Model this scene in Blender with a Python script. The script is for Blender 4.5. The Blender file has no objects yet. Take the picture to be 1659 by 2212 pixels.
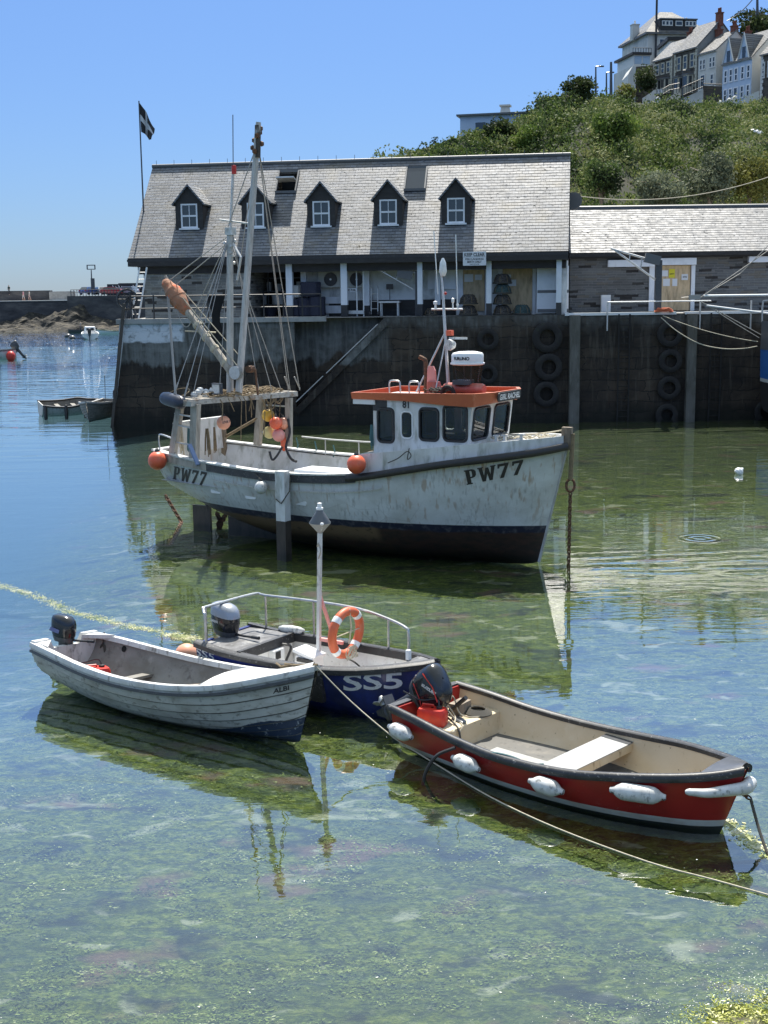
import bpy, bmesh, math, random
import numpy as np
from mathutils import Vector, Matrix
from mathutils.bvhtree import BVHTree
from mathutils.geometry import tessellate_polygon

random.seed(7); RNG = np.random.default_rng(7)
SC = bpy.context.scene; COL = SC.collection
R = math.radians; PI = math.pi; Z = Vector((0, 0, 1))

# ------------------------------------------------------------------ camera
FPX, CAMH = 2750.0, 6.0                 # focal length for a 1659 x 2212 frame, eye height over the water
_p, _r = R(9.87), R(0.74)
FW = Vector((0, math.cos(_p), -math.sin(_p)))
_u = Vector((0, math.sin(_p), math.cos(_p))); _x = Vector((1, 0, 0))
UP = _u * math.cos(_r) + _x * math.sin(_r); RT = _x * math.cos(_r) - _u * math.sin(_r)
EYE = Vector((0, 0, CAMH))
cd = bpy.data.cameras.new('camera'); cam = bpy.data.objects.new('camera', cd); COL.objects.link(cam)
cam.matrix_world = Matrix(((RT.x, UP.x, -FW.x, 0), (RT.y, UP.y, -FW.y, 0), (RT.z, UP.z, -FW.z, CAMH), (0, 0, 0, 1)))
cd.sensor_fit = 'VERTICAL'; cd.sensor_height = 24; cd.lens = 24 * FPX / 2212
cd.clip_start = 0.2; cd.clip_end = 9000
SC.camera = cam

# ------------------------------------------------------------------ light
SUN_EL, SUN_AZ = R(60), R(5)            # azimuth clockwise from +Y
w = bpy.data.worlds.new('World'); SC.world = w; w.use_nodes = True
nt = w.node_tree; nt.nodes.clear()
_o = nt.nodes.new('ShaderNodeOutputWorld'); _b = nt.nodes.new('ShaderNodeBackground')
_s = nt.nodes.new('ShaderNodeTexSky'); _s.sky_type = 'NISHITA'; _s.sun_disc = False
_s.sun_elevation = SUN_EL; _s.sun_rotation = SUN_AZ; _s.altitude = 0
_s.air_density = 1.0; _s.dust_density = 0.1; _s.ozone_density = 2.0
_b.inputs[1].default_value = 0.14
_t = nt.nodes.new('ShaderNodeTexCoord'); _x3 = nt.nodes.new('ShaderNodeSeparateXYZ'); nt.links.new(_t.outputs['Generated'], _x3.inputs[0])
_rp = nt.nodes.new('ShaderNodeValToRGB'); nt.links.new(_x3.outputs[2], _rp.inputs[0]); _e = _rp.color_ramp.elements; _e[0].position = 0; _e[0].color = (.145, .2, .335, 1); _e[1].position = .55; _e[1].color = (1.4, 1.16, .92, 1); _m = _e.new(.1); _m.color = (.195, .252, .37, 1); _m = _e.new(.75); _m.color = (2.5, 1.75, 1.02, 1); _m = _e.new(.23); _m.color = (.25, .31, .42, 1); _m = _e.new(.32); _m.color = (.62, .70, .84, 1)
_mx = nt.nodes.new('ShaderNodeMixRGB'); _mx.blend_type = 'MULTIPLY'; _mx.inputs[0].default_value = 1; nt.links.new(_s.outputs[0], _mx.inputs[1]); nt.links.new(_rp.outputs[0], _mx.inputs[2])
nt.links.new(_mx.outputs[0], _b.inputs[0]); nt.links.new(_b.outputs[0], _o.inputs[0])
sd = bpy.data.lights.new('sun', 'SUN'); sun = bpy.data.objects.new('sun', sd); COL.objects.link(sun)
sd.energy = 3.8; sd.angle = R(0.53); sd.color = (1, 0.955, 0.87)
SUNV = Vector((math.sin(SUN_AZ) * math.cos(SUN_EL), math.cos(SUN_AZ) * math.cos(SUN_EL), math.sin(SUN_EL)))
sun.location = SUNV * 60; sun.rotation_euler = SUNV.to_track_quat('Z', 'Y').to_euler()
vs = SC.view_settings; vs.view_transform = 'Standard'; vs.look = 'None'; vs.exposure = 1.1; vs.gamma = 1; vs.use_curve_mapping = False
SC.cycles.max_bounces = 8; SC.cycles.transparent_max_bounces = 12; SC.cycles.caustics_reflective = False; SC.cycles.caustics_refractive = False
SC.cycles.sample_clamp_indirect = 4

# ------------------------------------------------------------------ measuring: a point of the photo onto a plane of the place
def ray(x, y): return FW + RT * ((x - 829.5) / FPX) - UP * ((y - 1106) / FPX)
def onz(x, y, z=0.0):
    d = ray(x, y); return EYE + d * ((z - CAMH) / d.z)
def ony(x, y, Y):
    d = ray(x, y); return EYE + d * (Y / d.y)
def zw(x0, y0, sc):                      # coordinates read in an enlarged piece of the photo
    return lambda x, y: ((x0 + x / sc) * .6636, (y0 + y / sc) * .6636)

class Frame:
    def __init__(s, x, y, deg, z=0, heel=0, trim=0):
        s.loc = Vector((x, y, z)); s.rot = (R(heel), R(trim), R(deg))
        s.m = Matrix.Translation(s.loc) @ Matrix.Rotation(s.rot[2], 4, 'Z') @ Matrix.Rotation(s.rot[1], 4, 'Y') @ Matrix.Rotation(s.rot[0], 4, 'X')
        s.i = s.m.inverted(); s.deg = deg
        s.o = s.i @ EYE
    def _d(s, x, y): return s.i.to_3x3() @ ray(x, y)
    def W(s, p): return s.m @ Vector(p)
    def ax(s, k, x, y, v):
        d = s._d(x, y); return s.o + d * ((v - s.o[k]) / d[k])
    def x(s, q, v): return s.ax(0, q[0], q[1], v)
    def y(s, q, v): return s.ax(1, q[0], q[1], v)
    def z(s, q, v): return s.ax(2, q[0], q[1], v)

# ------------------------------------------------------------------ things, parts, meshes
def tag(o, label, cat, group=None, kind=None):
    if label: o['label'] = label
    if cat: o['category'] = cat
    if group: o['group'] = group
    if kind: o['kind'] = kind
    return o
def thing(name, label, cat, loc=(0, 0, 0), rot=(0, 0, 0), group=None):
    o = bpy.data.objects.new(name, None); COL.objects.link(o); o.empty_display_size = .2
    o.location = loc; o.rotation_euler = rot if not isinstance(rot, (int, float)) else (0, 0, rot)
    return tag(o, label, cat, group)
def copy_tree(o, parent=None):
    c = o.copy(); COL.objects.link(c); c.parent = parent
    for ch in [k for k in bpy.data.objects if k.parent == o]: copy_tree(ch, c)
    return c
def wmat(o):
    m = o.matrix_basis.copy()
    while o.parent: o = o.parent; m = o.matrix_basis @ m
    return m

class MB:
    def __init__(s): s.v = []; s.f = []; s.m = []
    def add(s, vs, fs, mi=0):
        n = len(s.v); s.v += [tuple(p) for p in vs]; s.f += [tuple(i + n for i in f) for f in fs]; s.m += [mi] * len(fs); return s
    def poly(s, pts, mi=0): return s.add(pts, [tuple(range(len(pts)))], mi)
    def box(s, c, d, rot=None, mi=0):
        c = Vector(c); h = Vector(d) / 2; P = []
        for a in (-1, 1):
            for b in (-1, 1):
                for e in (-1, 1):
                    q = Vector((a * h.x, b * h.y, e * h.z)); P.append(c + (rot @ q if rot else q))
        return s.add(P, [(0, 1, 3, 2), (4, 6, 7, 5), (0, 4, 5, 1), (2, 3, 7, 6), (0, 2, 6, 4), (1, 5, 7, 3)], mi)
    def bb(s, a, b, mi=0):
        a = Vector(a); b = Vector(b); d = b - a
        return s.box((a + b) / 2, (abs(d.x), abs(d.y), abs(d.z)), None, mi)
    def bar(s, p, q, wd, ht, up=Z, mi=0):
        p = Vector(p); q = Vector(q); t = (q - p); L = t.length; t.normalize()
        sd_ = t.cross(Vector(up))
        if sd_.length < 1e-4: sd_ = t.cross(Vector((1, 0, 0)))
        sd_.normalize(); u = sd_.cross(t)
        return s.box((p + q) / 2, (L, wd, ht), Matrix((t, sd_, u)).transposed(), mi)
    def tube(s, path, r, n=8, mi=0, closed=False, cap=True):
        P = [Vector(p) for p in path]; m = len(P); rs = r if isinstance(r, (list, tuple)) else [r] * m
        T = []
        for i in range(m):
            a = P[(i - 1) % m] if (closed or i > 0) else P[i]; b = P[(i + 1) % m] if (closed or i < m - 1) else P[i]
            t = b - a; T.append(t.normalized() if t.length > 1e-9 else Vector((0, 0, 1)))
        ref = Vector((0, 0, 1)) if abs(T[0].z) < .9 else Vector((1, 0, 0))
        nrm = (ref - T[0] * ref.dot(T[0])).normalized(); vs_ = []
        for i in range(m):
            nrm = (nrm - T[i] * nrm.dot(T[i]))
            nrm = nrm.normalized() if nrm.length > 1e-6 else T[i].orthogonal().normalized()
            bn = T[i].cross(nrm)
            for k in range(n):
                a = 2 * PI * k / n; vs_.append(P[i] + (nrm * math.cos(a) + bn * math.sin(a)) * rs[i])
        fs = []
        for i in range(m if closed else m - 1):
            j = (i + 1) % m
            for k in range(n): fs.append((i * n + k, i * n + (k + 1) % n, j * n + (k + 1) % n, j * n + k))
        if cap and not closed: fs += [tuple(range(n))[::-1], tuple((m - 1) * n + k for k in range(n))]
        return s.add(vs_, fs, mi)
    def sweep(s, path, prof, mi=0, cap=True, closed=False):   # profile (outward, up) carried along a path; outward = right of travel
        P = [Vector(p) for p in path]; m = len(P); n = len(prof); vs_ = []
        for i in range(m):
            a = P[(i - 1) % m] if (closed or i > 0) else P[i]; b = P[(i + 1) % m] if (closed or i < m - 1) else P[i]
            t = b - a; sd_ = Vector((t.y, -t.x, 0)); sd_ = sd_.normalized() if sd_.length > 1e-6 else Vector((1, 0, 0))
            for (u, v) in prof: vs_.append(P[i] + sd_ * u + Z * v)
        fs = []
        for i in range(m if closed else m - 1):
            j = (i + 1) % m
            for k in range(n): fs.append((i * n + k, i * n + (k + 1) % n, j * n + (k + 1) % n, j * n + k))
        if cap and not closed: fs += [tuple(range(n))[::-1], tuple((m - 1) * n + k for k in range(n))]
        return s.add(vs_, fs, mi)
    def lathe(s, prof, c=(0, 0, 0), axis=Z, n=16, mi=0):
        axis = Vector(axis).normalized(); a = axis.orthogonal().normalized(); b = axis.cross(a); c = Vector(c); vs_ = []
        for (r, h) in prof:
            for k in range(n):
                t = 2 * PI * k / n; vs_.append(c + axis * h + (a * math.cos(t) + b * math.sin(t)) * max(r, 1e-4))
        m = len(prof); fs = [(i * n + k, i * n + (k + 1) % n, (i + 1) * n + (k + 1) % n, (i + 1) * n + k) for i in range(m - 1) for k in range(n)]
        fs += [tuple(range(n))[::-1], tuple((m - 1) * n + k for k in range(n))]
        return s.add(vs_, fs, mi)
    def ball(s, c, r, n=16, sc=(1, 1, 1), mi=0):
        vs_ = []; fs = []; m = n // 2 + 1
        for i in range(m):
            a = PI * i / (m - 1)
            for k in range(n):
                b = 2 * PI * k / n; vs_.append(Vector(c) + Vector((math.sin(a) * math.cos(b) * sc[0], math.sin(a) * math.sin(b) * sc[1], math.cos(a) * sc[2])) * r)
        for i in range(m - 1):
            for k in range(n): fs.append((i * n + k, (i + 1) * n + k, (i + 1) * n + (k + 1) % n, i * n + (k + 1) % n))
        return s.add(vs_, fs, mi)
    def grid(s, rows, mi=0, closed=False):
        m = len(rows); n = len(rows[0]); fs = []
        for i in range(m - 1):
            for k in range(n if closed else n - 1): fs.append((i * n + k, i * n + (k + 1) % n, (i + 1) * n + (k + 1) % n, (i + 1) * n + k))
        return s.add([p for r_ in rows for p in r_], fs, mi)
    def plate(s, loops, fn, back=None, mi=0, mi_side=None):   # polygon (first loop) with holes, mapped by fn, thickness vector back
        tri = tessellate_polygon([[Vector((p[0], p[1], 0)) for p in l] for l in loops]); flat = [p for l in loops for p in l]
        front = [Vector(fn(*p)) for p in flat]; n = len(front)
        if back is None: return s.add(front, [tuple(t) for t in tri], mi)
        b = Vector(back); vs_ = front + [p + b for p in front]
        s.add(vs_, [tuple(t) for t in tri] + [tuple(i + n for i in t[::-1]) for t in tri], mi)
        fs = []; k0 = 0
        for l in loops:
            for i in range(len(l)):
                a = k0 + i; c = k0 + (i + 1) % len(l); fs.append((a, c, c + n, a + n))
            k0 += len(l)
        return s.add(vs_, fs, mi if mi_side is None else mi_side)
    def build(s, name, mats, parent=None, ang=35, recenter=False, recalc=True, weld=True):
        me = bpy.data.meshes.new(name); me.from_pydata(s.v, [], s.f)
        if not isinstance(mats, (list, tuple)): mats = [mats]
        for m_ in mats: me.materials.append(m_)
        me.polygons.foreach_set('material_index', s.m)
        if recalc or weld:
            bm = bmesh.new(); bm.from_mesh(me)
            if weld: bmesh.ops.remove_doubles(bm, verts=bm.verts, dist=1e-5)
            if recalc: bmesh.ops.recalc_face_normals(bm, faces=bm.faces)
            bm.to_mesh(me); bm.free()
        me.polygons.foreach_set('use_smooth', [ang > 0] * len(me.polygons))
        if ang > 0: me.set_sharp_from_angle(angle=R(ang))
        o = bpy.data.objects.new(name, me); COL.objects.link(o)
        if parent: o.parent = parent
        if recenter:
            co = np.array([v.co for v in me.vertices]); c = Vector(((co[:, 0].min() + co[:, 0].max()) / 2, (co[:, 1].min() + co[:, 1].max()) / 2, co[:, 2].min()))
            me.transform(Matrix.Translation(-c)); o.location = c
        me.update(); return o
    def solo(s, name, mats, label, cat, group=None, ang=35, kind=None, **k):
        return tag(s.build(name, mats, None, ang, recenter=True, **k), label, cat, group, kind)

def cr(xs, ys, x):                        # smooth interpolation through control points
    xs = list(xs); n = len(xs)
    if x <= xs[0]: return ys[0]
    if x >= xs[-1]: return ys[-1]
    i = max(k for k in range(n) if xs[k] <= x); i = min(i, n - 2); h = xs[i + 1] - xs[i]; t = (x - xs[i]) / h
    def sl(k):
        if k == 0: return (ys[1] - ys[0]) / (xs[1] - xs[0])
        if k == n - 1: return (ys[-1] - ys[-2]) / (xs[-1] - xs[-2])
        return (ys[k + 1] - ys[k - 1]) / (xs[k + 1] - xs[k - 1])
    m0, m1 = sl(i) * h, sl(i + 1) * h
    return (2*t**3 - 3*t*t + 1) * ys[i] + (t**3 - 2*t*t + t) * m0 + (-2*t**3 + 3*t*t) * ys[i + 1] + (t**3 - t*t) * m1
def sag(p, q, d, n=14):                   # a slack line between two points
    p = Vector(p); q = Vector(q); return [p.lerp(q, i / n) - Z * (4 * d * (i / n) * (1 - i / n)) for i in range(n + 1)]
def smooth_path(pts, n=6):
    P = [Vector(p) for p in pts]; ts = list(range(len(P))); out = []
    for i in range((len(P) - 1) * n + 1):
        t = i / n; out.append(Vector([cr(ts, [p[k] for p in P], t) for k in range(3)]))
    return out
def rrect(x0, z0, x1, z1, r, n=5):
    out = []
    for (cx, cz, a0) in ((x1 - r, z1 - r, 0), (x0 + r, z1 - r, 90), (x0 + r, z0 + r, 180), (x1 - r, z0 + r, 270)):
        for k in range(n + 1): a = R(a0 + 90 * k / n); out.append((cx + r * math.cos(a), cz + r * math.sin(a)))
    return out
def vnoise(x, y, seed=0):                 # value noise on arrays
    xi = np.floor(x).astype(np.int64); yi = np.floor(y).astype(np.int64); xf = x - xi; yf = y - yi
    def h(a, b):
        n = (a * 374761393 + b * 668265263 + seed * 974711) & 0x7fffffff
        n = ((n ^ (n >> 13)) * 1274126177) & 0x7fffffff
        return ((n ^ (n >> 16)) & 0xffff) / 65535.0
    u = xf * xf * (3 - 2 * xf); v = yf * yf * (3 - 2 * yf)
    return (h(xi, yi) * (1 - u) + h(xi + 1, yi) * u) * (1 - v) + (h(xi, yi + 1) * (1 - u) + h(xi + 1, yi + 1) * u) * v
def fbm(x, y, o=4, seed=0):
    t = 0; a = .5
    for k in range(o): t = t + a * vnoise(x * 2**k, y * 2**k, seed + k); a *= .5
    return t
def raw_mesh(name, V, Fq, mats, parent=None, mi=None, smooth=False):
    me = bpy.data.meshes.new(name); V = np.asarray(V, np.float32); Fq = np.asarray(Fq, np.int32); k = Fq.shape[1]
    me.vertices.add(len(V)); me.vertices.foreach_set('co', V.ravel()); me.loops.add(Fq.size); me.loops.foreach_set('vertex_index', Fq.ravel())
    me.polygons.add(len(Fq)); me.polygons.foreach_set('loop_start', np.arange(0, Fq.size, k, dtype=np.int32)); me.polygons.foreach_set('loop_total', np.full(len(Fq), k, np.int32))
    for m_ in (mats if isinstance(mats, (list, tuple)) else [mats]): me.materials.append(m_)
    if mi is not None: me.polygons.foreach_set('material_index', np.asarray(mi, np.int32))
    me.update(calc_edges=True); me.validate()
    me.polygons.foreach_set('use_smooth', [smooth] * len(me.polygons))
    o = bpy.data.objects.new(name, me); COL.objects.link(o)
    if parent: o.parent = parent
    return o

# ------------------------------------------------------------------ lettering
TXT = {}
def _font(t, bold=0.0, sx=1.0):
    c = bpy.data.curves.new('lettering', 'FONT'); c.body = t; c.offset = bold; c.resolution_u = 3; c.fill_mode = 'FRONT'
    o = bpy.data.objects.new('lettering', c); COL.objects.link(o)
    ob = o.evaluated_get(bpy.context.evaluated_depsgraph_get()); me = bpy.data.meshes.new_from_object(ob)
    bm = bmesh.new(); bm.from_mesh(me); bmesh.ops.triangulate(bm, faces=bm.faces)
    bmesh.ops.subdivide_edges(bm, edges=[e for e in bm.edges if e.calc_length() > .2], cuts=1)
    bmesh.ops.triangulate(bm, faces=bm.faces)
    v = np.array([p.co[:2] for p in bm.verts]); bm.verts.index_update(); f = [tuple(p.index for p in q.verts) for q in bm.faces]; bm.free()
    lo, hi = v.min(0), v.max(0); v = (v - lo) / (hi - lo)
    bpy.data.objects.remove(o); bpy.data.curves.remove(c); bpy.data.meshes.remove(me)
    return v, f, (hi - lo)[0] / (hi - lo)[1]
for _t, _bd in (('SS5', .02), ('SS5 ', .02), ('ALBI', .03), ('GIRL RACHEL', .025), ('81', .03), ('KEEP CLEAR', .03), ('FISH LANDING', .03), ('BERTH ONLY', .03), ('SUZUKI', .05), ('15', .05), ('YAMAHA', .05), ('FURUNO', .05), ('NO FUEL', .03), ('33', .04), ('SAFETY', .03), ('NOTICE', .03), ('DO NOT PARK', .03), ('LEVER 7', .02)):
    TXT[_t] = _font(_t.strip(), _bd)
def slab(word):                           # the black slab-serif registration letters
    G = {'P': (.62, [[(0, 0), (.36, 0), (.36, .08), (.29, .08), (.29, .4), (.42, .4), (.55, .46), (.62, .58), (.62, .82), (.55, .94), (.42, 1), (0, 1), (0, .92), (.06, .92), (.06, .08), (0, .08)], [(.29, .5), (.29, .9), (.36, .9), (.4, .84), (.4, .56), (.36, .5)]]),
         'W': (1.0, [[(0, 1), (.32, 1), (.32, .92), (.27, .92), (.33, .4), (.44, .92), (.6, .92), (.7, .4), (.75, .92), (.7, .92), (.7, 1), (1, 1), (1, .92), (.95, .92), (.81, 0), (.62, 0), (.52, .5), (.41, 0), (.21, 0), (.06, .92), (0, .92)]]),
         '7': (.6, [[(0, 1), (.6, 1), (.6, .86), (.37, 0), (.13, 0), (.4, .82), (.12, .82), (.1, .7), (0, .7)]])}
    V = []; F = []; x = 0
    for ch in word:
        wd, loops = G[ch]; tri = tessellate_polygon([[Vector((p[0], p[1], 0)) for p in l] for l in loops]); n = len(V)
        V += [(p[0] + x, p[1]) for l in loops for p in l]; F += [tuple(i + n for i in t) for t in tri]; x += wd + (.1 if ch != '7' else .2)
    bm = bmesh.new(); vs_ = [bm.verts.new((*p, 0)) for p in V]; [bm.faces.new([vs_[i] for i in t]) for t in F]
    for _ in range(3): bmesh.ops.subdivide_edges(bm, edges=[e for e in bm.edges if e.calc_length() > .12], cuts=1); bmesh.ops.triangulate(bm, faces=bm.faces)
    bm.verts.index_update(); V = np.array([p.co[:2] for p in bm.verts]); F = [tuple(p.index for p in q.verts) for q in bm.faces]; bm.free()
    V[:, 0] /= V[:, 0].max(); return V, F, x
def bvh_of(objs):
    V = []; F = []
    for o in objs:
        m = wmat(o); n = len(V); V += [m @ v.co for v in o.data.vertices]; F += [tuple(i + n for i in p.vertices) for p in o.data.polygons]
    return BVHTree.FromPolygons(V, F)
def paint(name, glyphs, quad, objs, mat_, parent, off=.006, label=None):
    """lettering laid on a surface: quad = photo corners bl, br, tr, tl"""
    t = bvh_of(objs); V, F = glyphs[0], glyphs[1]; P = []; ok = []
    bl, br, tr, tl = [Vector((*q, 0)) for q in quad]; inv = wmat(parent).inverted() if parent else Matrix()
    for (u, v) in V:
        q = (bl * (1 - u) + br * u) * (1 - v) + (tl * (1 - u) + tr * u) * v; d = ray(q.x, q.y).normalized()
        h, nr, i, ds = t.ray_cast(EYE, d)
        if h is None: P.append(Vector()); ok.append(False); continue
        if nr.dot(d) > 0: nr = -nr
        P.append(inv @ (h + nr * off)); ok.append(True)
    mb = MB(); mb.add(P, [f for f in F if all(ok[i] for i in f)])
    o = mb.build(name, mat_, parent, ang=0, recalc=False, weld=False)
    if label: o['label'] = label
    return o
def letters(name, key, origin, ux, uz, h, mat_, parent, off=Vector((0, 0, 0)), wd=None, condense=1):   # flat lettering: origin bottom left
    V, F, asp = TXT[key]; wd = wd or h * asp * condense; o = Vector(origin) + off
    mb = MB(); mb.add([o + Vector(ux) * (u * wd) + Vector(uz) * (v * h) for u, v in V], F)
    return mb.build(name, mat_, parent, ang=0, recalc=False, weld=False)

# ------------------------------------------------------------------ materials
class NG:
    def __init__(s, name):
        s.mat = bpy.data.materials.new(name); s.mat.use_nodes = True; s.t = s.mat.node_tree; s.t.nodes.clear()
        s.out = s.n('OutputMaterial')
    def n(s, k): return s.t.nodes.new('ShaderNode' + k)
    def L(s, a, b):
        if hasattr(a, 'links') or hasattr(a, 'is_linked'): s.t.links.new(a, b)
        elif a is not None:
            try: b.default_value = a
            except Exception: b.default_value = (*a, 1) if len(a) == 3 else a
    def obj(s): return s.n('TexCoord').outputs['Object']
    def pos(s): return s.n('NewGeometry').outputs['Position']
    def map(s, v, sc=(1, 1, 1), loc=(0, 0, 0), rot=(0, 0, 0)):
        m = s.n('Mapping'); s.L(v, m.inputs[0]); m.inputs['Scale'].default_value = sc; m.inputs['Location'].default_value = loc; m.inputs['Rotation'].default_value = rot; return m.outputs[0]
    def noise(s, v, scale=1, detail=5, rough=.55, dist=0, out=0):
        m = s.n('TexNoise'); s.L(v, m.inputs['Vector']); m.inputs['Scale'].default_value = scale; m.inputs['Detail'].default_value = detail
        m.inputs['Roughness'].default_value = rough; m.inputs['Distortion'].default_value = dist; return m.outputs[out]
    def vor(s, v, scale=1, feat='F1', out='Distance', rnd=1, metric='EUCLIDEAN'):
        m = s.n('TexVoronoi'); m.feature = feat
        if feat != 'DISTANCE_TO_EDGE': m.distance = metric
        s.L(v, m.inputs['Vector']); m.inputs['Scale'].default_value = scale; m.inputs['Randomness'].default_value = rnd; return m.outputs[out]
    def math(s, op, a, b=None, c=None, clamp=False):
        m = s.n('Math'); m.operation = op; m.use_clamp = clamp; s.L(a, m.inputs[0])
        if b is not None: s.L(b, m.inputs[1])
        if c is not None: s.L(c, m.inputs[2])
        return m.outputs[0]
    def mr(s, v, a, b, c=0, d=1, smooth=False):
        m = s.n('MapRange'); m.clamp = True
        if smooth: m.interpolation_type = 'SMOOTHSTEP'
        s.L(v, m.inputs[0])
        for i, k in enumerate((a, b, c, d)): m.inputs[i + 1].default_value = k
        return m.outputs[0]
    def mix(s, f, a, b, mode='MIX'):
        m = s.n('MixRGB'); m.blend_type = mode; s.L(f, m.inputs[0]); s.L(a, m.inputs[1]); s.L(b, m.inputs[2]); return m.outputs[0]
    def ramp(s, v, stops, interp='LINEAR'):
        m = s.n('ValToRGB'); e = m.color_ramp.elements; m.color_ramp.interpolation = interp
        while len(e) < len(stops): e.new(.5)
        for k, (p, c) in enumerate(stops): e[k].position = p; e[k].color = (*c, 1) if len(c) == 3 else c
        s.L(v, m.inputs[0]); return m.outputs[0]
    def sep(s, v):
        m = s.n('SeparateXYZ'); s.L(v, m.inputs[0]); return m.outputs
    def comb(s, x, y, z):
        m = s.n('CombineXYZ'); s.L(x, m.inputs[0]); s.L(y, m.inputs[1]); s.L(z, m.inputs[2]); return m.outputs[0]
    def bump(s, h, strength=.3, dist=.02, normal=None):
        m = s.n('Bump'); m.inputs['Strength'].default_value = strength; m.inputs['Distance'].default_value = dist; s.L(h, m.inputs['Height'])
        if normal is not None: s.L(normal, m.inputs['Normal'])
        return m.outputs[0]
    def bsdf(s, col, rough=.6, metal=0, normal=None, spec=.5, coat=0, trans=0):
        m = s.n('BsdfPrincipled'); s.L(col, m.inputs['Base Color']); s.L(rough, m.inputs['Roughness']); s.L(metal, m.inputs['Metallic'])
        m.inputs['Specular IOR Level'].default_value = spec; m.inputs['Coat Weight'].default_value = coat
        m.inputs['Transmission Weight'].default_value = trans
        if normal is not None: s.L(normal, m.inputs['Normal'])
        s.t.links.new(m.outputs[0], s.out.inputs[0]); return s.mat
def mat(name, col, rough=.6, metal=0, layers=(), bump=None, spec=.5, coat=0):
    """layers: (colour, scale xyz, lo, hi, amount) noise-masked stains"""
    g = NG(name); c = (*col, 1); v = g.obj(); fac = None
    for i, (lc, sc, lo, hi, am) in enumerate(layers):
        f = g.mr(g.noise(g.map(v, sc, (i * 3.7, i * 1.9, i * 5.3)), 1, 6, .6), lo, hi, 0, am); c = g.mix(f, c, (*lc, 1))
    nr = None
    if bump: nr = g.bump(g.noise(g.map(v, (bump[0],) * 3 if not isinstance(bump[0], tuple) else bump[0]), 1, 4), bump[1], bump[2])
    return g.bsdf(c, rough, metal, nr, spec, coat)
DIRT = (.11, .1, .085)
M = {}
M['white'] = mat('white_paint', (.66, .66, .64), .5, 0, [((.4, .38, .33), (3, 3, 1.2), .44, .7, .8), (DIRT, (9, 9, 5), .56, .7, .75)], (30, .1, .004))
M['clean_white'] = mat('clean_white_plastic', (.8, .8, .79), .35, 0, [((.5, .49, .46), (5, 5, 5), .55, .8, .5)])
M['grey_white'] = mat('weathered_white_timber', (.52, .51, .49), .6, 0, [((.25, .24, .22), (14, 14, 2), .45, .7, .75), (DIRT, (20, 20, 8), .6, .75, .6)], ((40, 40, 6), .25, .006))
M['timber'] = mat('bare_timber', (.26, .2, .14), .75, 0, [((.1, .08, .06), (12, 12, 3), .4, .7, .8), ((.4, .35, .28), (8, 8, 2), .55, .75, .6)], ((40, 40, 8), .4, .01))
M['old_timber'] = mat('pale_old_timber', (.42, .38, .32), .75, 0, [((.17, .15, .12), (10, 10, 2.5), .42, .7, .8)], ((40, 40, 8), .4, .01))
M['dark_timber'] = mat('dark_wet_timber', (.06, .048, .038), .6, 0, [((.02, .018, .014), (6, 6, 2), .4, .65, .8)], (30, .3, .01))
M['black'] = mat('black_rubber', (.018, .018, .02), .5, 0, [((.07, .068, .064), (9, 9, 9), .55, .75, .6)], (40, .2, .004))
M['black_gloss'] = mat('black_gloss_paint', (.012, .013, .016), .22, 0, [((.05, .05, .05), (18, 18, 18), .58, .72, .5)], coat=.3)
M['charcoal'] = mat('charcoal_paint', (.06, .063, .07), .35, 0, [((.12, .12, .12), (12, 12, 12), .5, .75, .6)])
M['black_worn'] = mat('worn_black_paint', (.022, .023, .026), .45, 0, [((.3, .29, .27), (22, 22, 30), .6, .68, .7), ((.06, .06, .06), (7, 7, 7), .4, .7, .6)], (60, .25, .004))
M['orange'] = mat('orange_buoy_vinyl', (.78, .13, .055), .42, 0, [((.62, .25, .16), (5, 5, 5), .5, .75, .6), ((.35, .07, .04), (9, 9, 9), .6, .75, .6)])
M['peach'] = mat('faded_orange_vinyl', (.72, .32, .2), .5, 0, [((.6, .42, .3), (5, 5, 5), .5, .75, .6), (DIRT, (12, 12, 12), .66, .75, .5)])
M['pink'] = mat('faded_pink_vinyl', (.72, .3, .26), .5, 0, [((.62, .4, .35), (6, 6, 6), .5, .75, .6)])
M['yellow'] = mat('yellow_buoy_vinyl', (.72, .44, .05), .45, 0, [((.7, .55, .2), (6, 6, 6), .5, .75, .6)])
M['paleyellow'] = mat('pale_yellow_vinyl', (.66, .56, .24), .5, 0, [((.5, .45, .25), (7, 7, 7), .5, .75, .6)])
M['fender'] = mat('white_fender_vinyl', (.66, .66, .64), .45, 0, [((.42, .41, .38), (7, 7, 7), .42, .68, .8), ((.14, .14, .13), (20, 20, 14), .56, .68, .75)], spec=.4)
M['navyfender'] = mat('navy_fender_vinyl', (.02, .025, .045), .4, 0, [((.1, .1, .12), (12, 12, 12), .6, .74, .5)])
M['redplastic'] = mat('red_fuel_plastic', (.55, .03, .015), .4, 0, [((.3, .02, .02), (8, 8, 8), .45, .7, .7)])
M['roof_orange'] = mat('orange_roof_paint', (.47, .115, .045), .5, 0, [((.42, .09, .04), (4, 4, 4), .45, .7, .6), ((.65, .28, .16), (8, 8, 8), .58, .75, .5)])
M['roof_red'] = mat('dull_red_paint', (.4, .1, .07), .5, 0, [((.5, .3, .25), (5, 5, 5), .5, .75, .6)])
M['steel'] = mat('galvanised_steel', (.5, .5, .5), .35, .85, [((.28, .25, .22), (10, 10, 10), .5, .75, .6)])
M['alu'] = mat('grey_aluminium', (.55, .55, .54), .45, .5, [((.3, .28, .25), (12, 12, 12), .5, .75, .6)])
M['rust'] = mat('rusty_iron', (.13, .06, .03), .8, 0, [((.05, .035, .025), (14, 14, 14), .45, .65, .8), ((.28, .11, .04), (18, 18, 18), .55, .7, .7)], (60, .5, .006))
M['rope'] = mat('pale_rope', (.5, .45, .34), .85, 0, [((.25, .2, .14), (20, 20, 20), .5, .7, .6)])
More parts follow.
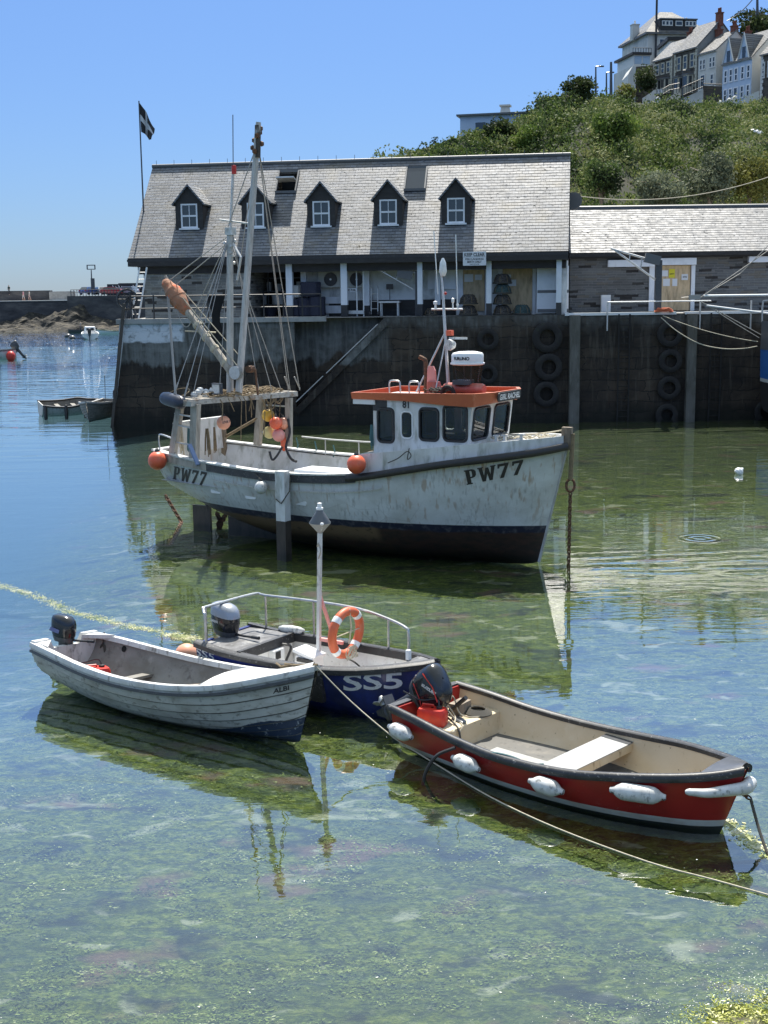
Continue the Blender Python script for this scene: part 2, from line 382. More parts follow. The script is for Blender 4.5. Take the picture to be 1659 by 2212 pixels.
M['darkrope'] = mat('dark_rope', (.06, .055, .045), .85)
M['brownrope'] = mat('brown_rope', (.22, .16, .09), .85, 0, [((.09, .07, .045), (16, 16, 16), .45, .7, .7)])
M['greenrope'] = mat('blue_green_rope', (.06, .14, .15), .8)
M['wire'] = mat('rigging_wire', (.32, .31, .29), .5, .4)
M['skin'] = mat('skin', (.55, .33, .24), .55)
M['plywood'] = mat('boarded_plywood', (.68, .5, .3), .75, 0, [((.3, .2, .11), (6, 6, 1.5), .42, .7, .8), ((.62, .48, .32), (3, 3, 2), .5, .7, .6), ((.14, .1, .07), (9, 9, 9), .66, .75, .7)])
M['paper'] = mat('white_paper', (.75, .75, .77), .7)
M['ink'] = mat('black_lettering', (.015, .015, .017), .5)
M['wornink'] = mat('worn_black_lettering', (.015, .015, .017), .5, 0, [((.4, .4, .38), (50, 50, 50), .68, .72, .7)])
M['whiteink'] = mat('worn_white_lettering', (.72, .73, .74), .5, 0, [((.05, .07, .2), (45, 45, 45), .63, .66, .9)])
M['yellowpaper'] = mat('yellow_notice', (.72, .62, .03), .6)
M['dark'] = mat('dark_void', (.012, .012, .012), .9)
M['navycloth'] = mat('navy_mesh_bag', (.018, .02, .04), .8, 0, [((.08, .085, .11), (30, 30, 30), .5, .65, .6)])
# ================================================================== THE SETTING
# ---- water surface
g = NG('harbour_water'); v = g.pos()
d1 = g.sep(v)
far = g.mr(d1[1], 40, 130, 0, 1)
n1 = g.noise(g.map(v, (.55, 1.7, 1)), 1, 3, .5, .6)
n2 = g.noise(g.map(v, (2.2, 6.5, 1), (7, 3, 0)), 1, 2, .5, .3)
n3 = g.noise(g.map(v, (.05, .09, 1), (2, 9, 0)), 1, 2)
n4 = g.noise(g.map(v, (.16, .8, 1), (4, 1, 0), (0, 0, R(8))), 1, 3, .55, .8)
calm = g.mr(n3, .42, .62, .25, 1)
h = g.math('ADD', g.math('MULTIPLY', n1, .006), g.math('MULTIPLY', g.math('MULTIPLY', n2, .0014), calm))
h = g.math('ADD', h, g.math('MULTIPLY', n4, g.mr(d1[1], 32, 120, .0, .16)))
bandy = g.math('MULTIPLY', g.mr(d1[1], 25.6, 26.8, 0, 1, True), g.mr(d1[1], 29.3, 28.2, 0, 1, True))
bandx = g.mr(d1[0], 3.6, 5.2, 0, 1, True)
wv = g.n('TexWave'); wv.wave_type = 'BANDS'; wv.bands_direction = 'Y'; g.L(g.map(v, (1, 1, 1), (0, 0, 0), (0, 0, R(-9))), wv.inputs['Vector'])
wv.inputs['Scale'].default_value = .55; wv.inputs['Distortion'].default_value = 9; wv.inputs['Detail'].default_value = 3; wv.inputs['Detail Scale'].default_value = .45
h = g.math('ADD', h, g.math('MULTIPLY', wv.outputs['Fac'], g.math('MULTIPLY', g.math('MULTIPLY', g.math('MULTIPLY', bandx, bandy), g.mr(n1, .35, .65, .1, 1)), .007)))
# rings spreading from a fish that rose
rc = onz(1512, 1163)
dv = g.n('VectorMath'); dv.operation = 'DISTANCE'; g.L(v, dv.inputs[0]); dv.inputs[1].default_value = (rc.x, rc.y, 0)
rr = dv.outputs['Value']
ring = g.math('MULTIPLY', g.math('SINE', g.math('MULTIPLY', rr, 26)), g.mr(rr, .75, .15, 0, .0065, True))
h = g.math('ADD', h, ring)
bp = g.bump(h, 1.0, 1.0)
dt_ = g.n('VectorMath'); dt_.operation = 'DOT_PRODUCT'; g.L(bp, dt_.inputs[0]); g.L(g.n('NewGeometry').outputs['Incoming'], dt_.inputs[1])
fz = g.math('POWER', g.math('SUBTRACT', 1.0, g.math('ABSOLUTE', dt_.outputs['Value']), None, True), 4.0); fres = g.math('ADD', g.math('MULTIPLY', fz, .91), .09)   # more mirror towards grazing, the same from both sides
tr = g.n('BsdfTransparent'); tr.inputs[0].default_value = (.86, .95, .93, 1)
gl = g.n('BsdfGlossy'); gl.inputs['Roughness'].default_value = .0; gl.inputs[0].default_value = (1, 1, 1, 1); g.L(bp, gl.inputs['Normal'])
mx = g.n('MixShader'); g.t.links.new(fres, mx.inputs[0]); g.t.links.new(tr.outputs[0], mx.inputs[1]); g.t.links.new(gl.outputs[0], mx.inputs[2])
g.t.links.new(mx.outputs[0], g.out.inputs[0]); M['water'] = g.mat
o = MB().poly([(-3000, -40, 0), (3000, -40, 0), (3000, 5000, 0), (-3000, 5000, 0)]).build('water', M['water'], ang=0, recalc=False); tag(o, 'clear shallow harbour water mirroring the sky and boats', 'water', kind='structure')

# ---- seabed
g = NG('weedy_seabed'); v = g.pos()
st = g.map(v, (2.6, 4.6, 3), (0, 0, 0), (0, 0, R(-14)))
a = g.noise(st, 1.9, 9, .74, .3); b = g.noise(g.map(v, (.5, 1.1, 1), (5, 2, 0)), 1, 4); c = g.noise(g.map(v, (9, 15, 9), (1, 7, 0)), 1.6, 6, .68, .9)
col = g.ramp(a, [(.32, (.018, .026, .006)), (.43, (.052, .072, .009)), (.51, (.112, .138, .010)), (.59, (.19, .205, .018)), (.72, (.32, .31, .1))])
col = g.mix(g.mr(c, .36, .5, .65, 0), col, (.018, .03, .011, 1), 'MIX')
col = g.mix(g.mr(c, .53, .64, 0, .7), col, (.27, .27, .12, 1))
col = g.mix(g.mr(b, .36, .5, .4, 0), col, (.03, .05, .02, 1))
pk = g.noise(g.map(v, (.6, 1.0, 1), (11, 4, 0)), 1, 3); col = g.mix(g.mr(pk, .6, .68, 0, .8), col, (.2, .1, .075, 1))
pl = g.noise(g.map(v, (1.3, 2.4, 1), (31, 14, 0)), 1, 4, .55, .6); col = g.mix(g.mr(pl, .6, .67, 0, .8), col, (.4, .37, .24, 1))
dk = g.noise(g.map(v, (.9, 1.5, 1), (21, 24, 0)), 1, 4, .6, .8); col = g.mix(g.mr(dk, .55, .66, 0, .85), col, (.01, .014, .01, 1))
xyz = g.sep(v)
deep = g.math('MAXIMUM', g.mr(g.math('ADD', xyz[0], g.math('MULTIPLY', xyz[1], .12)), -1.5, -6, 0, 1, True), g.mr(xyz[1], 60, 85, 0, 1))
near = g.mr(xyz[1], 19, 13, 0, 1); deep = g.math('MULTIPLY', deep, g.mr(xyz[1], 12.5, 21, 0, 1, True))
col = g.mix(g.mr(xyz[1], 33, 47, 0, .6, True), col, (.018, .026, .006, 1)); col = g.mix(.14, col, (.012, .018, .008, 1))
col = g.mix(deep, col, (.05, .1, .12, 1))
nr = g.bump(g.math('ADD', a, g.math('MULTIPLY', c, .6)), 1.0, .06)
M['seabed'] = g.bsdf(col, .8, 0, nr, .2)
def bed_z(X, Y):
    d = .17 + .05 * (fbm(X * .8, Y * 1.4, 3, 3) - .5) + .08 * (fbm(X * 3.1, Y * 5.5, 4, 9) - .5)
    d = d + np.clip((-2.5 - X - .1 * Y) * .13, 0, 3.2) * np.clip((Y - 13) / 10, 0, 1) + np.clip((Y - 60) * .1, 0, 3)
    d = d - .3 * np.clip(1 - np.hypot((X - 3.6) / 2.0, (Y - 9.0) / 1.6), 0, 1) ** .6
    return -d
xs = np.concatenate([np.linspace(-2900, -60, 12), np.linspace(-50, -8, 30), np.arange(-7.5, 7.5, .035), np.linspace(7.6, 60, 60), np.linspace(80, 2900, 10)])
ys = np.concatenate([np.linspace(-38, 7, 8), np.arange(8, 21, .035), np.arange(21, 62, .2), np.linspace(63, 320, 30), np.linspace(400, 4900, 10)])
X, Y = np.meshgrid(xs, ys); Zb = bed_z(X, Y); nx, ny = len(xs), len(ys)
idx = np.arange(nx * ny).reshape(ny, nx); Fq = np.stack([idx[:-1, :-1], idx[:-1, 1:], idx[1:, 1:], idx[1:, :-1]], -1).reshape(-1, 4)
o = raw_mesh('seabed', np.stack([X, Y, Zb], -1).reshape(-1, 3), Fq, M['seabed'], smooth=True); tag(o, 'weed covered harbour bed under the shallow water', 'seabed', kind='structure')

# ---- leaves: many small faces in one mesh
def leaf_mat(name, stops, rough=.7):
    g = NG(name); ri = g.n('NewGeometry').outputs['Random Per Island']; wd_ = 'weed' in name; n = g.noise(g.pos(), 4.5 if wd_ else .26, 5 if wd_ else 4); k = .25 if wd_ else .32
    col = g.ramp(g.math('ADD', g.math('MULTIPLY', ri, k), g.math('MULTIPLY', g.mr(n, .36, .64), 1 - k)), stops)
    d = g.n('BsdfPrincipled'); g.L(col, d.inputs['Base Color']); d.inputs['Roughness'].default_value = rough; d.inputs['Specular IOR Level'].default_value = .25
    t = g.n('BsdfTranslucent'); g.L(col, t.inputs[0]); mx = g.n('MixShader'); mx.inputs[0].default_value = .3 if 'weed' not in name else .04
    g.t.links.new(d.outputs[0], mx.inputs[1]); g.t.links.new(t.outputs[0], mx.inputs[2]); g.t.links.new(mx.outputs[0], g.out.inputs[0]); return g.mat
M['scrub'] = leaf_mat('hillside_leaves', [(.12, (.016, .026, .011)), (.34, (.05, .08, .024)), (.52, (.11, .16, .036)), (.72, (.2, .22, .08)), (.92, (.31, .32, .16))])
M['greyleaf'] = leaf_mat('grey_green_leaves', [(.1, (.06, .075, .045)), (.5, (.13, .15, .085)), (.9, (.23, .25, .16))])
M['brightleaf'] = leaf_mat('fresh_green_leaves', [(.1, (.05, .08, .02)), (.5, (.12, .18, .035)), (.9, (.2, .27, .06))])
M['yellowleaf'] = leaf_mat('yellowing_leaves', [(.1, (.09, .1, .025)), (.5, (.2, .2, .05)), (.9, (.33, .31, .1))])
M['darkleaf'] = leaf_mat('dark_leaves', [(.1, (.02, .032, .012)), (.5, (.045, .065, .02)), (.9, (.09, .11, .04))])
M['earth'] = mat('hillside_earth', (.02, .026, .012), .95, 0, [((.06, .05, .03), (.3, .3, .3), .5, .7, .7)])
def leaf_cloud(C, s, asp=.55):                     # C n x 3 leaf centres, s n sizes -> verts, quads
    n = len(C); a = RNG.normal(size=(n, 3)); a[:, 2] = a[:, 2] * .7 + .25; a /= np.linalg.norm(a, axis=1)[:, None]
    b = np.cross(a, RNG.normal(size=(n, 3))); b /= np.linalg.norm(b, axis=1)[:, None]; c = np.cross(a, b); s = s[:, None]
    V = np.stack([C - b * s, C + c * s * asp, C + b * s, C - c * s * asp], 1).reshape(-1, 3); return V, np.arange(4 * n).reshape(n, 4)
def clump(c, r, n, h=.9, lumps=9, seed=0):     # leaves through the lumpy volume of a bush
    rg = np.random.default_rng(seed + 11); L = rg.normal(size=(lumps, 3)); L /= np.linalg.norm(L, axis=1)[:, None]; L[:, 2] = L[:, 2] * .75 + .15; L *= rg.uniform(.3, .66, (lumps, 1))
    k = rg.integers(0, lumps, n); d = rg.normal(size=(n, 3)); d /= np.linalg.norm(d, axis=1)[:, None]
    p = L[k] + d * (rg.uniform(.15, 1, (n, 1)) ** .5) * rg.uniform(.28, .5, (lumps, 1))[k]
    p[:, 2] *= h; return p * r + np.asarray(c)

# ---- hillside: columns of ground from behind the buildings up to the crest
CREST = [(700, 470, 95), (780, 400, 97), (850, 344, 100), (900, 325, 103), (960, 306, 106), (1000, 294, 108), (1060, 284, 112), (1110, 268, 116), (1160, 242, 120), (1190, 228, 122), (1230, 218, 126), (1290, 214, 130), (1340, 216, 134), (1400, 226, 138), (1480, 228, 139), (1659, 228, 139), (1800, 224, 140), (2100, 215, 140), (2600, 210, 140)]
def hill_pt(px, t):
    cy = np.interp(px, [c[0] for c in CREST], [c[1] for c in CREST]); cY = np.interp(px, [c[0] for c in CREST], [c[2] for c in CREST])
    top = ony(px, cy, cY); b = ony(px, cy, 84); b.z = 4.9
    p = b.lerp(top, t); z = 4.9 + (top.z - 4.9) * (t ** .62 if px > 1150 else t ** .75); wv_ = math.sin(px * .023 + t * 7) * .9 + math.sin(px * .051 - t * 11) * .6
    return Vector((p.x, p.y, z + wv_ * math.sin(PI * min(t, 1)) * .8))
rows = []
for px in range(700, 2600, 25):
    r_ = [hill_pt(px, i / 14) for i in range(15)]; e = r_[-1]
    r_ += [e + Vector((e.x * .12, 16, 1.2)), e + Vector((e.x * .3, 45, 3.5 if px > 1250 else -2)), e + Vector((e.x * .8, 120, 6 if px > 1250 else -25))]
    rows.append(r_)
o = MB().grid(rows).build('hillside', M['earth'], recalc=False); tag(o, 'steep green hillside rising behind the harbour buildings', 'hillside', kind='structure')
Vs = []; Fs = []; n0 = 0
for i in range(1800):
    px = RNG.uniform(805, 2020); t = RNG.uniform(.02, 1.0) ** .8; p = hill_pt(px, t); r_ = RNG.uniform(.8, 2.9) * (1.0 if px > 1000 else .75)
    if t > .93: r_ *= .6
    n = 300 if r_ > 1.3 else 190; C = clump((p.x, p.y, p.z - .3), r_, n, RNG.uniform(.7, 1.1), 8, i); V, Q = leaf_cloud(C, RNG.uniform(.08, .17, n)); Vs.append(V); Fs.append(Q + n0); n0 += len(V)
o = raw_mesh('hillside_scrub', np.concatenate(Vs), np.concatenate(Fs), M['scrub']); tag(o, 'dense mixed green scrub covering the steep hillside', 'scrub', kind='stuff')
def bush(px, py, Y, r, hh, m_, label, n=900, seed=1, cat='shrub', trunk=True, kind='shrub', leaf=.2):
    p = ony(px, py, Y); t = thing(kind, label, cat, p)
    n = int(n * 1.7); C = clump((0, 0, r * hh * .12), r, n, hh, 16, seed); V, Q = leaf_cloud(C, RNG.uniform(leaf * .5, leaf * 1.0, n)); raw_mesh('crown', V, Q, m_, t)
    mb = MB()
    for k in range(4): mb.tube([(0, 0, -1.2), (random.uniform(-.3, .3) * r, random.uniform(-.3, .3) * r, r * .35), (random.uniform(-.6, .6) * r, random.uniform(-.5, .5) * r, r * hh * .55)], [.1, .06, .02], 6)
    mb.build('trunk', M['timber'], t); return t
bush(1250, 203, 124, 2.0, .85, M['darkleaf'], 'rounded dark shrub standing alone on the hill skyline left of the street lamps', 1300, 3)
bush(1205, 232, 119, 2.6, .55, M['darkleaf'], 'low wide grey-green thicket on the crest just left of the rounded skyline shrub', 1300, 4)
bush(1350, 212, 137, 1.5, 1.0, M['yellowleaf'], 'yellowish shrub on the crest at the foot of the tall white house', 800, 5)
bush(1395, 180, 150, 1.9, 1.2, M['darkleaf'], 'dark shrub growing on the garden wall below the tall white house', 900, 6)
bush(1620, 405, 84, 2.6, 1.0, M['yellowleaf'], 'large yellowing shrub above the low slate roof at the right edge', 2600, 7, leaf=.16)
bush(1535, 405, 83, 2.3, 1.05, M['greyleaf'], 'pale grey-green bush above the low slate roof, beside the yellowing shrub', 2400, 8, leaf=.15)
bush(1425, 425, 82, 2.1, .8, M['greyleaf'], 'low grey-green bush behind the middle of the low slate roof', 2000, 9, leaf=.15)
bush(1300, 400, 86, 2.0, 1.0, M['scrub'], 'mid-green bush just right of the big slate roof gable', 2000, 10, leaf=.15)
bush(1650, 66, 172, 5.0, .55, M['darkleaf'], 'big dark green hedge on the skyline above the right-hand terrace', 2600, 12, leaf=.3)
bush(1325, 285, 104, 2.3, .8, M['brightleaf'], 'bright fresh green bush high on the hillside below the white garden wall', 2200, 13, leaf=.17)
bush(1075, 290, 110, 1.7, .8, M['darkleaf'], 'dark bush on the crest in front of the flat white bungalow', 1200, 14, leaf=.17)
bush(1140, 305, 108, 1.8, .7, M['brightleaf'], 'fresh green bush on the slope right of the flat white bungalow', 1300, 15, leaf=.17)

# ---- quay wall and deck
YQ, ZQ = 59.0, 4.8
g = NG('harbour_wall_stone'); v = g.pos(); xyz = g.sep(v)
wob = g.math('MULTIPLY', g.math('SUBTRACT', g.noise(g.map(v, (1.1, 1, .5)), 1, 5), .5), 2.2)
zz = g.math('ADD', xyz[2], wob)
bk = g.n('TexBrick'); dn = g.noise(g.map(v, (.9, .9, 1.4)), 1, 4, .6, 0, 0); g.L(g.comb(g.math('ADD', g.math('ADD', xyz[0], xyz[1]), g.math('MULTIPLY', dn, 1.1)), g.math('ADD', xyz[2], g.math('MULTIPLY', dn, .42)), 0), bk.inputs['Vector']); bk.inputs['Scale'].default_value = 1; bk.inputs['Brick Width'].default_value = 1.25; bk.inputs['Row Height'].default_value = .5; bk.squash = .7; bk.squash_frequency = 3; bk.offset = .37
bk.inputs['Mortar Size'].default_value = .02; bk.inputs['Color1'].default_value = (.085, .062, .042, 1); bk.inputs['Color2'].default_value = (.045, .033, .023, 1); bk.inputs['Mortar'].default_value = (.012, .011, .009, 1)
blot = g.noise(g.map(v, (.5, .5, .8)), 1, 7, .62); col = g.mix(g.mr(blot, .42, .62, .88, .1), bk.outputs['Color'], (.013, .011, .0095, 1))
stk = g.noise(g.map(v, (5, 5, .45)), 1, 5, .6); col = g.mix(g.mr(stk, .53, .74, 0, .55), col, (.15, .13, .1, 1))
col = g.mix(g.mr(g.noise(g.map(v, (7, 7, .8), (3, 3, 3)), 1, 4), .6, .72, 0, .45), col, (.045, .018, .01, 1))
conc = g.mix(g.mr(stk, .4, .62, .85, 0), (.17, .168, .155, 1), (.06, .058, .05, 1)); conc = g.mix(g.mr(g.noise(v, 2.2, 5), .45, .7, 0, .6), conc, (.24, .24, .225, 1))
upper = g.mr(zz, 2.75, 2.95, 0, 1); left = g.mr(g.math('ADD', xyz[0], g.math('MULTIPLY', wob, 1.5)), -.9, .9, 1, 0)
band = g.math('MULTIPLY', g.mr(zz, 4.1, 4.6, 0, .9), g.mr(stk, .4, .6, 1, .15))
col = g.mix(g.math('MAXIMUM', g.math('MULTIPLY', upper, left), band), col, conc)
wash = g.math('MULTIPLY', g.math('MULTIPLY', g.mr(g.math('ADD', xyz[2], g.math('MULTIPLY', wob, .22)), 3.75, 3.82, 0, 1), g.mr(g.math('ADD', xyz[0], g.math('MULTIPLY', wob, .3)), -9.2, -9.05, 1, 0)), g.mr(g.noise(v, 3.5, 6), .32, .46, .3, 1))
col = g.mix(wash, col, (.66, .67, .69, 1))
alg = g.math('MULTIPLY', g.mr(zz, .3, .9, 1, 0), .8); col = g.mix(alg, col, (.007, .008, .005, 1))
nr = g.bump(g.math('ADD', g.math('MULTIPLY', bk.outputs['Fac'], -.6), g.noise(v, 3, 6, .65)), .7, .06)
M['quay'] = g.bsdf(col, .75, 0, nr, .35)
M['concrete'] = mat('pale_concrete', (.36, .35, .33), .85, 0, [((.2, .19, .17), (1.2, 1.2, 1.2), .45, .7, .7), ((.1, .1, .09), (5, 5, 5), .58, .75, .6)], (12, .25, .02))
M['pile'] = mat('concrete_pile', (.15, .14, .12), .85, 0, [((.045, .045, .03), (3, 3, .7), .42, .66, .85), ((.24, .23, .2), (5, 5, 1), .58, .74, .7)], (9, .4, .02))
def qx(px, py): p = ony(px, py, YQ); return (p.x, p.z)
dt, dbm = qx(832, 690), qx(640, 884)
front = [(-12.75, -1.5), (60, -1.5), (60, ZQ), (dt[0], ZQ), (dbm[0] + .2, dbm[1]), (dbm[0], dbm[1]), (dbm[0], ZQ), (-12.0, ZQ)]
t = thing('harbour_wall', 'tall dark weed-stained stone harbour wall with a stair cut into its face', 'harbour wall', (0, YQ, 0))
mb = MB(); mb.plate([front], lambda x, z: (x, 0, z), (0, .55, 0)); mb.bb((dbm[0] - .4, 1.15, -1.4), (dt[0] + .6, 1.5, ZQ - .02))
mb.add([(-12.75, 0.01, -1.5), (-12.0, 0.01, ZQ), (-12.0, 36, ZQ), (-12.75, 36, -1.5)], [(0, 1, 2, 3)])
mb.build('wall_face', M['quay'], t, ang=20)
n = 17; mb = MB()
for i in range(n):
    f0 = i / n; f1 = (i + 1) / n; x1 = dt[0] + (dbm[0] - dt[0]) * f0; x0 = dt[0] + (dbm[0] - dt[0]) * f1; z = ZQ + (dbm[1] - ZQ) * f1
    mb.bb((x0, .56, z - .5), (x1, 1.14, z))
mb.build('stair', M['pile'], t, ang=0); MB().bar((dt[0], -.02, dt[1] - .14), (dbm[0], -.02, dbm[1] - .14), .42, .3).build('stair_string', M['quay'], t, ang=0)
a, b = qx(816, 700), qx(705, 806); c = qx(698, 812); d = qx(640, 868)
MB().tube([(a[0], -.08, a[1]), (b[0], -.08, b[1])], .025, 6).tube([(c[0], -.08, c[1]), (d[0], -.08, d[1])], .025, 6).build('handrail', M['alu'], t)
mb = MB(); e1 = qx(704, 690)[0]; mb.bb((-12.15, -.12, ZQ - .16), (e1, .6, ZQ + .06)); mb.build('coping', M['concrete'], t)
mb = MB().bb((8.4, -.06, ZQ - .05), (13.5, .3, ZQ + .07)); mb.bb((13.9, -.06, ZQ - .05), (60, .3, ZQ + .07)); mb.build('kerb_beam', M['clean_white'], t)
o = MB().poly([(-12.0, YQ + .5, ZQ - .01), (90, YQ + .5, ZQ - .01), (90, 100, ZQ - .01), (-12, 100, ZQ - .01)]).build('quay_deck', M['concrete'], ang=0, recalc=False); tag(o, 'grey concrete deck of the quay', 'quay deck', kind='structure')

# ---- far breakwater, rocks
YB = 226.0
g = NG('far_breakwater_stone'); v = g.pos(); xyz = g.sep(v)
col = g.ramp(g.noise(g.map(v, (.25, .25, .7)), 1, 6, .65), [(.3, (.03, .03, .034)), (.5, (.075, .073, .075)), (.7, (.15, .14, .13))])
col = g.mix(g.mr(g.math('ADD', xyz[2], g.noise(v, .4, 3)), 1.6, 2.6, .75, 0), col, (.02, .02, .022, 1)); M['bwater'] = g.bsdf(col, .9, 0, g.bump(g.noise(v, 1.2, 5), .5, .2))
M['path'] = mat('sunlit_concrete_path', (.6, .58, .53), .85)
t = thing('breakwater', 'long stone breakwater with a raised parapet across the far side of the harbour', 'breakwater', (-60, YB, 0))
def b_(px, py, dY=0): p = ony(px, py, YB + dY); return p - Vector((-60, YB, 0))
pz = b_(40, 651).z; mb = MB(); xr = b_(150, 640).x; mb.bb((-240, 0, -3), (xr, 9, pz)); mb.build('lower_wall', M['bwater'], t)
MB().bb((-240, -.2, pz), (xr - .05, 3.3, pz + .12)).build('walkway', M['path'], t)
wz = b_(40, 628).z; MB().bb((-240, 3.5, pz), (b_(97, 630).x, 5.2, wz)).build('parapet', M['bwater'], t)
MB().bb((b_(97, 630).x + .05, 2.6, pz + .15), (xr, 4.6, b_(120, 629.5).z)).build('concrete_block', M['concrete'], t)
zt = b_(200, 639).z; MB().bb((xr + .05, -2, -3), (b_(330, 640).x + 40, 34, zt)).build('car_park_wall', M['bwater'], t)
mb = MB()
for i in range(17):
    x = b_(158 + i * 6.5, 640).x; mb.tube([(x, -1.5, zt), (x, -1.5, zt + 1.1)], .06, 5)
mb.tube([(b_(158, 640).x, -1.5, zt + 1.08), (b_(264, 640).x, -1.5, zt + 1.08)], .05, 5); mb.tube([(b_(158, 640).x, -1.5, zt + .6), (b_(264, 640).x, -1.5, zt + .6)], .04, 5)
mb.build('railing', M['charcoal'], t)
M['rocks'] = mat('weedy_shore_rocks', (.07, .06, .045), .9, 0, [((.02, .019, .017), (.8, .8, 1.4), .4, .56, .9), ((.2, .165, .1), (1.1, 1.1, 2), .58, .7, .75)], (2.2, .8, .3))
xs = np.linspace(-150, 12, 260); ys = np.linspace(0, 1, 26); X, T = np.meshgrid(xs, ys)
hgt = np.interp(X, [-150, -75, -60, -52, -46, -40, -20, 12], [.8, 1.0, 2.4, 4.2, 2.2, 3.0, 2.6, 2.5])
Zr = -.5 + (hgt + .5) * T ** .8 * (.45 + 1.1 * fbm(X * .45, T * 7, 4, 5)) + (fbm(X * 1.7, T * 22, 3, 8) - .45) * .9 * np.sqrt(T)
Yr = YB - 9 + T * 9.5 + (fbm(X * .3, T * 3, 3, 2) - .5) * 4; nx, ny = len(xs), len(ys); idx = np.arange(nx * ny).reshape(ny, nx)
o = raw_mesh('rocky_shore', np.stack([X, Yr, Zr], -1).reshape(-1, 3), np.stack([idx[:-1, :-1], idx[:-1, 1:], idx[1:, 1:], idx[1:, :-1]], -1).reshape(-1, 4), M['rocks'], smooth=False); tag(o, 'brown weed-covered rocks along the foot of the breakwater', 'rocks', kind='structure')

# ---- floating weed, flecks and modelled sun glints
M['bedweed'] = leaf_mat('submerged_weed', [(.08, (.03, .045, .01)), (.35, (.075, .1, .012)), (.6, (.14, .17, .02)), (.85, (.26, .26, .07)), (.97, (.42, .38, .22))])
n = 150000; C = np.stack([RNG.uniform(-5.6, 5.4, n), 9.2 + 9.5 * RNG.uniform(0, 1, n) ** 1.4, np.zeros(n)], -1); C = C[fbm(C[:, 0] * 1.6, C[:, 1] * 2.4, 4, 21) + RNG.uniform(-.06, .06, len(C)) > .5]; C[:, 2] = bed_z(C[:, 0], C[:, 1]) + RNG.uniform(.0, .03, len(C)); C = C[C[:, 2] < -.03]; V, Q = leaf_cloud(C, RNG.uniform(.006, .022, len(C)), .45)
V[:, 0] += (V[:, 0] - C[:, 0].repeat(4)) * .6; V[:, 2] = C[:, 2].repeat(4) + (V[:, 2] - C[:, 2].repeat(4)) * .25; o = raw_mesh('submerged_weed', V, Q, M['bedweed']); tag(o, 'tufts of green and yellowish weed on the shallow bed in the foreground', 'seaweed', kind='stuff')
M['weed'] = leaf_mat('floating_weed', [(.1, (.16, .2, .05)), (.5, (.42, .43, .18)), (.9, (.66, .62, .4))], .4)
M['greenweed'] = leaf_mat('bright_green_weed', [(.1, (.12, .14, .015)), (.4, (.3, .33, .04)), (.7, (.5, .5, .12)), (.95, (.7, .68, .4))], .25)
M['fleck_glint'] = mat('pale_floating_flecks', (.72, .72, .68), .5)
def scatter(pathpx, width, n, size, z=.006):
    P = [onz(*q) for q in pathpx]; k = RNG.uniform(0, len(P) - 1.001, n); i = k.astype(int); f = (k - i)[:, None]; A = np.array([list(p) for p in P])
    c = A[i] * (1 - f) + A[i + 1] * f; c[:, 1] += RNG.normal(0, 1, n) * width * (.2 + 1.3 * vnoise(k * 3, k * 0 + 1.5, 4) ** 2); c = c[vnoise(k * 9, k * 0 + 3.5, 6) + .4 * vnoise(k * 31, k * 0, 2) > .42]; n = len(c); c[:, 0] += RNG.normal(0, 1, n) * width * .7
    c[:, 2] = z + RNG.uniform(0, .012, n); V, Q = leaf_cloud(c, RNG.uniform(.5, 1.2, n) * size)
    V[:, 2] = z + (V[:, 2] - V[:, 2].mean()) * .12; return V, Q
o = raw_mesh('weed_line', *scatter([(-40, 1255), (10, 1268), (60, 1282), (110, 1300), (150, 1322), (210, 1335), (270, 1352), (330, 1362), (380, 1375), (425, 1380)], .13, 7000, .019), M['weed']); tag(o, 'pale yellow line of floating weed and scum drifting behind the white dinghy', 'floating weed', kind='stuff')
o = raw_mesh('weed_patch', *scatter([(1560, 1770), (1600, 1800), (1640, 1835), (1700, 1860)], .09, 900, .03), M['weed']); tag(o, 'pale floating weed off the bow of the red dinghy', 'floating weed', kind='stuff')
C = np.stack([RNG.uniform(1.7, 5.2, 45000), RNG.uniform(7.6, 10.5, 45000), np.zeros(45000)], -1); C[:, 2] = bed_z(C[:, 0], C[:, 1]) + RNG.uniform(0, .05, len(C)); C = C[C[:, 2] > -.05 + .07 * vnoise(C[:, 0] * 6, C[:, 1] * 6, 3)]; V, Q = leaf_cloud(C, RNG.uniform(.006, .026, len(C)), .25); V[:, 2] = C[:, 2].repeat(4) + (V[:, 2] - C[:, 2].repeat(4)) * .35
o = raw_mesh('exposed_weed', V, Q, M['greenweed']); tag(o, 'bright yellow-green weed breaking the surface in the near right corner', 'seaweed', kind='stuff')
pts = []
for _ in range(110):
    px, py = RNG.uniform(-50, 1700), RNG.uniform(935, 2200) ; p = onz(px, py, .004); pts.append((p.x, p.y, .004, RNG.uniform(.005, .016) * (1 + p.y / 40)))
for _ in range(700):  # sun sparkle in the near right corner, drawn as tiny pale faces
    px = 1659 - RNG.exponential(170); py = 2212 - RNG.exponential(60) - (px - 1250) * .12; p = onz(px, py, .004); pts.append((p.x, p.y, .004, RNG.uniform(.003, .009)))
for _ in range(60):  # sun glints on the far water, drawn as pale faces
    px, py = RNG.uniform(-20, 262), 735 + RNG.exponential(22); p = onz(px, py, .004); pts.append((p.x, p.y, .02, RNG.uniform(.06, .2)))
pts = np.array(pts); V, Q = leaf_cloud(pts[:, :3], pts[:, 3]); V[:, 2] = .003 + np.abs(V[:, 2] - .004) * .1
o = raw_mesh('floating_flecks', V, Q, M['fleck_glint']); tag(o, 'scattered white feathers and foam flecks floating on the water', 'floating flecks', kind='stuff')
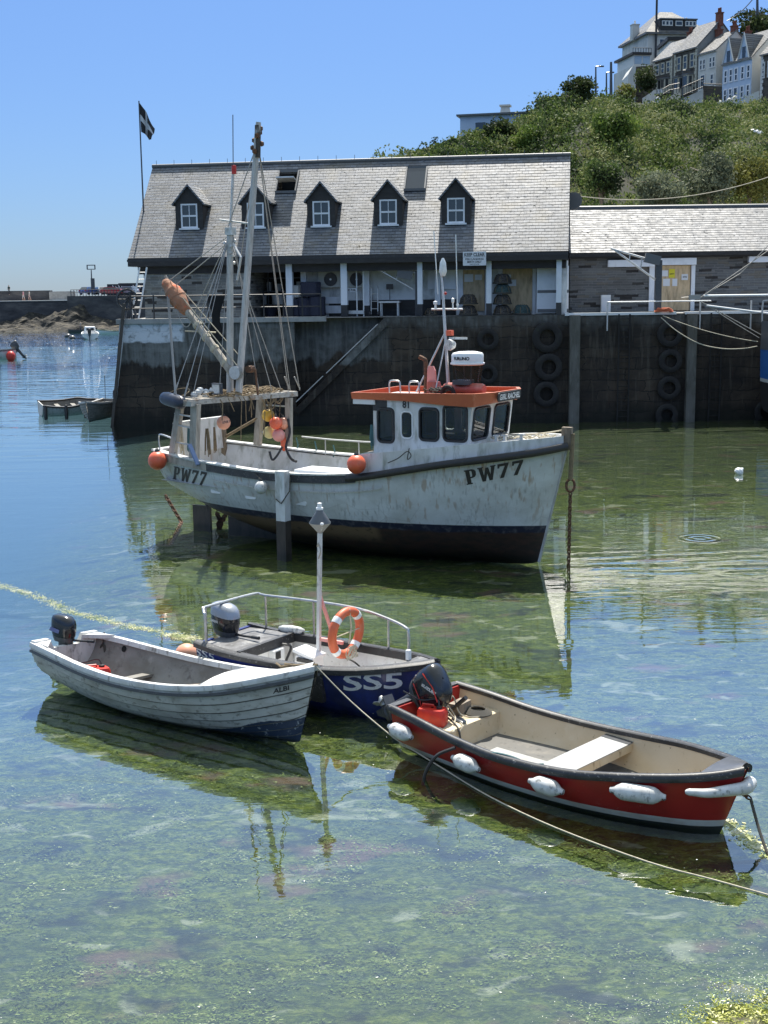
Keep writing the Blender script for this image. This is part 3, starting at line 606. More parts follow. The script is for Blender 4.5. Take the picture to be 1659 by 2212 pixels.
# ================================================================== BUILDINGS ON THE QUAY
def slate_mat(name, k, row=.19, wd=.29, dark=(.085, .096, .115), light=(.16, .175, .2), rough=.47, moss=1.0, seed=0):
    g = NG(name); v = g.obj(); x = g.sep(v); n = g.noise(g.map(v, (2.2, 2.2, 2.2), (seed, 0, 0)), 1, 3)
    u = g.math('ADD', x[0], g.math('MULTIPLY', x[1], .001)); h = g.math('MULTIPLY', x[2], k)
    hw = g.math('ADD', h, g.math('MULTIPLY', g.math('SUBTRACT', n, .5), .07))
    bk = g.n('TexBrick'); g.L(g.comb(u, hw, 0), bk.inputs['Vector']); bk.inputs['Scale'].default_value = 1; bk.inputs['Brick Width'].default_value = wd; bk.inputs['Row Height'].default_value = row
    bk.inputs['Mortar Size'].default_value = .007; bk.inputs['Mortar Smooth'].default_value = .1; bk.inputs['Color1'].default_value = (*dark, 1); bk.inputs['Color2'].default_value = (*light, 1); bk.inputs['Mortar'].default_value = (.04, .04, .04, 1)
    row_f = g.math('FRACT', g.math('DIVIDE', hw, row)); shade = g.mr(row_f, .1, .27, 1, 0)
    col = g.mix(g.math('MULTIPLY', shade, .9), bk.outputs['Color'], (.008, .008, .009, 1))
    chip = g.noise(g.map(v, (5, 5, 8), (seed + 4, 0, 0)), 1, 5, .65); col = g.mix(g.mr(chip, .61, .67, 0, .9), col, (.014, .014, .015, 1))
    ms = g.noise(g.map(v, (.8, .8, 1.2), (seed + 2, 0, 0)), 1, 5, .6); col = g.mix(g.mr(ms, .5, .72, 0, .5 * moss), col, (.15, .115, .05, 1)); col = g.mix(g.mr(ms, .32, .5, .55 * moss, 0), col, (.06, .06, .055, 1))
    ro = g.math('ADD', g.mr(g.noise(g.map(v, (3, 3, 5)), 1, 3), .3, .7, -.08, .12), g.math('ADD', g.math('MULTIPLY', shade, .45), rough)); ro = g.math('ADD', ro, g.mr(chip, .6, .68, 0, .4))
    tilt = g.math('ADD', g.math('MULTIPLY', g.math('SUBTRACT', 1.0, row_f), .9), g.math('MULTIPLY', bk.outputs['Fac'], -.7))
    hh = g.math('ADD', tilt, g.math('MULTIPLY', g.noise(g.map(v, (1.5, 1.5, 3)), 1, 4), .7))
    return g.bsdf(col, ro, 0, g.bump(hh, .6, .02), .8)
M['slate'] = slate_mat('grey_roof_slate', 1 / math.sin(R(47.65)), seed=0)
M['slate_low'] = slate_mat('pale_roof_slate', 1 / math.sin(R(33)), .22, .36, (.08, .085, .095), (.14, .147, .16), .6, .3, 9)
M['slate_small'] = slate_mat('house_roof_slate', 1.3, .3, .4, (.08, .078, .08), (.17, .165, .16), .5, .8, 5)
def stone_mat(name, a, b, c, bw=.42, rh=.13, rusty=.5):
    g = NG(name); v = g.obj(); x = g.sep(v); n = g.noise(g.map(v, (2, 2, 2)), 1, 3)
    vv = g.comb(g.math('ADD', g.math('ADD', x[0], x[1]), g.math('MULTIPLY', n, .3)), g.math('ADD', x[2], g.math('MULTIPLY', n, .09)), 0)
    bk = g.n('TexBrick'); g.L(vv, bk.inputs['Vector']); bk.inputs['Scale'].default_value = 1; bk.inputs['Brick Width'].default_value = bw; bk.inputs['Row Height'].default_value = rh; bk.inputs['Mortar Size'].default_value = .012; bk.inputs['Bias'].default_value = -.1
    bk.squash = 1.6; bk.squash_frequency = 3; bk.offset_frequency = 2; bk.offset = .37
    bk.inputs['Color1'].default_value = (*a, 1); bk.inputs['Color2'].default_value = (*b, 1); bk.inputs['Mortar'].default_value = (*c, 1)
    big = g.n('TexBrick'); g.L(g.map(vv, (1, 1, 1), (.7, .31, 0)), big.inputs['Vector']); big.inputs['Scale'].default_value = 1; big.inputs['Brick Width'].default_value = bw * 1.2; big.inputs['Row Height'].default_value = rh; big.inputs['Mortar Size'].default_value = 0
    big.inputs['Color1'].default_value = (0, 0, 0, 1); big.inputs['Color2'].default_value = (1, 1, 1, 1)
    col = g.mix(g.mr(big.outputs['Color'], .84, .88, 0, .9), bk.outputs['Color'], (.028, .022, .02, 1)); col = g.mix(g.mr(big.outputs['Color'], .12, .06, 0, rusty), col, (.2, .16, .11, 1))
    col = g.mix(g.mr(g.noise(g.map(v, (.9, .9, 1.4)), 1, 5), .4, .7, 0, .5), col, (.09, .085, .075, 1))
    return g.bsdf(col, .85, 0, g.bump(g.math('ADD', g.math('MULTIPLY', bk.outputs['Fac'], -1), g.noise(v, 9, 4)), .6, .03), .3)
M['stone'] = stone_mat('slatestone_wall', (.34, .32, .27), (.2, .19, .175), (.4, .385, .35))
M['stone_low'] = stone_mat('dark_slatestone_wall', (.19, .19, .185), (.115, .115, .12), (.24, .235, .225), .5, .12)
M['glass'] = mat('window_glass', (.025, .032, .04), .05, 0, spec=.9)
M['whitewash'] = mat('whitewashed_wall', (.78, .77, .75), .8, 0, [((.3, .29, .26), (1.2, 1.2, 1.2), .45, .7, .7), ((.12, .11, .1), (2, 2, .6), .6, .78, .7)])
M['bluewhite'] = mat('white_door_panels', (.8, .81, .84), .5, 0, [((.5, .5, .5), (2, 2, 1), .5, .75, .6)])
M['blackboard'] = mat('black_boarding', (.02, .019, .019), .7, 0, [((.05, .047, .045), (2, 2, 8), .5, .7, .6)])
M['lead'] = mat('ridge_lead', (.12, .125, .13), .5, .2)

def sash(mb_frame, mb_glass, cx, z0, z1, wd, y, cols=2, rows=2, fr=.07):      # window facing -y in the local frame
    x0, x1 = cx - wd / 2, cx + wd / 2; mb_glass.bb((x0 + .01, y + .03, z0 + .01), (x1 - .01, y + .05, z1 - .01))
    for (a, b) in (((x0, z0), (x0 + fr, z1)), ((x1 - fr, z0), (x1, z1)), ((x0 + fr, z0), (x1 - fr, z0 + fr)), ((x0 + fr, z1 - fr), (x1 - fr, z1))):
        mb_frame.bb((a[0], y - .03, a[1]), (b[0], y + .06, b[1]))
    zm = (z0 + z1) / 2; mb_frame.bb((x0 + fr, y - .02, zm - .04), (x1 - fr, y + .055, zm + .04))
    for k in range(1, cols): x = x0 + (x1 - x0) * k / cols; mb_frame.bb((x - .015, y - .005, z0 + fr), (x + .015, y + .052, zm - .04)); mb_frame.bb((x - .015, y - .005, zm + .04), (x + .015, y + .052, z1 - fr))

BF = Frame(-12.054, 62, -8.79); ZE, ZR, DR, LB = 7.694, 12.28, 4.182, 20.8; SL = (ZR - ZE) / DR; ZG = 4.8
bld = thing('fish_store', 'long stone harbour store with a steep slate roof, five black dormers and an open colonnade', 'building', BF.loc, BF.rot)
def roof_pt(px, py):                       # photo point on the front roof slope, local
    d = BF._d(px, py); o = BF.o; t = (ZE + SL * o.y - o.z) / (d.z - SL * d.y); return o + d * t
# stone end bay
xe = BF.y((540, 600), .5).x
mb = MB(); mb.bb((.55, .5, ZG - .02), (xe, 7.9, ZE + .02)); mb.build('stone_wall', M['stone'], bld, ang=0)
mb = MB()
for s_ in (.56, LB - .35): mb.add([(s_, .5, ZE), (s_, 7.86, ZE), (s_, DR, ZR - .12), (s_ + .3, .5, ZE), (s_ + .3, 7.86, ZE), (s_ + .3, DR, ZR - .12)], [(0, 1, 2), (5, 4, 3), (0, 2, 5, 3), (1, 4, 5, 2)])
mb.build('gable', M['stone'], bld, ang=0)
xd = BF.y((655, 600), 1.7).x
mb = MB(); mb.bb((xe, 4.4, ZG), (xd, 4.5, ZE)); mb.bb((xd - .15, 1.9, ZG), (xd, 4.4, ZE)); mb.build('store_bay', M['blackboard'], bld, ang=0)
mb = MB(); mb.bb((xd, 1.9, ZG), (LB - .3, 2.1, ZE)); mb.bb((LB - .3, .5, ZG), (LB - .05, 7.8, ZE)); mb.build('back_wall', M['whitewash'], bld, ang=0)
mb = MB(); mb.bb((xd + 1.2, 1.86, ZG), (BF.y((985, 660), 1.88).x, 1.895, ZG + .75)); mb.build('black_plinth', M['blackboard'], bld, ang=0)
# fascia beam and soffit
mb = MB(); mb.bb((-.02, -.06, ZE - .42), (LB, .06, ZE - .03)); mb.bb((-.02, .06, ZE - .42), (LB, 1.88, ZE - .36)); mb.bb((.3, .42, ZE - .78), (LB - .1, .6, ZE - .42)); mb.build('fascia', M['blackboard'], bld, ang=0)
# columns
for px in (625, 743, 907, 1056, 1207):
    p = BF.y((px, 640), .34 if px != 1207 else .2); mb = MB(); wdt = .3 if px in (743, 625) else .24
    zt = ZE - .42; mb.bb((p.x - wdt / 2, p.y, ZG + .55), (p.x + wdt / 2, p.y + wdt, zt)); mb.bb((p.x - wdt / 2 - .003, p.y - .003, ZG), (p.x + wdt / 2 + .003, p.y + wdt, ZG + .55), 1)
    mb.build('column', [M['bluewhite'], M['black']], bld, ang=0)
for px in (656, 792, 945):
    p = BF.y((px, 640), 1.35); mb = MB(); mb.bb((p.x - .13, p.y, ZG + .5), (p.x + .13, p.y + .2, ZE - .4)); mb.bb((p.x - .133, p.y - .003, ZG), (p.x + .133, p.y + .2, ZG + .5), 1); mb.build('column', [M['bluewhite'], M['black']], bld, ang=0)
# roof slopes, with holes for the open rooflight
th = Vector((0, .1, .09)) * -1
def rp(x, y): return (x, y, ZE + SL * y)
a1, b1 = roof_pt(597, 417), roof_pt(640, 371)
mb = MB(); mb.plate([[(0, -.06), (LB, -.06), (LB, DR), (0, DR)], [(a1.x, a1.y), (a1.x + .92, a1.y), (a1.x + .92, b1.y), (a1.x, b1.y)]], lambda x, y: rp(x, y), (0, .1, -.1))
mb.add([(0, DR + .001, ZR), (LB, DR + .001, ZR), (LB, 2 * DR + .06, ZE - .06), (0, 2 * DR + .06, ZE - .06)], [(0, 1, 2, 3)])
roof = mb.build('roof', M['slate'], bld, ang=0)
mb = MB(); mb.tube([(-.02, DR, ZR + .02), (LB + .02, DR, ZR + .02)], .1, 8)
for i in range(23): mb.tube([(.2 + i * .92, DR, ZR + .08), (.2 + i * .92, DR, ZR + .3)], .012, 4)
mb.build('ridge', M['lead'], roof)
mb = MB(); mb.bb((-.05, -.07, ZE - .2), (LB, .0, ZE - .09)); mb.build('gutter', M['black'], bld)
p0, p1 = a1, Vector((a1.x + .92, b1.y, 0))
mb = MB(); rz = lambda y: ZE + SL * y
for (q, r_) in (((p0.x - .03, p0.y), (p0.x - .03, p1.y)), ((p1.x + .03, p0.y), (p1.x + .03, p1.y)), ((p0.x - .06, p0.y), (p1.x + .06, p0.y)), ((p0.x - .06, p1.y), (p1.x + .06, p1.y))):
    mb.bar((q[0], q[1] - .04, rz(q[1]) + .04), (r_[0], r_[1] - .04, rz(r_[1]) + .04), .07, .12)
rl = mb.build('rooflight', M['lead'], bld); mb = MB(); ym = (p0.y + p1.y) / 2 + .1; n = Vector((0, -.9, .35)).normalized()
mb.bar((p0.x + .02, ym - .35, rz(ym) + .02), (p1.x - .02, ym - .35, rz(ym) + .02), .75, .07, (0, .2, 1)); mb.build('open_sash', M['alu'], rl)
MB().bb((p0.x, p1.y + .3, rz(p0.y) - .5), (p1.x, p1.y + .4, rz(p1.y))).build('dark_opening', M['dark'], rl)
a2, b2 = roof_pt(874, 413), roof_pt(920, 364); mb = MB(); mg = MB(); wd2 = .98
for (q, r_) in (((a2.x, a2.y), (a2.x, b2.y)), ((a2.x + wd2, a2.y), (a2.x + wd2, b2.y)), ((a2.x - .03, a2.y), (a2.x + wd2 + .03, a2.y)), ((a2.x - .03, b2.y), (a2.x + wd2 + .03, b2.y))):
    mb.bar((q[0], q[1] - .06, rz(q[1]) + .06), (r_[0], r_[1] - .06, rz(r_[1]) + .06), .07, .12)
rl2 = mb.build('rooflight', M['lead'], bld); rl2['label'] = 'closed rooflight with a blue-grey pane'
mg.add([(a2.x, a2.y - .06, rz(a2.y) + .06), (a2.x + wd2, a2.y - .06, rz(a2.y) + .06), (a2.x + wd2, b2.y - .06, rz(b2.y) + .06), (a2.x, b2.y - .06, rz(b2.y) + .06)], [(0, 1, 2, 3)]); mg.build('pane', M['glass'], rl2, ang=0, recalc=False)
# dormers
for (wx, wy0, wx1) in ((390, 493, 428), (533, 491, 571), (674, 488, 713), (818, 485, 858), (964, 482, 1004)):
    b = roof_pt((wx + wx1) / 2 + 1, wy0 + 2); cx, yf, z0 = b.x, b.y - .02, b.z; hw = .68; ze = z0 + 1.33; za = ze + .78
    back = lambda z: (z - ZE) / SL + .1
    mb = MB(); mb.plate([[(-hw, z0), (hw, z0), (hw, ze), (0, za - .06), (-hw, ze)], [(-.42, z0 + .04), (-.42, z0 + 1.2), (.42, z0 + 1.2), (.42, z0 + .04)]], lambda x, z: (cx + x, yf, z), (0, .08, 0))
    for s_ in (-1, 1): mb.add([(cx + s_ * hw, yf, z0), (cx + s_ * hw, yf, ze), (cx + s_ * hw, back(ze), ze), (cx + s_ * hw, back(z0), z0)], [(0, 1, 2, 3)])
    dm = mb.build('dormer', M['blackboard'], bld, ang=0)
    mf, mg = MB(), MB(); sash(mf, mg, cx, z0 + .05, z0 + 1.19, .82, yf + .02); mf.bb((cx - .5, yf - .1, z0 - .03), (cx + .5, yf + .05, z0 + .045)); wn = mf.build('window', M['bluewhite'], dm, ang=0); mg.build('pane', M['glass'], dm, ang=0)
    mb = MB(); ov = .14; k = (za - ze) / hw
    for s_ in (-1, 1):
        e0 = (cx + s_ * (hw + ov), yf - .16, ze - ov * k); r0 = (cx, yf - .16, za); r1 = (cx, back(za) + .12, za); e1 = (cx + s_ * (hw + ov), back(ze - ov * k) + .05, ze - ov * k)
        T = [Vector(q) for q in (e0, r0, r1, e1)]; dn = Vector((-s_ * .03, 0, -.07)); mb.add(T + [q + dn for q in T], [(0, 1, 2, 3), (7, 6, 5, 4), (0, 4, 5, 1), (3, 2, 6, 7), (0, 3, 7, 4)])
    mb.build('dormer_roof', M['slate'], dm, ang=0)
# doors, boards
def panel(x0, y0, x1, y1, yl, m_, name, th=.05, parent=bld):
    a, b = BF.y((x0, y1), yl), BF.y((x1, y0), yl); return MB().bb((a.x, yl - th, max(a.z, ZG + .01)), (b.x, yl, b.z)).build(name, m_, parent, ang=0)
dr = panel(1001, 583, 1047, 672, 1.86, M['plywood'], 'boarded_door'); dr['label'] = 'plywood boarded door with pale notices'
fr_ = MB()
for (x0, x1) in ((988, 1000), (1048, 1056)): a, b = BF.y((x0, 672), 1.83), BF.y((x1, 577), 1.83); fr_.bb((a.x, 1.78, ZG), (b.x, 1.83, b.z))
a, b = BF.y((988, 583), 1.83), BF.y((1056, 576), 1.83); fr_.bb((a.x, 1.775, a.z), (b.x, 1.83, b.z)); fr_.build('door_frame', M['bluewhite'], dr, ang=0)
for q in ((1003, 592, 1022, 609), (1026, 593, 1041, 605)): panel(*q, 1.80, M['paper'], 'notice', .006, dr)
dr = panel(1086, 579, 1150, 672, 1.86, M['plywood'], 'boarded_door'); dr['label'] = 'wide brown boarded opening behind the pot stack'
fr_ = MB()
for (x0, x1) in ((1076, 1085), (1150, 1158)): a, b = BF.y((x0, 672), 1.83), BF.y((x1, 571), 1.83); fr_.bb((a.x, 1.78, ZG), (b.x, 1.83, b.z))
a, b = BF.y((1076, 579), 1.83), BF.y((1158, 572), 1.83); fr_.bb((a.x, 1.775, a.z), (b.x, 1.83, b.z)); fr_.build('door_frame', M['bluewhite'], dr, ang=0)
for q in ((1092, 593, 1104, 601), (1097, 604, 1115, 618)): panel(*q, 1.80, M['paper'], 'notice', .006, dr)
wp = panel(1159, 574, 1229, 676, 1.3, M['bluewhite'], 'white_shutter_doors'); panel(1161, 626, 1229, 633, 1.24, M['lead'], 'grey_stripe', .006, wp); panel(1161, 667, 1229, 675, 1.24, M['lead'], 'grey_stripe', .006, wp)
panel(924, 583, 985, 625, 1.86, M['bluewhite'], 'white_panel'); panel(696, 641, 741, 656, 1.86, M['bluewhite'], 'white_panel', .06); panel(696, 660, 741, 677, 1.86, M['bluewhite'], 'white_panel', .06)
panel(660, 552, 1056, 570, 1.86, M['grey_white'], 'wall_boards', .04)
for i, px in enumerate((688, 747)):
    a, b = BF.y((px, 621), 1.5), BF.y((px + (46 if i == 0 else 41), 586), 1.5)
    t = thing('air_conditioner', ('cream fan unit on the wall left of the wide white column', 'cream fan unit on the wall right of the wide white column')[i], 'fan unit', BF.W((a.x, 1.5, a.z)), R(BF.deg), 'fan units on the colonnade wall')
    w_, h_ = b.x - a.x, b.z - a.z; MB().bb((0, 0, 0), (w_, .34, h_)).build('casing', mat('cream_metal', (.5, .48, .42), .5) if i == 0 else bpy.data.materials['cream_metal'], t, ang=0)
    mb = MB(); mb.lathe([(.0, 0), (.4 * h_, 0), (.43 * h_, .015), (.43 * h_, .03)], (w_ * .57, -.005, h_ * .5), (0, -1, 0), 24); mb.build('fan_grille', M['black'], t)
    MB().lathe([(.0, 0), (.05, 0), (.05, .03)], (w_ * .57, -.03, h_ * .5), (0, -1, 0), 10).build('hub', M['alu'], t)
# KEEP CLEAR sign
a, b = BF.y((1000, 574), -.12), BF.y((1050, 543), -.12); w_, h_ = b.x - a.x, b.z - a.z
t = thing('warning_sign', 'white rectangular KEEP CLEAR sign hung on the black eaves beam', 'sign', BF.W((a.x, -.12, a.z)), R(BF.deg))
MB().bb((0, 0, 0), (w_, .03, h_)).build('board', M['paper'], t, ang=0)
for key, z0, hh, ww in (('KEEP CLEAR', .66, .25, .88), ('FISH LANDING', .40, .13, .78), ('BERTH ONLY', .19, .16, .62), ('NOTICE', .06, .07, .4)):
    letters('lettering', key, (w_ * (1 - ww) / 2, -.004, h_ * z0), (1, 0, 0), (0, 0, 1), h_ * hh, M['ink'], t, wd=w_ * ww)
MB().bb((.03, -.003, h_ * .61), (w_ - .03, -.001, h_ * .625)).build('rule', M['ink'], t, ang=0)
# clutter under the colonnade
def local_thing(name, label, cat, px, py, yl, group=None): p = BF.y((px, py), yl); return thing(name, label, cat, BF.W((p.x, yl, ZG)), R(BF.deg), group)
M['potnet'] = mat('dark_pot_netting', (.035, .03, .027), .9, 0, [((.2, .18, .16), (16, 16, 28), .52, .62, .7)], ((22, 22, 40), 1, .04)); M['potgreen'] = mat('green_pot_netting', (.03, .06, .06), .9, 0, [((.15, .2, .2), (16, 16, 28), .54, .64, .7)], ((22, 22, 40), 1, .04))
pot0 = None
def pot(px, yl, z, label, green=False, s=1.0):
    t = thing('lobster_pot', label, 'lobster pot', BF.W((BF.y((px, 670), yl).x, yl, ZG + z)), R(BF.deg + random.uniform(-20, 20)), 'lobster pots stacked on the quay')
    mb = MB(); prof = [(.40, .03), (.42, .08), (.40, .14), (.41, .2), (.36, .28), (.3, .4), (.27, .44), (.16, .47), (.13, .42)]; mb.lathe([(r_ * s, h_ * s) for r_, h_ in prof], n=14); mb.build('netting', M['potgreen'] if green else M['potnet'], t)
    mb = MB(); mb.tube([(.43 * s * math.cos(k * PI / 8), .43 * s * math.sin(k * PI / 8), .05) for k in range(16)], .035, 6, closed=True); mb.build('base_ring', M['darkrope'], t)
    mb = MB()
    for k in range(7): a = k * 2 * PI / 7; mb.tube([(.43 * s * math.cos(a), .43 * s * math.sin(a), .05), (.38 * s * math.cos(a), .38 * s * math.sin(a), .28 * s), (.2 * s * math.cos(a), .2 * s * math.sin(a), .48 * s)], .014, 5)
    mb.build('hoop', M['brownrope'], t)
for i, (px, yl, z, l, gr) in enumerate(((1012, .8, 0, 'bottom pot of the stack of two by the boarded door', 0), (1012, .8, .5, 'top pot of the stack of two by the boarded door', 0), (1085, .8, 0, 'lowest pot of the tallest stack beside a white column', 0), (1085, .8, .48, 'second pot up in the tallest stack', 0), (1085, .8, .96, 'greenish pot third up in the tallest stack', 1), (1085, .8, 1.42, 'topmost dark pot of the tallest stack', 0), (1127, .9, 0, 'single green-netted pot right of the tallest stack', 1), (930, .8, 0, 'low dark pot near the column left of the sign', 0))): pot(px, yl, z, l, gr, 1 if i != 7 else .7)
t = local_thing('steel_table', 'small steel-framed table in the black lower wall of the colonnade', 'table', 842, 678, 1.3); mb = MB()
for x in (-.4, .4): mb.bb((x - .025, -.2, 0), (x + .025, -.15, .62)); mb.bb((x - .025, .2, 0), (x + .025, .25, .62))
mb.build('legs', M['alu'], t, ang=0); MB().bb((-.5, -.25, .62), (.5, .3, .7)).build('top', M['alu'], t, ang=0)
t = local_thing('gear_rack', 'tall pale steel frame rack standing between two columns', 'rack', 767, 678, .9); mb = MB()
for x in (-.42, .1, .42): mb.bb((x - .025, -.025, 0), (x + .025, .025, 2.15))
mb.bb((-.42, -.022, 2.15), (.42, .022, 2.2)); mb.build('uprights', M['clean_white'], t, ang=0); MB().bb((-.45, -.15, .12), (.45, .15, .28)).build('foot', M['alu'], t, ang=0); MB().bb((-.42, -.05, 1.15), (.12, -.03, 1.33)).build('plate', M['paper'], t, ang=0)
letters('lettering', 'NO FUEL', (-.38, -.056, 1.18), (1, 0, 0), (0, 0, 1), .11, M['ink'], t, wd=.46)
t = local_thing('sack_trolley', 'grey sack trolley leaning behind the white column', 'trolley', 809, 678, .9); mb = MB()
for x in (-.16, .16): mb.tube([(x, 0, .1), (x, .12, 1.3), (x, .02, 1.42)], .025, 6)
for z in (.35, .7, 1.05): mb.tube([(-.16, z * .09, z), (.16, z * .09, z)], .02, 5)
mb.build('frame', M['alu'], t); MB().lathe([(.0, -.04), (.12, -.04), (.12, .04), (0, .04)], (-.2, .0, .12), (1, 0, 0), 12).lathe([(.0, -.04), (.12, -.04), (.12, .04), (0, .04)], (.2, .0, .12), (1, 0, 0), 12).build('wheels', M['black'], t)
t = local_thing('scales', 'small black weighing scales on a post in the colonnade', 'scales', 842, 640, 1.5); MB().bb((-.16, -.05, 1.25), (.16, .05, 1.5)).build('dial', M['black'], t); MB().tube([(0, 0, 0.71), (0, 0, 1.25)], .02, 6).build('post', M['charcoal'], t)
for i, (px, w_, h_, z, l) in enumerate(((632, .8, .85, 0, 'navy mesh bag at the left under the dark bay'), (660, .9, .9, 0, 'navy mesh bag in the middle of the row'), (684, .8, .95, 0, 'navy mesh bag at the right end of the row'), (637, .75, .6, .9, 'pale mesh crate piled on the left navy bag'), (672, .95, .7, .95, 'blue mesh crate piled on the navy bags'))):
    p = BF.y((px, 660), .9); mb = MB(); q = [(r_, h) for r_, h in ((.42, 0), (.5, .1), (.48, .6), (.5, .95), (.44, 1.0))]; mb.lathe([(r_ * w_ * 1.1, h * h_) for r_, h in q], n=8)
    o = mb.solo('mesh_bag', M['navycloth'] if i != 3 else M['grey_white'], l, 'bag', 'mesh bags piled under the eaves'); o.location = BF.W((p.x, .9 + (i % 2) * .15, ZG + z)); o.rotation_euler.z = R(BF.deg + 10 * i)
for i, (px, py, s_, l) in enumerate(((605, 640, 1.0, 'grey fish tub in the dark bay'), (585, 665, .8, 'pale fish tub low in the dark bay'))):
    p = BF.y((px, py), 2.2); mb = MB(); mb.lathe([(.3, 0), (.45, .5), (.47, .52), (.42, .5), (.28, .06)], n=12); o = mb.solo('fish_tub', M['navycloth'] if i else M['grey_white'], l, 'tub'); o.location = BF.W((p.x, 2.2, ZG + .6 * (1 - i))); o.scale = (s_,) * 3
t = local_thing('rack', 'tall dark rack of gear in the open bay behind the mast', 'rack', 600, 640, 3.0); mb = MB()
for x in (-1.4, -.5, .4, 1.3): mb.bb((x, 0, 0), (x + .06, .5, 2.4))
for z in (.55, 1.2, 1.85): mb.bb((-1.4, 0, z), (1.36, .5, z + .05))
mb.build('frame', M['charcoal'], t, ang=0); mb = MB()
for k in range(11): x = -1.3 + k * .25; zb = (.6, 1.25)[k % 2]; MB().bb((x, .05, zb), (x + .2, .4, zb + random.uniform(.2, .5))).build('stored_box', M['grey_white'], t, ang=0)
# davits (post, jib, strut)
def davit(post, base_y, tip, strut, y, label, boxpx=None, F=None, wd=.28):
    P = lambda q: (F.W(F.y(q, y)) if F else ony(q[0], q[1], y)); a = P((post[0], base_y)); b = P((post[0], post[1])); t = thing('davit', label, 'davit', a); L_ = lambda v: v - a
    MB().bb((-wd / 2, -wd / 2, -.3), (wd / 2, wd / 2, L_(b).z)).build('post', M['charcoal'], t, ang=0); tp = L_(P(tip)); st = L_(P(strut)); top = Vector((0, 0, L_(b).z - .1)); mb = MB()
    mb.tube([top, tp], .05, 6).tube([st, tp + (top - tp) * .05], .045, 6)
    for k in (.35, .6): mb.tube([top.lerp(tp, k), st.lerp(tp, k)], .03, 5)
    mb.build('jib', M['alu'], t)
    if boxpx: q = L_(P(boxpx)); MB().box(q + Vector((0, -.12, 0)), (.72, .2, .42), Matrix.Rotation(R(-14), 3, 'Y').to_3x3().inverted()).build('floodlight', M['lead'], t, ang=0)
    return t
davit((1420, 562), 682, (1320, 537), (1418, 606), 59.25, 'dark steel davit on the quay edge with a jib reaching left and a floodlight box', (1408, 560))
davit((900, 585), 682, (790, 568), (893, 625), .7, 'grey davit under the colonnade with a slanting jib and square lamp', (874, 592), BF, .12)
# railing along the left of the quay
t = thing('railing', 'black quay-edge railing in front of the stone end bay', 'railing', (-12, YQ + .15, ZQ)); mb = MB(); X0, X1 = -11.85, ony(694, 660, YQ + .15).x
for px in (283, 332, 404, 449, 527, 570, 612, 653, 693): x = ony(px, 660, YQ + .15).x + 12; mb.tube([(x, 0, 0), (x, 0, 1.12)], .035, 6)
mb.build('posts', M['black'], t); mb = MB()
for z in (.52, 1.08): mb.tube([(X0 + 12, 0, z), (X1 + 12, 0, z)], .03, 6)
mb.build('rails', M['black'], t)
mb = MB(); rr_ = [(.42, 1.05), (.34, .8), (.2, .3), (.17, -.1), (.3, -.5), (.46, -.95)]; px0 = ony(465, 640, YQ - .1)
rows = [[(px0.x + r_ * math.cos(a) * (1 + .12 * math.sin(3 * a + h)), YQ - .14 + .22 * r_ * math.sin(a), ZQ + h) for a in [k * 2 * PI / 18 for k in range(18)]] for r_, h in rr_]
mb.grid(rows, closed=True); mb.solo('draped_net', mat('black_net', (.008, .008, .009), .95), 'black net gathered over the railing and hanging down the wall', 'net')
a, b = onz(243, 917, 0), ony(268, 655, 58.6); mb = MB(); mb.bar(ony(242, 925, 58.8), ony(268, 655, 58.8), .13, .13, (0, 1, 0)); mb.solo('timber_post', M['dark_timber'], 'long dark timber post leaning against the left corner of the harbour wall', 'post')
MB().bar(ony(247, 890, 58.9), ony(265, 735, 58.9), .06, .08, (0, 1, 0)).solo('white_pipe', M['clean_white'], 'thin white pipe running down the left corner of the harbour wall', 'pipe')
t = thing('hand_winch', 'black hand winch with a spoked wheel at the left end of the quay', 'winch', (-11.75, 59.7, ZQ)); mb = MB(); mb.tube([(.45 * math.cos(k * PI / 10), 0, .95 + .45 * math.sin(k * PI / 10)) for k in range(20)], .05, 6, closed=True)
for k in range(3): a = k * PI / 3; mb.tube([(-.43 * math.cos(a), 0, .95 - .43 * math.sin(a)), (.43 * math.cos(a), 0, .95 + .43 * math.sin(a))], .03, 5)
mb.build('wheel', M['black'], t); mb = MB(); mb.bar((-.2, .15, 0), (.1, .15, 1.3), .1, .1).bar((.4, .15, 0), (.05, .15, 1.2), .1, .1); mb.build('frame', M['charcoal'], t)
t = thing('boarding_ladder', 'white boarding ladder propped at the left end of the quay', 'ladder', (-11.3, 60.3, ZQ)); mb = MB()
for s_ in (-.17, .17): mb.tube([(s_ - .25, 0, 0), (s_ + .25, 0, 2.4)], .04, 6)
mb.build('stiles', M['clean_white'], t); mb = MB()
for k in range(7): z = .25 + k * .32; mb.tube([(-.17 - .25 + z / 2.4 * .5, 0, z), (.17 - .25 + z / 2.4 * .5, 0, z)], .025, 5)
mb.build('rungs', M['alu'], t)
mb = MB(); p = ony(315, 690, YQ - .15); p1 = ony(538, 690, YQ - .15); mb.tube([(p1.x - 2.05 + .17 * math.cos(k * PI / 6), YQ - .15, 4.05 + .17 * math.sin(k * PI / 6)) for k in range(12)], .03, 6, closed=True); mb.tube([(p1.x - 2.05, YQ - .14, 4.2), (p1.x - 2.05, YQ - .14, 4.75)], .025, 5); mb.solo('mooring_ring', M['rust'], 'iron mooring ring hanging on the whitewashed part of the wall', 'ring')

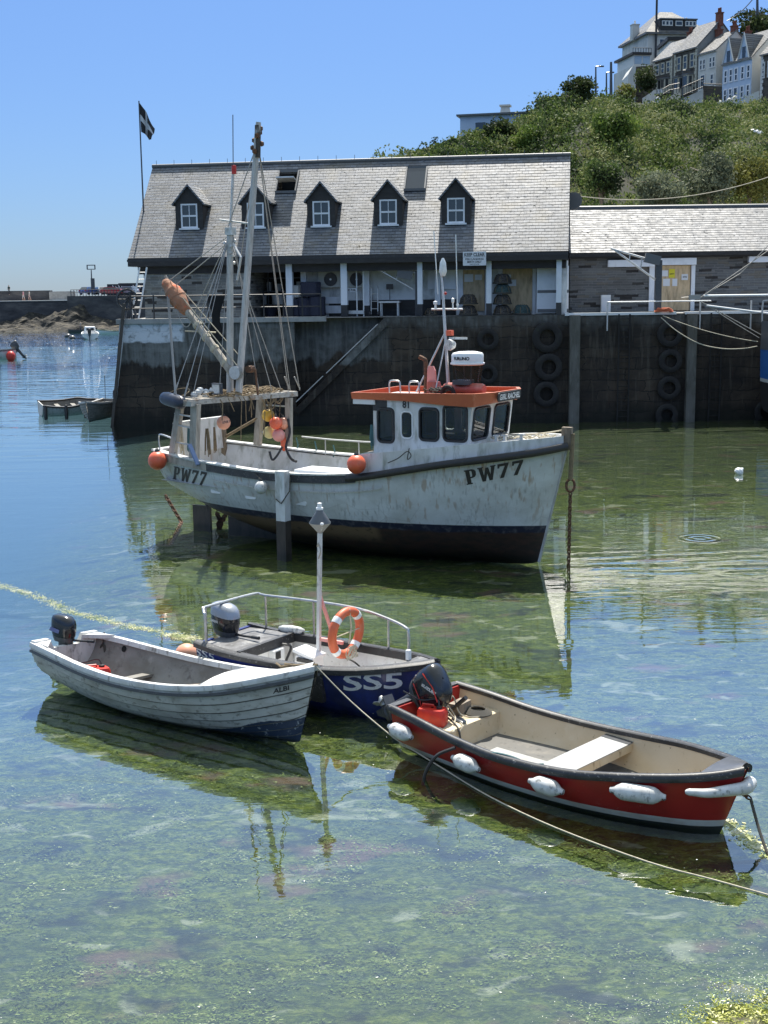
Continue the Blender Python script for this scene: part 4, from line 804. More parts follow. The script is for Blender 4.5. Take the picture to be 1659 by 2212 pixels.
# ---- the lower building on the right
LX, LY = 9.15, 63.7; LF = Frame(LX, LY, 0); LE, LR_, LD = 7.7, 10.05, 3.62; LW = 34
low = thing('low_store', 'low slate-roofed stone store with white roller shutters right of the big store', 'building', (LX, LY, 0))
LP = lambda px, py, y: ony(px, py, LY + y) - Vector((LX, LY, 0))
MB().bb((0.2, .35, ZG - .02), (LW, 6.8, LE + .1)).build('stone_wall', M['stone_low'], low, ang=0)
mb = MB(); T = [Vector(q) for q in ((.12, -.1, LE), (LW, -.1, LE), (LW, LD, LR_), (.12, LD, LR_))]; dn = Vector((0, .05, -.09)); mb.add(T + [q + dn for q in T], [(0, 1, 2, 3), (7, 6, 5, 4), (0, 4, 5, 1), (0, 3, 7, 4)])
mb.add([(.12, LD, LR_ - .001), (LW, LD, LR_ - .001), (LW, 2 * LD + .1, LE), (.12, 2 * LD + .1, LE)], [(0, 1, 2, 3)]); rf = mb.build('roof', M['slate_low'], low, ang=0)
mb = MB(); mb.tube([(.1, LD, LR_ + .02), (LW, LD, LR_ + .02)], .09, 6); mb.build('ridge', M['lead'], rf); mb = MB(); mb.bb((0.1, -.16, LE - .2), (LW, -.02, LE - .04)); mb.bb((0.1, -.02, LE - .28), (LW, .34, LE - .14)); mb.build('gutter', M['blackboard'], low, ang=0)
def lp(x0, y0, x1, y1, y, m_, name, th, parent=low): a, b = LP(x0, y1, y), LP(x1, y0, y); return MB().bb((a.x, y - th, max(a.z, ZG + .02)), (b.x, y, b.z)).build(name, m_, parent, ang=0)
sh = lp(1312, 561, 1413, 577, .3, M['bluewhite'], 'shutter_box', .25); sh = lp(1414, 557, 1502, 573, .3, M['bluewhite'], 'shutter_box', .28); lp(1615, 552, 1720, 567, .3, M['bluewhite'], 'shutter_box', .28)
dr = lp(1425, 573, 1491, 671, .34, M['plywood'], 'boarded_door', .06); dr['label'] = 'plywood boarded door with five notices'
lp(1400, 574, 1414, 673, .34, M['bluewhite'], 'door_jamb', .14, dr); lp(1490, 573, 1501, 671, .34, M['bluewhite'], 'door_jamb', .14, dr)
for q, m_ in (((1427, 584, 1443, 597), 'paper'), ((1445, 581, 1458, 600), 'yellowpaper'), ((1432, 602, 1447, 618), 'paper'), ((1452, 602, 1463, 618), 'paper'), ((1472, 592, 1486, 605), 'paper')):
    nb = lp(*q, .27, M[m_], 'notice', .01, dr)
    if m_ == 'yellowpaper': a = LP(1446, 596, .255); letters('lettering', 'SAFETY', (a.x + .02, .255, a.z + .06), (1, 0, 0), (0, 0, 1), .07, M['ink'], nb, wd=.22)
a = LP(1474, 602, .255); letters('lettering', 'NOTICE', (a.x + .02, .255, a.z + .04), (1, 0, 0), (0, 0, 1), .09, M['ink'], dr, wd=.2)
a, b = LP(1299, 674, .0), LP(1320, 637, .0); t = thing('meter_cabinet', 'small white meter cabinet against the dark stone wall', 'cabinet', (LX + a.x, LY + .05, ZG)); w_, h_ = b.x - a.x, b.z - ZG; MB().bb((0, 0, 0), (w_, .29, h_)).build('box', M['clean_white'], t, ang=0); MB().bb((.04, -.02, .05), (w_ - .04, -.002, h_ - .12)).build('door', M['paper'], t, ang=0)
# tyres, piles, ladders, handrail, ropes on the wall
def tyre(px, py, rpx, label):
    p = ony(px, py, 58.78); r_ = rpx / FPX * 59.3; wv_ = r_ * .42; mb = MB(); n = 30; rows = []
    for k in range(n):
        a = 2 * PI * k / n; row = []
        for (q, y) in ((.52, .75), (.56, .98), (.75, 1.0), (.93, .9), (1.0, .62), (1.0 - .03 * (k % 2), 0), (1.0, -.62), (.93, -.9), (.75, -1.0), (.56, -.98), (.52, -.75)): row.append((math.cos(a) * q * r_, y * wv_ / 2, math.sin(a) * q * r_))
        rows.append(row)
    rows.append(rows[0]); mb.grid(rows); t = mb.build('tyre', M['tyre'], None, ang=50); t.location = p; tag(t, label, 'tyre', 'tyre fenders hung on the harbour wall')
M['tyre'] = mat('old_tyre_rubber', (.013, .012, .012), .85, 0, [((.03, .028, .026), (3, 3, 3), .45, .7, .7), ((.03, .035, .02), (5, 5, 5), .55, .7, .6)], (12, .3, .02))
for q in ((1182, 729, 32, 'largest tyre, top of the column left of the first concrete pile'), (1185, 793, 29, 'second tyre down in the column left of the first concrete pile'), (1180, 851, 27, 'faint lowest tyre in the column left of the first concrete pile'), (1054, 733, 23, 'upper small tyre behind the radar scanner'), (1053, 808, 22, 'lower small tyre behind the radar scanner'),
          (1447, 722, 27, 'top tyre of the column below the boarded door'), (1448, 780, 25, 'second tyre of the column below the boarded door'), (1445, 838, 25, 'third tyre of the column below the boarded door'), (1440, 896, 24, 'half-sunk bottom tyre of the column below the boarded door'), (1655, 890, 25, 'tyre low on the wall under the blue boat')): tyre(*q)
for i, (px, wd) in enumerate(((1241, .46), (1493, .42), (1700, .42))):
    x = ony(px, 800, 58.7).x; mb = MB(); mb.bb((x - wd / 2, 58.62, -1.2), (x + wd / 2, 58.98, ZQ - .02)); mb.solo('fender_pile', M['pile'], ('concrete pile at the junction of the two stores', 'concrete pile right of the tyre column below the boarded door', 'concrete pile behind the blue boat')[i], 'pile', 'concrete piles up the harbour wall', ang=0)
for i, px in enumerate((1347, 1545)):
    x = ony(px, 800, 58.85).x; mb = MB(); mb.bb((x - .28, 58.84, -.3), (x - .22, 58.9, ZQ)).bb((x + .22, 58.84, -.3), (x + .28, 58.9, ZQ))
    for k in range(17): mb.tube([(x - .22, 58.87, .1 + k * .28), (x + .22, 58.87, .1 + k * .28)], .018, 5)
    mb.solo('wall_ladder', M['tyre'], ('dark iron ladder up the wall between the piles', 'dark iron ladder up the wall right of the second pile')[i], 'ladder')
t = thing('handrail', 'pale tubular handrail fixed to the quay edge in front of the boarded door', 'handrail', (ony(1312, 680, 58.85).x, 58.85, ZQ)); L0 = ony(1536, 649, 58.85).x - t.location.x; z1 = ony(1420, 651, 58.85).z - ZQ; mb = MB(); mb.tube([(0, 0, z1), (L0, 0, z1)], .026, 6); mb.build('rail', M['clean_white'], t); mb = MB()
for px in (1312, 1512, 1622): x = ony(px, 680, 58.85).x - t.location.x; mb.tube([(x, 0, -.75), (x, 0, z1)], .04, 6)
mb.build('posts', M['alu'], t)
mb = MB()
for k in range(5): mb.tube([(ony(1434, 684, 58.9).x + (.35 - .03 * k) * math.cos(a) * 1.2, 58.95 + .2 * math.sin(a), ZQ + .1 + .03 * k + .03 * math.sin(3 * a + k)) for a in [j * 2 * PI / 14 for j in range(14)]], .03, 5, closed=True)
mb.solo('rope_coil', mat('orange_rope', (.5, .12, .05), .8), 'tangled orange rope coil at the foot of the dark davit', 'rope')
# ================================================================== HOUSES ON THE HILL
M['render_cream'] = mat('cream_render', (.5, .47, .38), .85, 0, [((.36, .33, .26), (.8, .8, .5), .45, .7, .6)])
M['render_white'] = mat('white_render', (.62, .61, .57), .85, 0, [((.42, .4, .36), (.8, .8, .5), .45, .7, .7)])
M['render_blue'] = mat('pale_blue_render', (.5, .6, .74), .85, 0, [((.42, .5, .62), (.8, .8, .5), .5, .7, .6)])
M['render_grey'] = mat('grey_render', (.3, .3, .285), .9, 0, [((.18, .18, .17), (.8, .8, .5), .45, .7, .7)])
M['housestone'] = stone_mat('house_stone', (.1, .085, .07), (.06, .052, .046), (.13, .12, .1), .5, .22)
M['brick'] = mat('red_brick', (.2, .07, .045), .9, 0, [((.09, .04, .03), (4, 4, 4), .45, .7, .7)])
M['trim'] = mat('white_house_trim', (.66, .65, .62), .7)
HB = lambda zx, zy: (1294 + .22 * zx, .22 * zy)
hd = Vector((-.40, .9165, 0)); hn = Vector((-.9165, -.40, 0))      # along the row away from us, and the way the fronts face
N0 = ony(HB(1500, 960)[0], HB(1500, 960)[1], 148); N0.z = 0
def row_s(px):                                            # distance along the row where the front meets a photo column
    d = ray(px, 150); a, b = d.x, d.y                      # N0 + s*hd = k*(a,b)
    return (N0.x * b - N0.y * a) / (hd.y * a - hd.x * b)
def row_z(px, py): s_ = row_s(px); p = N0 + hd * s_; return ony(px, py, p.y).z
def chimney(parent, p, h, w_, m_, pots=2):
    mb = MB(); p = Vector(p); mb.bb(p - Vector((w_ / 2, w_ / 2, .6)), p + Vector((w_ / 2, w_ / 2, h))); mb.bb(p + Vector((-w_ / 2 - .06, -w_ / 2 - .06, h)), p + Vector((w_ / 2 + .06, w_ / 2 + .06, h + .12))); c = mb.build('chimney', m_, parent, ang=0)
    mb = MB()
    for k in range(pots): mb.lathe([(.13, 0), (.11, .45), (.14, .5), (.1, .52)], p + Vector(((k - (pots - 1) / 2) * w_ * .5, 0, h + .12)), n=8)
    mb.build('chimney_pot', m_, c); return c
def row_house(name, label, pxn, pxf, eave_n, base_py, depth, rise, wall_m, trim_m, rows_, roof_m, gable_m=None, ny=None, chim=None, gablets=0, quoins=True, bay=True):
    """front runs from photo column pxn (near) back to pxf; fronts face left"""
    s0, s1 = row_s(pxn), row_s(pxf); A = N0 + hd * s0; L = s1 - s0; zb = ony(pxn, base_py, A.y).z; ze = ony(pxn, eave_n, A.y).z - zb; A.z = zb
    ang = math.atan2(hd.y, hd.x); t = thing(name, label, 'house', A, ang, 'terraced houses along the hilltop')     # local x along the row, -y = away from the front (to the right), +y = front
    # hn in local: rotate -> local +y is left of hd = hn
    mb = MB(); mb.bb((0, -depth, -2.5), (L, 0, ze)); w0 = mb.build('front_wall', wall_m, t, ang=0)
    mb = MB(); gm = gable_m or wall_m
    for x in (-.015, L + .015): mb.plate([[(0.01, -2.5), (0.01, ze), (-depth / 2, ze + rise), (-depth - .01, ze), (-depth - .01, -2.5)]], lambda y, z: (x, y, z), (.012 if x < 0 else -.012, 0, 0))
    mb.build('gable', gm, t, ang=0)
    mb = MB(); ov = .22; k = rise / (depth / 2)
    for (y0, y1, z0, z1) in ((ov, -depth / 2, ze - ov * k, ze + rise), (-depth - ov, -depth / 2, ze - ov * k, ze + rise)):
        T = [Vector(q) for q in ((-.12, y0, z0), (L + .12, y0, z0), (L + .12, y1, z1), (-.12, y1, z1))]; mb.add(T + [q + Z * .13 for q in T], [(3, 2, 1, 0), (4, 5, 6, 7), (0, 1, 5, 4), (0, 4, 7, 3), (1, 2, 6, 5)])
    rf = mb.build('roof', roof_m, t, ang=0); mb = MB(); mb.bb((-.1, .02, ze - .2), (L + .1, .2, ze - .08)); mb.build('gutter', M['trim'], t, ang=0)
    for (x, z, w_, h_) in rows_:
        x *= L; z *= ze; h_ *= ze; w_ *= L; mf, mg = MB(), MB(); x0, x1 = x - w_ / 2, x + w_ / 2; e = .14
        for (a, b) in (((x0 - e, z - e), (x0, z + h_ + e)), ((x1, z - e), (x1 + e, z + h_ + e)), ((x0, z - e), (x1, z)), ((x0, z + h_), (x1, z + h_ + e)), ((x0, z + h_ / 2 - .05), (x1, z + h_ / 2 + .05))): mf.bb((a[0], .0, a[1]), (b[0], .07, b[1]))
        wf = mf.build('window', trim_m, t, ang=0); mg.bb((x0, .01, z), (x1, .035, z + h_)); mg.build('pane', M['glass'], wf, ang=0)
    if quoins:
        for x in (0.0, L):
            mb = MB()
            for k in range(int(ze / .36)): w_ = .42 if k % 2 else .28; mb.bb((max(x - w_, -.03) if x else -.03, -.02, k * .36), (x + w_ if not x else L + .03, .04, k * .36 + .33))
            mb.build('quoins', trim_m, t, ang=0)
    if bay:
        for x in bay:
            mb = MB(); w_ = L * .17; mb.plate([[(x * L - w_, 0), (x * L - w_ * .6, .65), (x * L + w_ * .6, .65), (x * L + w_, 0)]], lambda a, b: (a, b, -.3), (0, 0, ze * .43)); bb_ = mb.build('bay', trim_m, t, ang=0)
            mb = MB(); mb.plate([[(x * L - w_ - .1, 0), (x * L - w_ * .6 - .1, .75), (x * L + w_ * .6 + .1, .75), (x * L + w_ + .1, 0)]], lambda a, b: (a, b, ze * .43 - .3), (0, 0, .14)); mb.build('bay_roof', M['lead'], bb_, ang=0)
            mb = MB(); mb.bb((x * L - w_ * .5, .655, ze * .1), (x * L + w_ * .5, .67, ze * .34)); mb.bb((x * L - w_ * .95, .2, ze * .1), (x * L - w_ * .65, .5, ze * .34)); mb.build('pane', M['glass'], bb_, ang=0)
    for gx in ([] if not gablets else gablets):
        gw = L * .2; zt_ = ze + rise * .85; mb = MB(); T = [Vector((gx * L - gw, .06, ze - .2)), Vector((gx * L + gw, .06, ze - .2)), Vector((gx * L, .06, zt_))]; Bk = [Vector((gx * L - gw, -.1, ze - .2)), Vector((gx * L + gw, -.1, ze - .2)), Vector((gx * L, -depth * .42, zt_))]; mb.add(T, [(0, 1, 2)]); mb.add([T[0], T[2], Bk[2], Bk[0]], [(0, 1, 2, 3)], 1).add([T[1], T[2], Bk[2], Bk[1]], [(0, 1, 2, 3)], 1)
        gd = mb.build('gablet', [wall_m, roof_m], t, ang=0, recalc=False); mb = MB(); mb.tube([T[0] + Vector((0, .06, 0)), T[2] + Vector((0, .06, .05)), T[1] + Vector((0, .06, 0))], .09, 5); mb.build('bargeboard', M['trim'], gd); MB().bb((gx * L - .28, .065, ze + .1), (gx * L + .28, .09, ze + rise * .4)).build('pane', M['glass'], gd, ang=0)
    if chim:
        for (x, hh, m_) in chim: chimney(t, (x * L, -depth / 2, ze + rise), hh * .5, .65, m_)
    return t
W2 = lambda xs, z, w_, h_: [(x, z, w_, h_) for x in xs]
h = lambda zx, zy: HB(zx, zy)
row_house('terraced_house', 'dark stone house with pale quoins at the far end of the hilltop terrace', h(718, 0)[0], h(538, 0)[0], h(0, 548)[1], h(0, 885)[1], 5.2, 2.2, M['housestone'], M['render_cream'], W2((.2, .5, .78), .56, .13, .28), M['slate_small'], M['render_grey'], chim=((.0, 1.2, M['brick']),), bay=(.28, .7))
row_house('terraced_house', 'dark stone house with a tall grey gable and brick chimney in mid terrace', h(958, 0)[0], h(738, 0)[0], h(0, 452)[1], h(0, 880)[1], 6.4, 3.1, M['housestone'], M['render_cream'], W2((.2, .5, .78), .56, .12, .28), M['slate_small'], M['render_grey'], chim=((.03, 1.6, M['brick']),), bay=(.3, .72))
row_house('terraced_house', 'cream rendered house between the stone houses and the pale blue ones', h(1148, 0)[0], h(975, 0)[0], h(0, 482)[1], h(0, 850)[1], 5.4, 2.2, M['render_white'], M['trim'], W2((.12, .3, .66, .84), .56, .09, .24) + [(.72, .08, .2, .3), (.2, .08, .12, .26)], M['slate_small'], M['render_white'], chim=((.1, 1.0, M['brick']), (.95, 1.2, M['brick'])), quoins=False, bay=False)
row_house('terraced_house', 'pale blue house with two steep white-edged gablets', h(1500, 0)[0], h(1215, 0)[0], h(0, 555)[1], h(0, 985)[1], 6.6, 3.2, M['render_blue'], M['bluewhite'], W2((.1, .3, .52, .7, .88), .55, .07, .26) + W2((.1, .3, .7, .88), .12, .07, .24) + [(.52, .02, .1, .34)], M['slate_small'], M['render_white'], gablets=(.27, .8), quoins=False, bay=False, chim=((.98, 1.0, M['brick']),))
row_house('terraced_house', 'dark stone house with white quoins cut by the right edge of the view', h(1800, 0)[0], h(1592, 0)[0], h(0, 480)[1], h(0, 1010)[1], 6.5, 3.0, M['housestone'], M['trim'], W2((.3, .6, .9), .56, .1, .26), M['slate_small'], M['render_white'], bay=False)
# garden walls in front of the terrace
def slope_wall(name, label, pts, Y, m_, th=.4, group='garden walls below the terrace'):
    P = [ony(*HB(*q), Y) for q in pts]; mb = MB(); n = len(P); mb.add(P + [p + Vector((.15, th, 0)) for p in P], [tuple(range(n)), tuple(range(2 * n - 1, n - 1, -1))] + [(i, (i + 1) % n, (i + 1) % n + n, i + n) for i in range(n)]); return mb.solo(name, m_, label, 'wall', group, ang=0)
slope_wall('garden_wall', 'white wall with a sloping top at the left end of the terrace', [(425, 1060), (425, 965), (540, 885), (560, 885), (560, 1060)], 156, M['render_white'])
slope_wall('garden_wall', 'narrow white stair wall in the middle below the terrace', [(600, 1060), (600, 1003), (745, 920), (795, 915), (795, 1060)], 152, M['render_white'])
slope_wall('garden_wall', 'long pale wall rising to the right below the cream house', [(800, 1060), (800, 975), (1020, 880), (1020, 1060)], 149, M['render_white'])
slope_wall('garden_wall', 'dark stone garden wall left of the pale blue house', [(1022, 1060), (1022, 840), (1205, 850), (1205, 1060)], 149.5, M['housestone'])
slope_wall('garden_wall', 'low pale wall below the right end of the pale blue house', [(1430, 1080), (1430, 955), (1570, 890), (1570, 1080)], 141, M['render_white'])
slope_wall('garden_wall', 'tall grey retaining wall at the corner below the big white house', [(285, 1010), (285, 730), (330, 650), (362, 655), (355, 1010)], 163, M['render_white'], 5)
slope_wall('garden_wall', 'dark rubble wall beside the grey retaining wall', [(357, 1010), (366, 655), (530, 640), (530, 1010)], 166, M['housestone'], 3)
mb = MB(); P = [ony(*HB(*q), 151) for q in ((560, 965), (690, 885), (790, 865))]
for k in range(2): mb.tube([p + Z * .55 * k for p in P], .05, 5)
for i in range(9): p = P[0].lerp(P[2], i / 8); mb.tube([p - Z * .4, p + Z * .6], .03, 4)
P2 = [ony(*HB(*q), 148.6) for q in ((810, 940), (1020, 850), (1020, 820), (1205, 830))]
mb.tube([P2[0], P2[1]], .05, 5).tube([P2[0] + Z * .9, P2[1] + Z * .9], .05, 5).tube([P2[2], P2[3]], .06, 5)
for i in range(14): p = P2[0].lerp(P2[1], i / 13); mb.tube([p - Z * .2, p + Z * .95], .035, 4)
mb.solo('garden_railing', M['black'], 'black railings along the garden walls of the terrace', 'railing')
t = thing('number_board', 'small board with a white 33 beside the terrace steps', 'sign', ony(*HB(562, 925), 150.5)); MB().bb((0, 0, 0), (.75, .04, .58)).build('board', M['render_grey'], t, ang=0); letters('lettering', '33', (.06, -.01, .06), (1, 0, 0), (0, 0, 1), .46, M['paper'], t, wd=.62)
for i, (zx, zy) in enumerate(((577, 975), (1278, 985), (1332, 965), (1188, 1010))):
    p = ony(*HB(zx, zy), 144); mb = MB(); mb.bb(p + Vector((-.22, -.22, -1.4)), p + Vector((.22, .22, 0))); mb.lathe([(.33, 0), (.28, .12), (.02, .3)], p, n=4); mb.solo('gate_pillar', M['render_white'], ('white capped pillar at the foot of the terrace steps', 'left white gate pillar in front of the pale blue house', 'right white gate pillar in front of the pale blue house', 'small white pillar left of the pale blue house')[i], 'pillar', 'white gate pillars', ang=0)

# big white house behind
YH = 186; a, b = ony(*HB(482, 310), YH), ony(*HB(1122, 300), YH); zb = 24; t = thing('villa', 'tall white villa with a hipped slate roof and wide dormer towering over the terrace', 'house', (a.x, YH, zb), R(10)); w_ = (b.x - a.x); ze = a.z - zb; dp = 10
MB().bb((0, 0, 0), (w_, dp, ze)).build('wall', M['render_white'], t, ang=0)
zt = ony(*HB(770, 105), YH + 4).z - zb; mb = MB(); e = .5; B = [Vector(q) for q in ((-e, -e, ze - .1), (w_ + e, -e, ze - .1), (w_ + e, dp + e, ze - .1), (-e, dp + e, ze - .1))]; Tt = [Vector(q) for q in ((w_ * .37, dp * .42, zt), (w_ * .57, dp * .42, zt), (w_ * .57, dp * .58, zt), (w_ * .37, dp * .58, zt))]
mb.add(B + Tt, [(0, 1, 5, 4), (1, 2, 6, 5), (2, 3, 7, 6), (3, 0, 4, 7), (4, 5, 6, 7)]); mb.add([q - Z * .25 for q in B] + B, [(0, 1, 5, 4), (1, 2, 6, 5), (2, 3, 7, 6), (3, 0, 4, 7), (3, 2, 1, 0)]); rf = mb.build('roof', M['slate_small'], t, ang=0)
dz0, dz1 = ze + .05, ony(*HB(770, 183), YH).z - zb; mb = MB(); mb.bb((w_ * .19, -.1, dz0), (w_ * .78, 4, dz1)); dm = mb.build('dormer', M['blackboard'], t, ang=0); MB().bb((w_ * .18, -.3, dz1), (w_ * .79, 4.2, dz1 + .15)).build('dormer_roof', M['lead'], dm, ang=0)
for (x0, x1) in ((.215, .39), (.435, .55), (.595, .77)):
    mf = MB(); mf.bb((w_ * x0, -.16, dz0 + .75), (w_ * x1, -.11, dz1 - .15)); f = mf.build('window', M['trim'], t, ang=0); mg = MB(); n = 3 if x1 - x0 > .15 else 1
    for k in range(n): xx = w_ * x0 + (w_ * (x1 - x0)) * k / n; mg.bb((xx + .12, -.19, dz0 + .9), (xx + w_ * (x1 - x0) / n - .12, -.17, dz1 - .28))
    mg.build('pane', M['glass'], f, ang=0)
for (x0, zA, zB) in ((.18, 375, 480),):
    z0, z1 = ony(*HB(620, zB), YH).z - zb, ony(*HB(620, zA), YH).z - zb; mf, mg = MB(), MB(); mf.bb((w_ * x0, -.06, z0), (w_ * (x0 + .1), -.003, z1)); mf.bb((w_ * x0 - .1, -.2, z0 - .2), (w_ * (x0 + .1) + .1, -.003, z0 - .02)); f = mf.build('window', M['trim'], t, ang=0); zm = (z0 + z1) / 2; mg.bb((w_ * x0 + .12, -.09, z0 + .12), (w_ * (x0 + .1) - .12, -.07, zm - .06)); mg.bb((w_ * x0 + .12, -.09, zm + .06), (w_ * (x0 + .1) - .12, -.07, z1 - .12)); mg.build('pane', M['glass'], f, ang=0)
mb = MB(); x = w_ * .115; mb.tube([(x, -.35, ze - 9.3), (x, -.35, ze + 5.2)], .16, 6); mb.build('soil_pipe', M['black'], t); chimney(t, (-.2, 4.6, ze + .2), 1.5, 1.0, M['render_white'], 1); chimney(t, (w_ * .94, 7.5, ze + 1.3), 1.6, 1.0, M['render_white'], 2)
pz = lambda zy: ony(*HB(400, zy), YH - 2).z - zb
mb = MB(); mb.bb((-2.7, -1.5, pz(640) - 8), (-.1, 6, pz(640))); mb.build('annexe', M['render_white'], t, ang=0); mb = MB(); mb.bb((-2.55, -1.4, pz(640) + .01), (-.12, 5, pz(535))); cn = mb.build('conservatory', M['trim'], t, ang=0); mb = MB()
for k in range(2): mb.bb((-2.45 + k * 1.2, -1.45, pz(625)), (-2.45 + k * 1.2 + 1.05, -1.42, pz(545)))
mb.build('pane', mat('pale_blue_glass', (.35, .45, .55), .1), cn, ang=0); MB().bb((-2.9, -1.8, pz(535)), (-.1, 5.5, pz(512))).build('balcony_floor', M['blackboard'], t, ang=0); mb = MB()
for k in range(8): mb.tube([(-2.8 + k * .38, -1.7, pz(512)), (-2.8 + k * .38, -1.7, pz(470))], .04, 4)
mb.tube([(-2.8, -1.7, pz(470)), (-.2, -1.7, pz(470))], .04, 4); mb.build('balcony_rail', M['black'], t)
x0 = ony(*HB(690, 400), 172); x1 = ony(*HB(890, 375), 172); zb2 = 24; tt = thing('flat_roofed_house', 'pale flat-roofed building tucked between the villa and the terrace roofs', 'house', (x0.x, 172, zb2)); MB().bb((0, 0, 0), (x1.x - x0.x, 6, x0.z - zb2)).build('wall', M['render_white'], tt, ang=0); MB().bb((-.3, -.3, x0.z - zb2), (x1.x - x0.x + .3, 6.3, x0.z - zb2 + .45)).build('roof', M['blackboard'], tt, ang=0); MB().bb((3.6, -.06, x0.z - zb2 - 2.1), (5.8, -.003, x0.z - zb2 - .4)).build('window', M['glass'], tt, ang=0)
# bungalow on the left shoulder of the hill
YG = 122; a, b = ony(994, 292, YG), ony(1128, 292, YG); zt = ony(1060, 251, YG).z; t = thing('bungalow', 'white flat-roofed bungalow with one square chimney on the left shoulder of the hill', 'house', (a.x, YG, a.z - 3), R(-14)); w_ = b.x - a.x + 1.5; H_ = zt - a.z + 3
MB().bb((0, 0, 0), (w_, 7, H_)).build('wall', M['render_blue'], t, ang=0); MB().bb((-.3, -.35, H_), (w_ + .3, 7.3, H_ + .16)).build('roof', M['lead'], t, ang=0); cx = w_ * .54
mb = MB(); mb.lathe([(.72, 0), (.45, .9), (.45, .95)], (cx, 2, H_ + .1), n=4); mb.bb((cx - .5, 1.5, H_ + .95), (cx + .5, 2.5, H_ + 1.1)); mb.build('chimney', M['render_white'], t, ang=0)
mf = MB()
for x in (.2, .4): mf.bb((w_ * x, -.06, H_ - 1.7), (w_ * x + .9, -.003, H_ - .6))
mf.build('window', M['glass'], t, ang=0)
# lamps, poles, wires
def post(name, label, cat, px, y0, y1, Y, r_, m_, arm=0, group=None, lean=0):
    a, b = ony(px, y0, Y), ony(px + lean, y1, Y); t = thing(name, label, cat, a, 0, group); mb = MB(); top = b - a; mb.tube([(0, 0, -2), (0, 0, 0), top], [r_, r_, r_ * .7], 6); mb.build('pole', m_, t)
    if arm: mb = MB(); mb.tube([top, top + Vector((arm, 0, .05))], r_ * .6, 5); mb.box(top + Vector((arm * 1.1, 0, .02)), (.5, .2, .12)); mb.build('lamp_head', m_, t)
    return t
post('street_lamp', 'taller street lamp on the hilltop, left of the pair', 'street lamp', 1287, 196, 144, 132, .1, M['charcoal'], .5, 'street lamps on the hilltop')
post('street_lamp', 'shorter street lamp on the hilltop beside the telegraph pole', 'street lamp', 1310, 206, 157, 138, .1, M['charcoal'], .5, 'street lamps on the hilltop')
post('telegraph_pole', 'plain dark telegraph pole on the hilltop right of the street lamps', 'pole', 1320, 208, 134, 136, .17, M['charcoal'])
post('telegraph_pole', 'telegraph pole standing above the hedge at the top right', 'pole', 1636, 40, -20, 170, .2, M['charcoal'])
post('street_lamp', 'slim lamp post in front of the cream terraced house', 'street lamp', 1475, 222, 152, 146, .08, M['charcoal'], .5, 'street lamps on the hilltop')
MB().tube(sag(ony(1570, 45, 168), ony(1640, -20, 168), .5), .06, 5).solo('telephone_wire', M['charcoal'], 'dark wire rising to the pole at the top right', 'wire')
MB().tube(sag(ony(1232, 421, 74), ony(1720, 360, 77), .9, 20), .024, 5).solo('cable', M['rope'], 'pale cable slung from the big gable across to the right', 'cable')
for i, (px, py) in enumerate(((1632, 284), (1640, 287))):
    p = ony(px, py, 92); mb = MB(); mb.ball(p, .09, 8, (1.8, .8, .8)); mb.tube([p + Vector((-.34, 0, .1)), p + Vector((-.15, 0, .14)), p, p + Vector((.15, .1, .13)), p + Vector((.34, .2, .03))], [.01, .035, .045, .035, .01], 5); mb.solo('gull', M['clean_white'], ('left of two white gulls flying before the scrub at the right', 'right of two white gulls flying before the scrub at the right')[i], 'gull', 'white gulls in flight')
MB().lathe([(.0, 0), (.3, .03), (.42, .16), (.45, .3)], ony(1240, 439, 64.5), (-.3, -.9, .35), 14).solo('satellite_dish', M['lead'], 'grey dish beside the right gable of the big slate roof', 'dish')
# flag
Yf = 64.0; a, b = ony(308, 470, Yf), ony(300, 218, Yf); t = thing('flagpole', 'slim flagpole rising behind the left end of the slate roof', 'flagpole', (a.x, Yf, ZG)); a.z = ZG; MB().tube([(0.05, 0, 0), b - a], [.05, .03], 6).build('pole', M['charcoal'], t)
g = NG('black_flag_white_cross'); v = g.n('UVMap').outputs[0]; x = g.sep(v); c1 = g.math('LESS_THAN', g.math('ABSOLUTE', g.math('SUBTRACT', x[0], .42)), .075); c2 = g.math('LESS_THAN', g.math('ABSOLUTE', g.math('SUBTRACT', x[1], .5)), .11)
M['flag'] = g.bsdf(g.mix(g.math('MAXIMUM', c1, c2), (.014, .014, .016, 1), (.6, .6, .62, 1)), .8)
P0, P1 = ony(301, 222, Yf), ony(305, 285, Yf); nu, nv = 22, 14; V = []; 
for j in range(nv):
    for i in range(nu):
        u, vv = i / (nu - 1), j / (nv - 1); p = P1.lerp(P0, vv); d = 1.05 * u ** .85 * (.75 + .25 * vv); V.append(p + Vector((d * .62, -.26 * math.sin(u * 9 + vv * 2) * u, -1.25 * u * (.35 + .55 * vv) + .1 * math.sin(u * 7 + vv * 5) * u)))
fm = MB(); fm.grid([V[j * nu:(j + 1) * nu] for j in range(nv)]); o = fm.build('flag', M['flag'], None, ang=60, weld=False, recalc=False); uv = o.data.uv_layers.new(name='UVMap')
for l in o.data.loops: k = l.vertex_index; uv.data[l.index].uv = ((k % nu) / (nu - 1), (k // nu) / (nv - 1))
tag(o, 'black flag with a white cross drooping from the flagpole', 'flag')

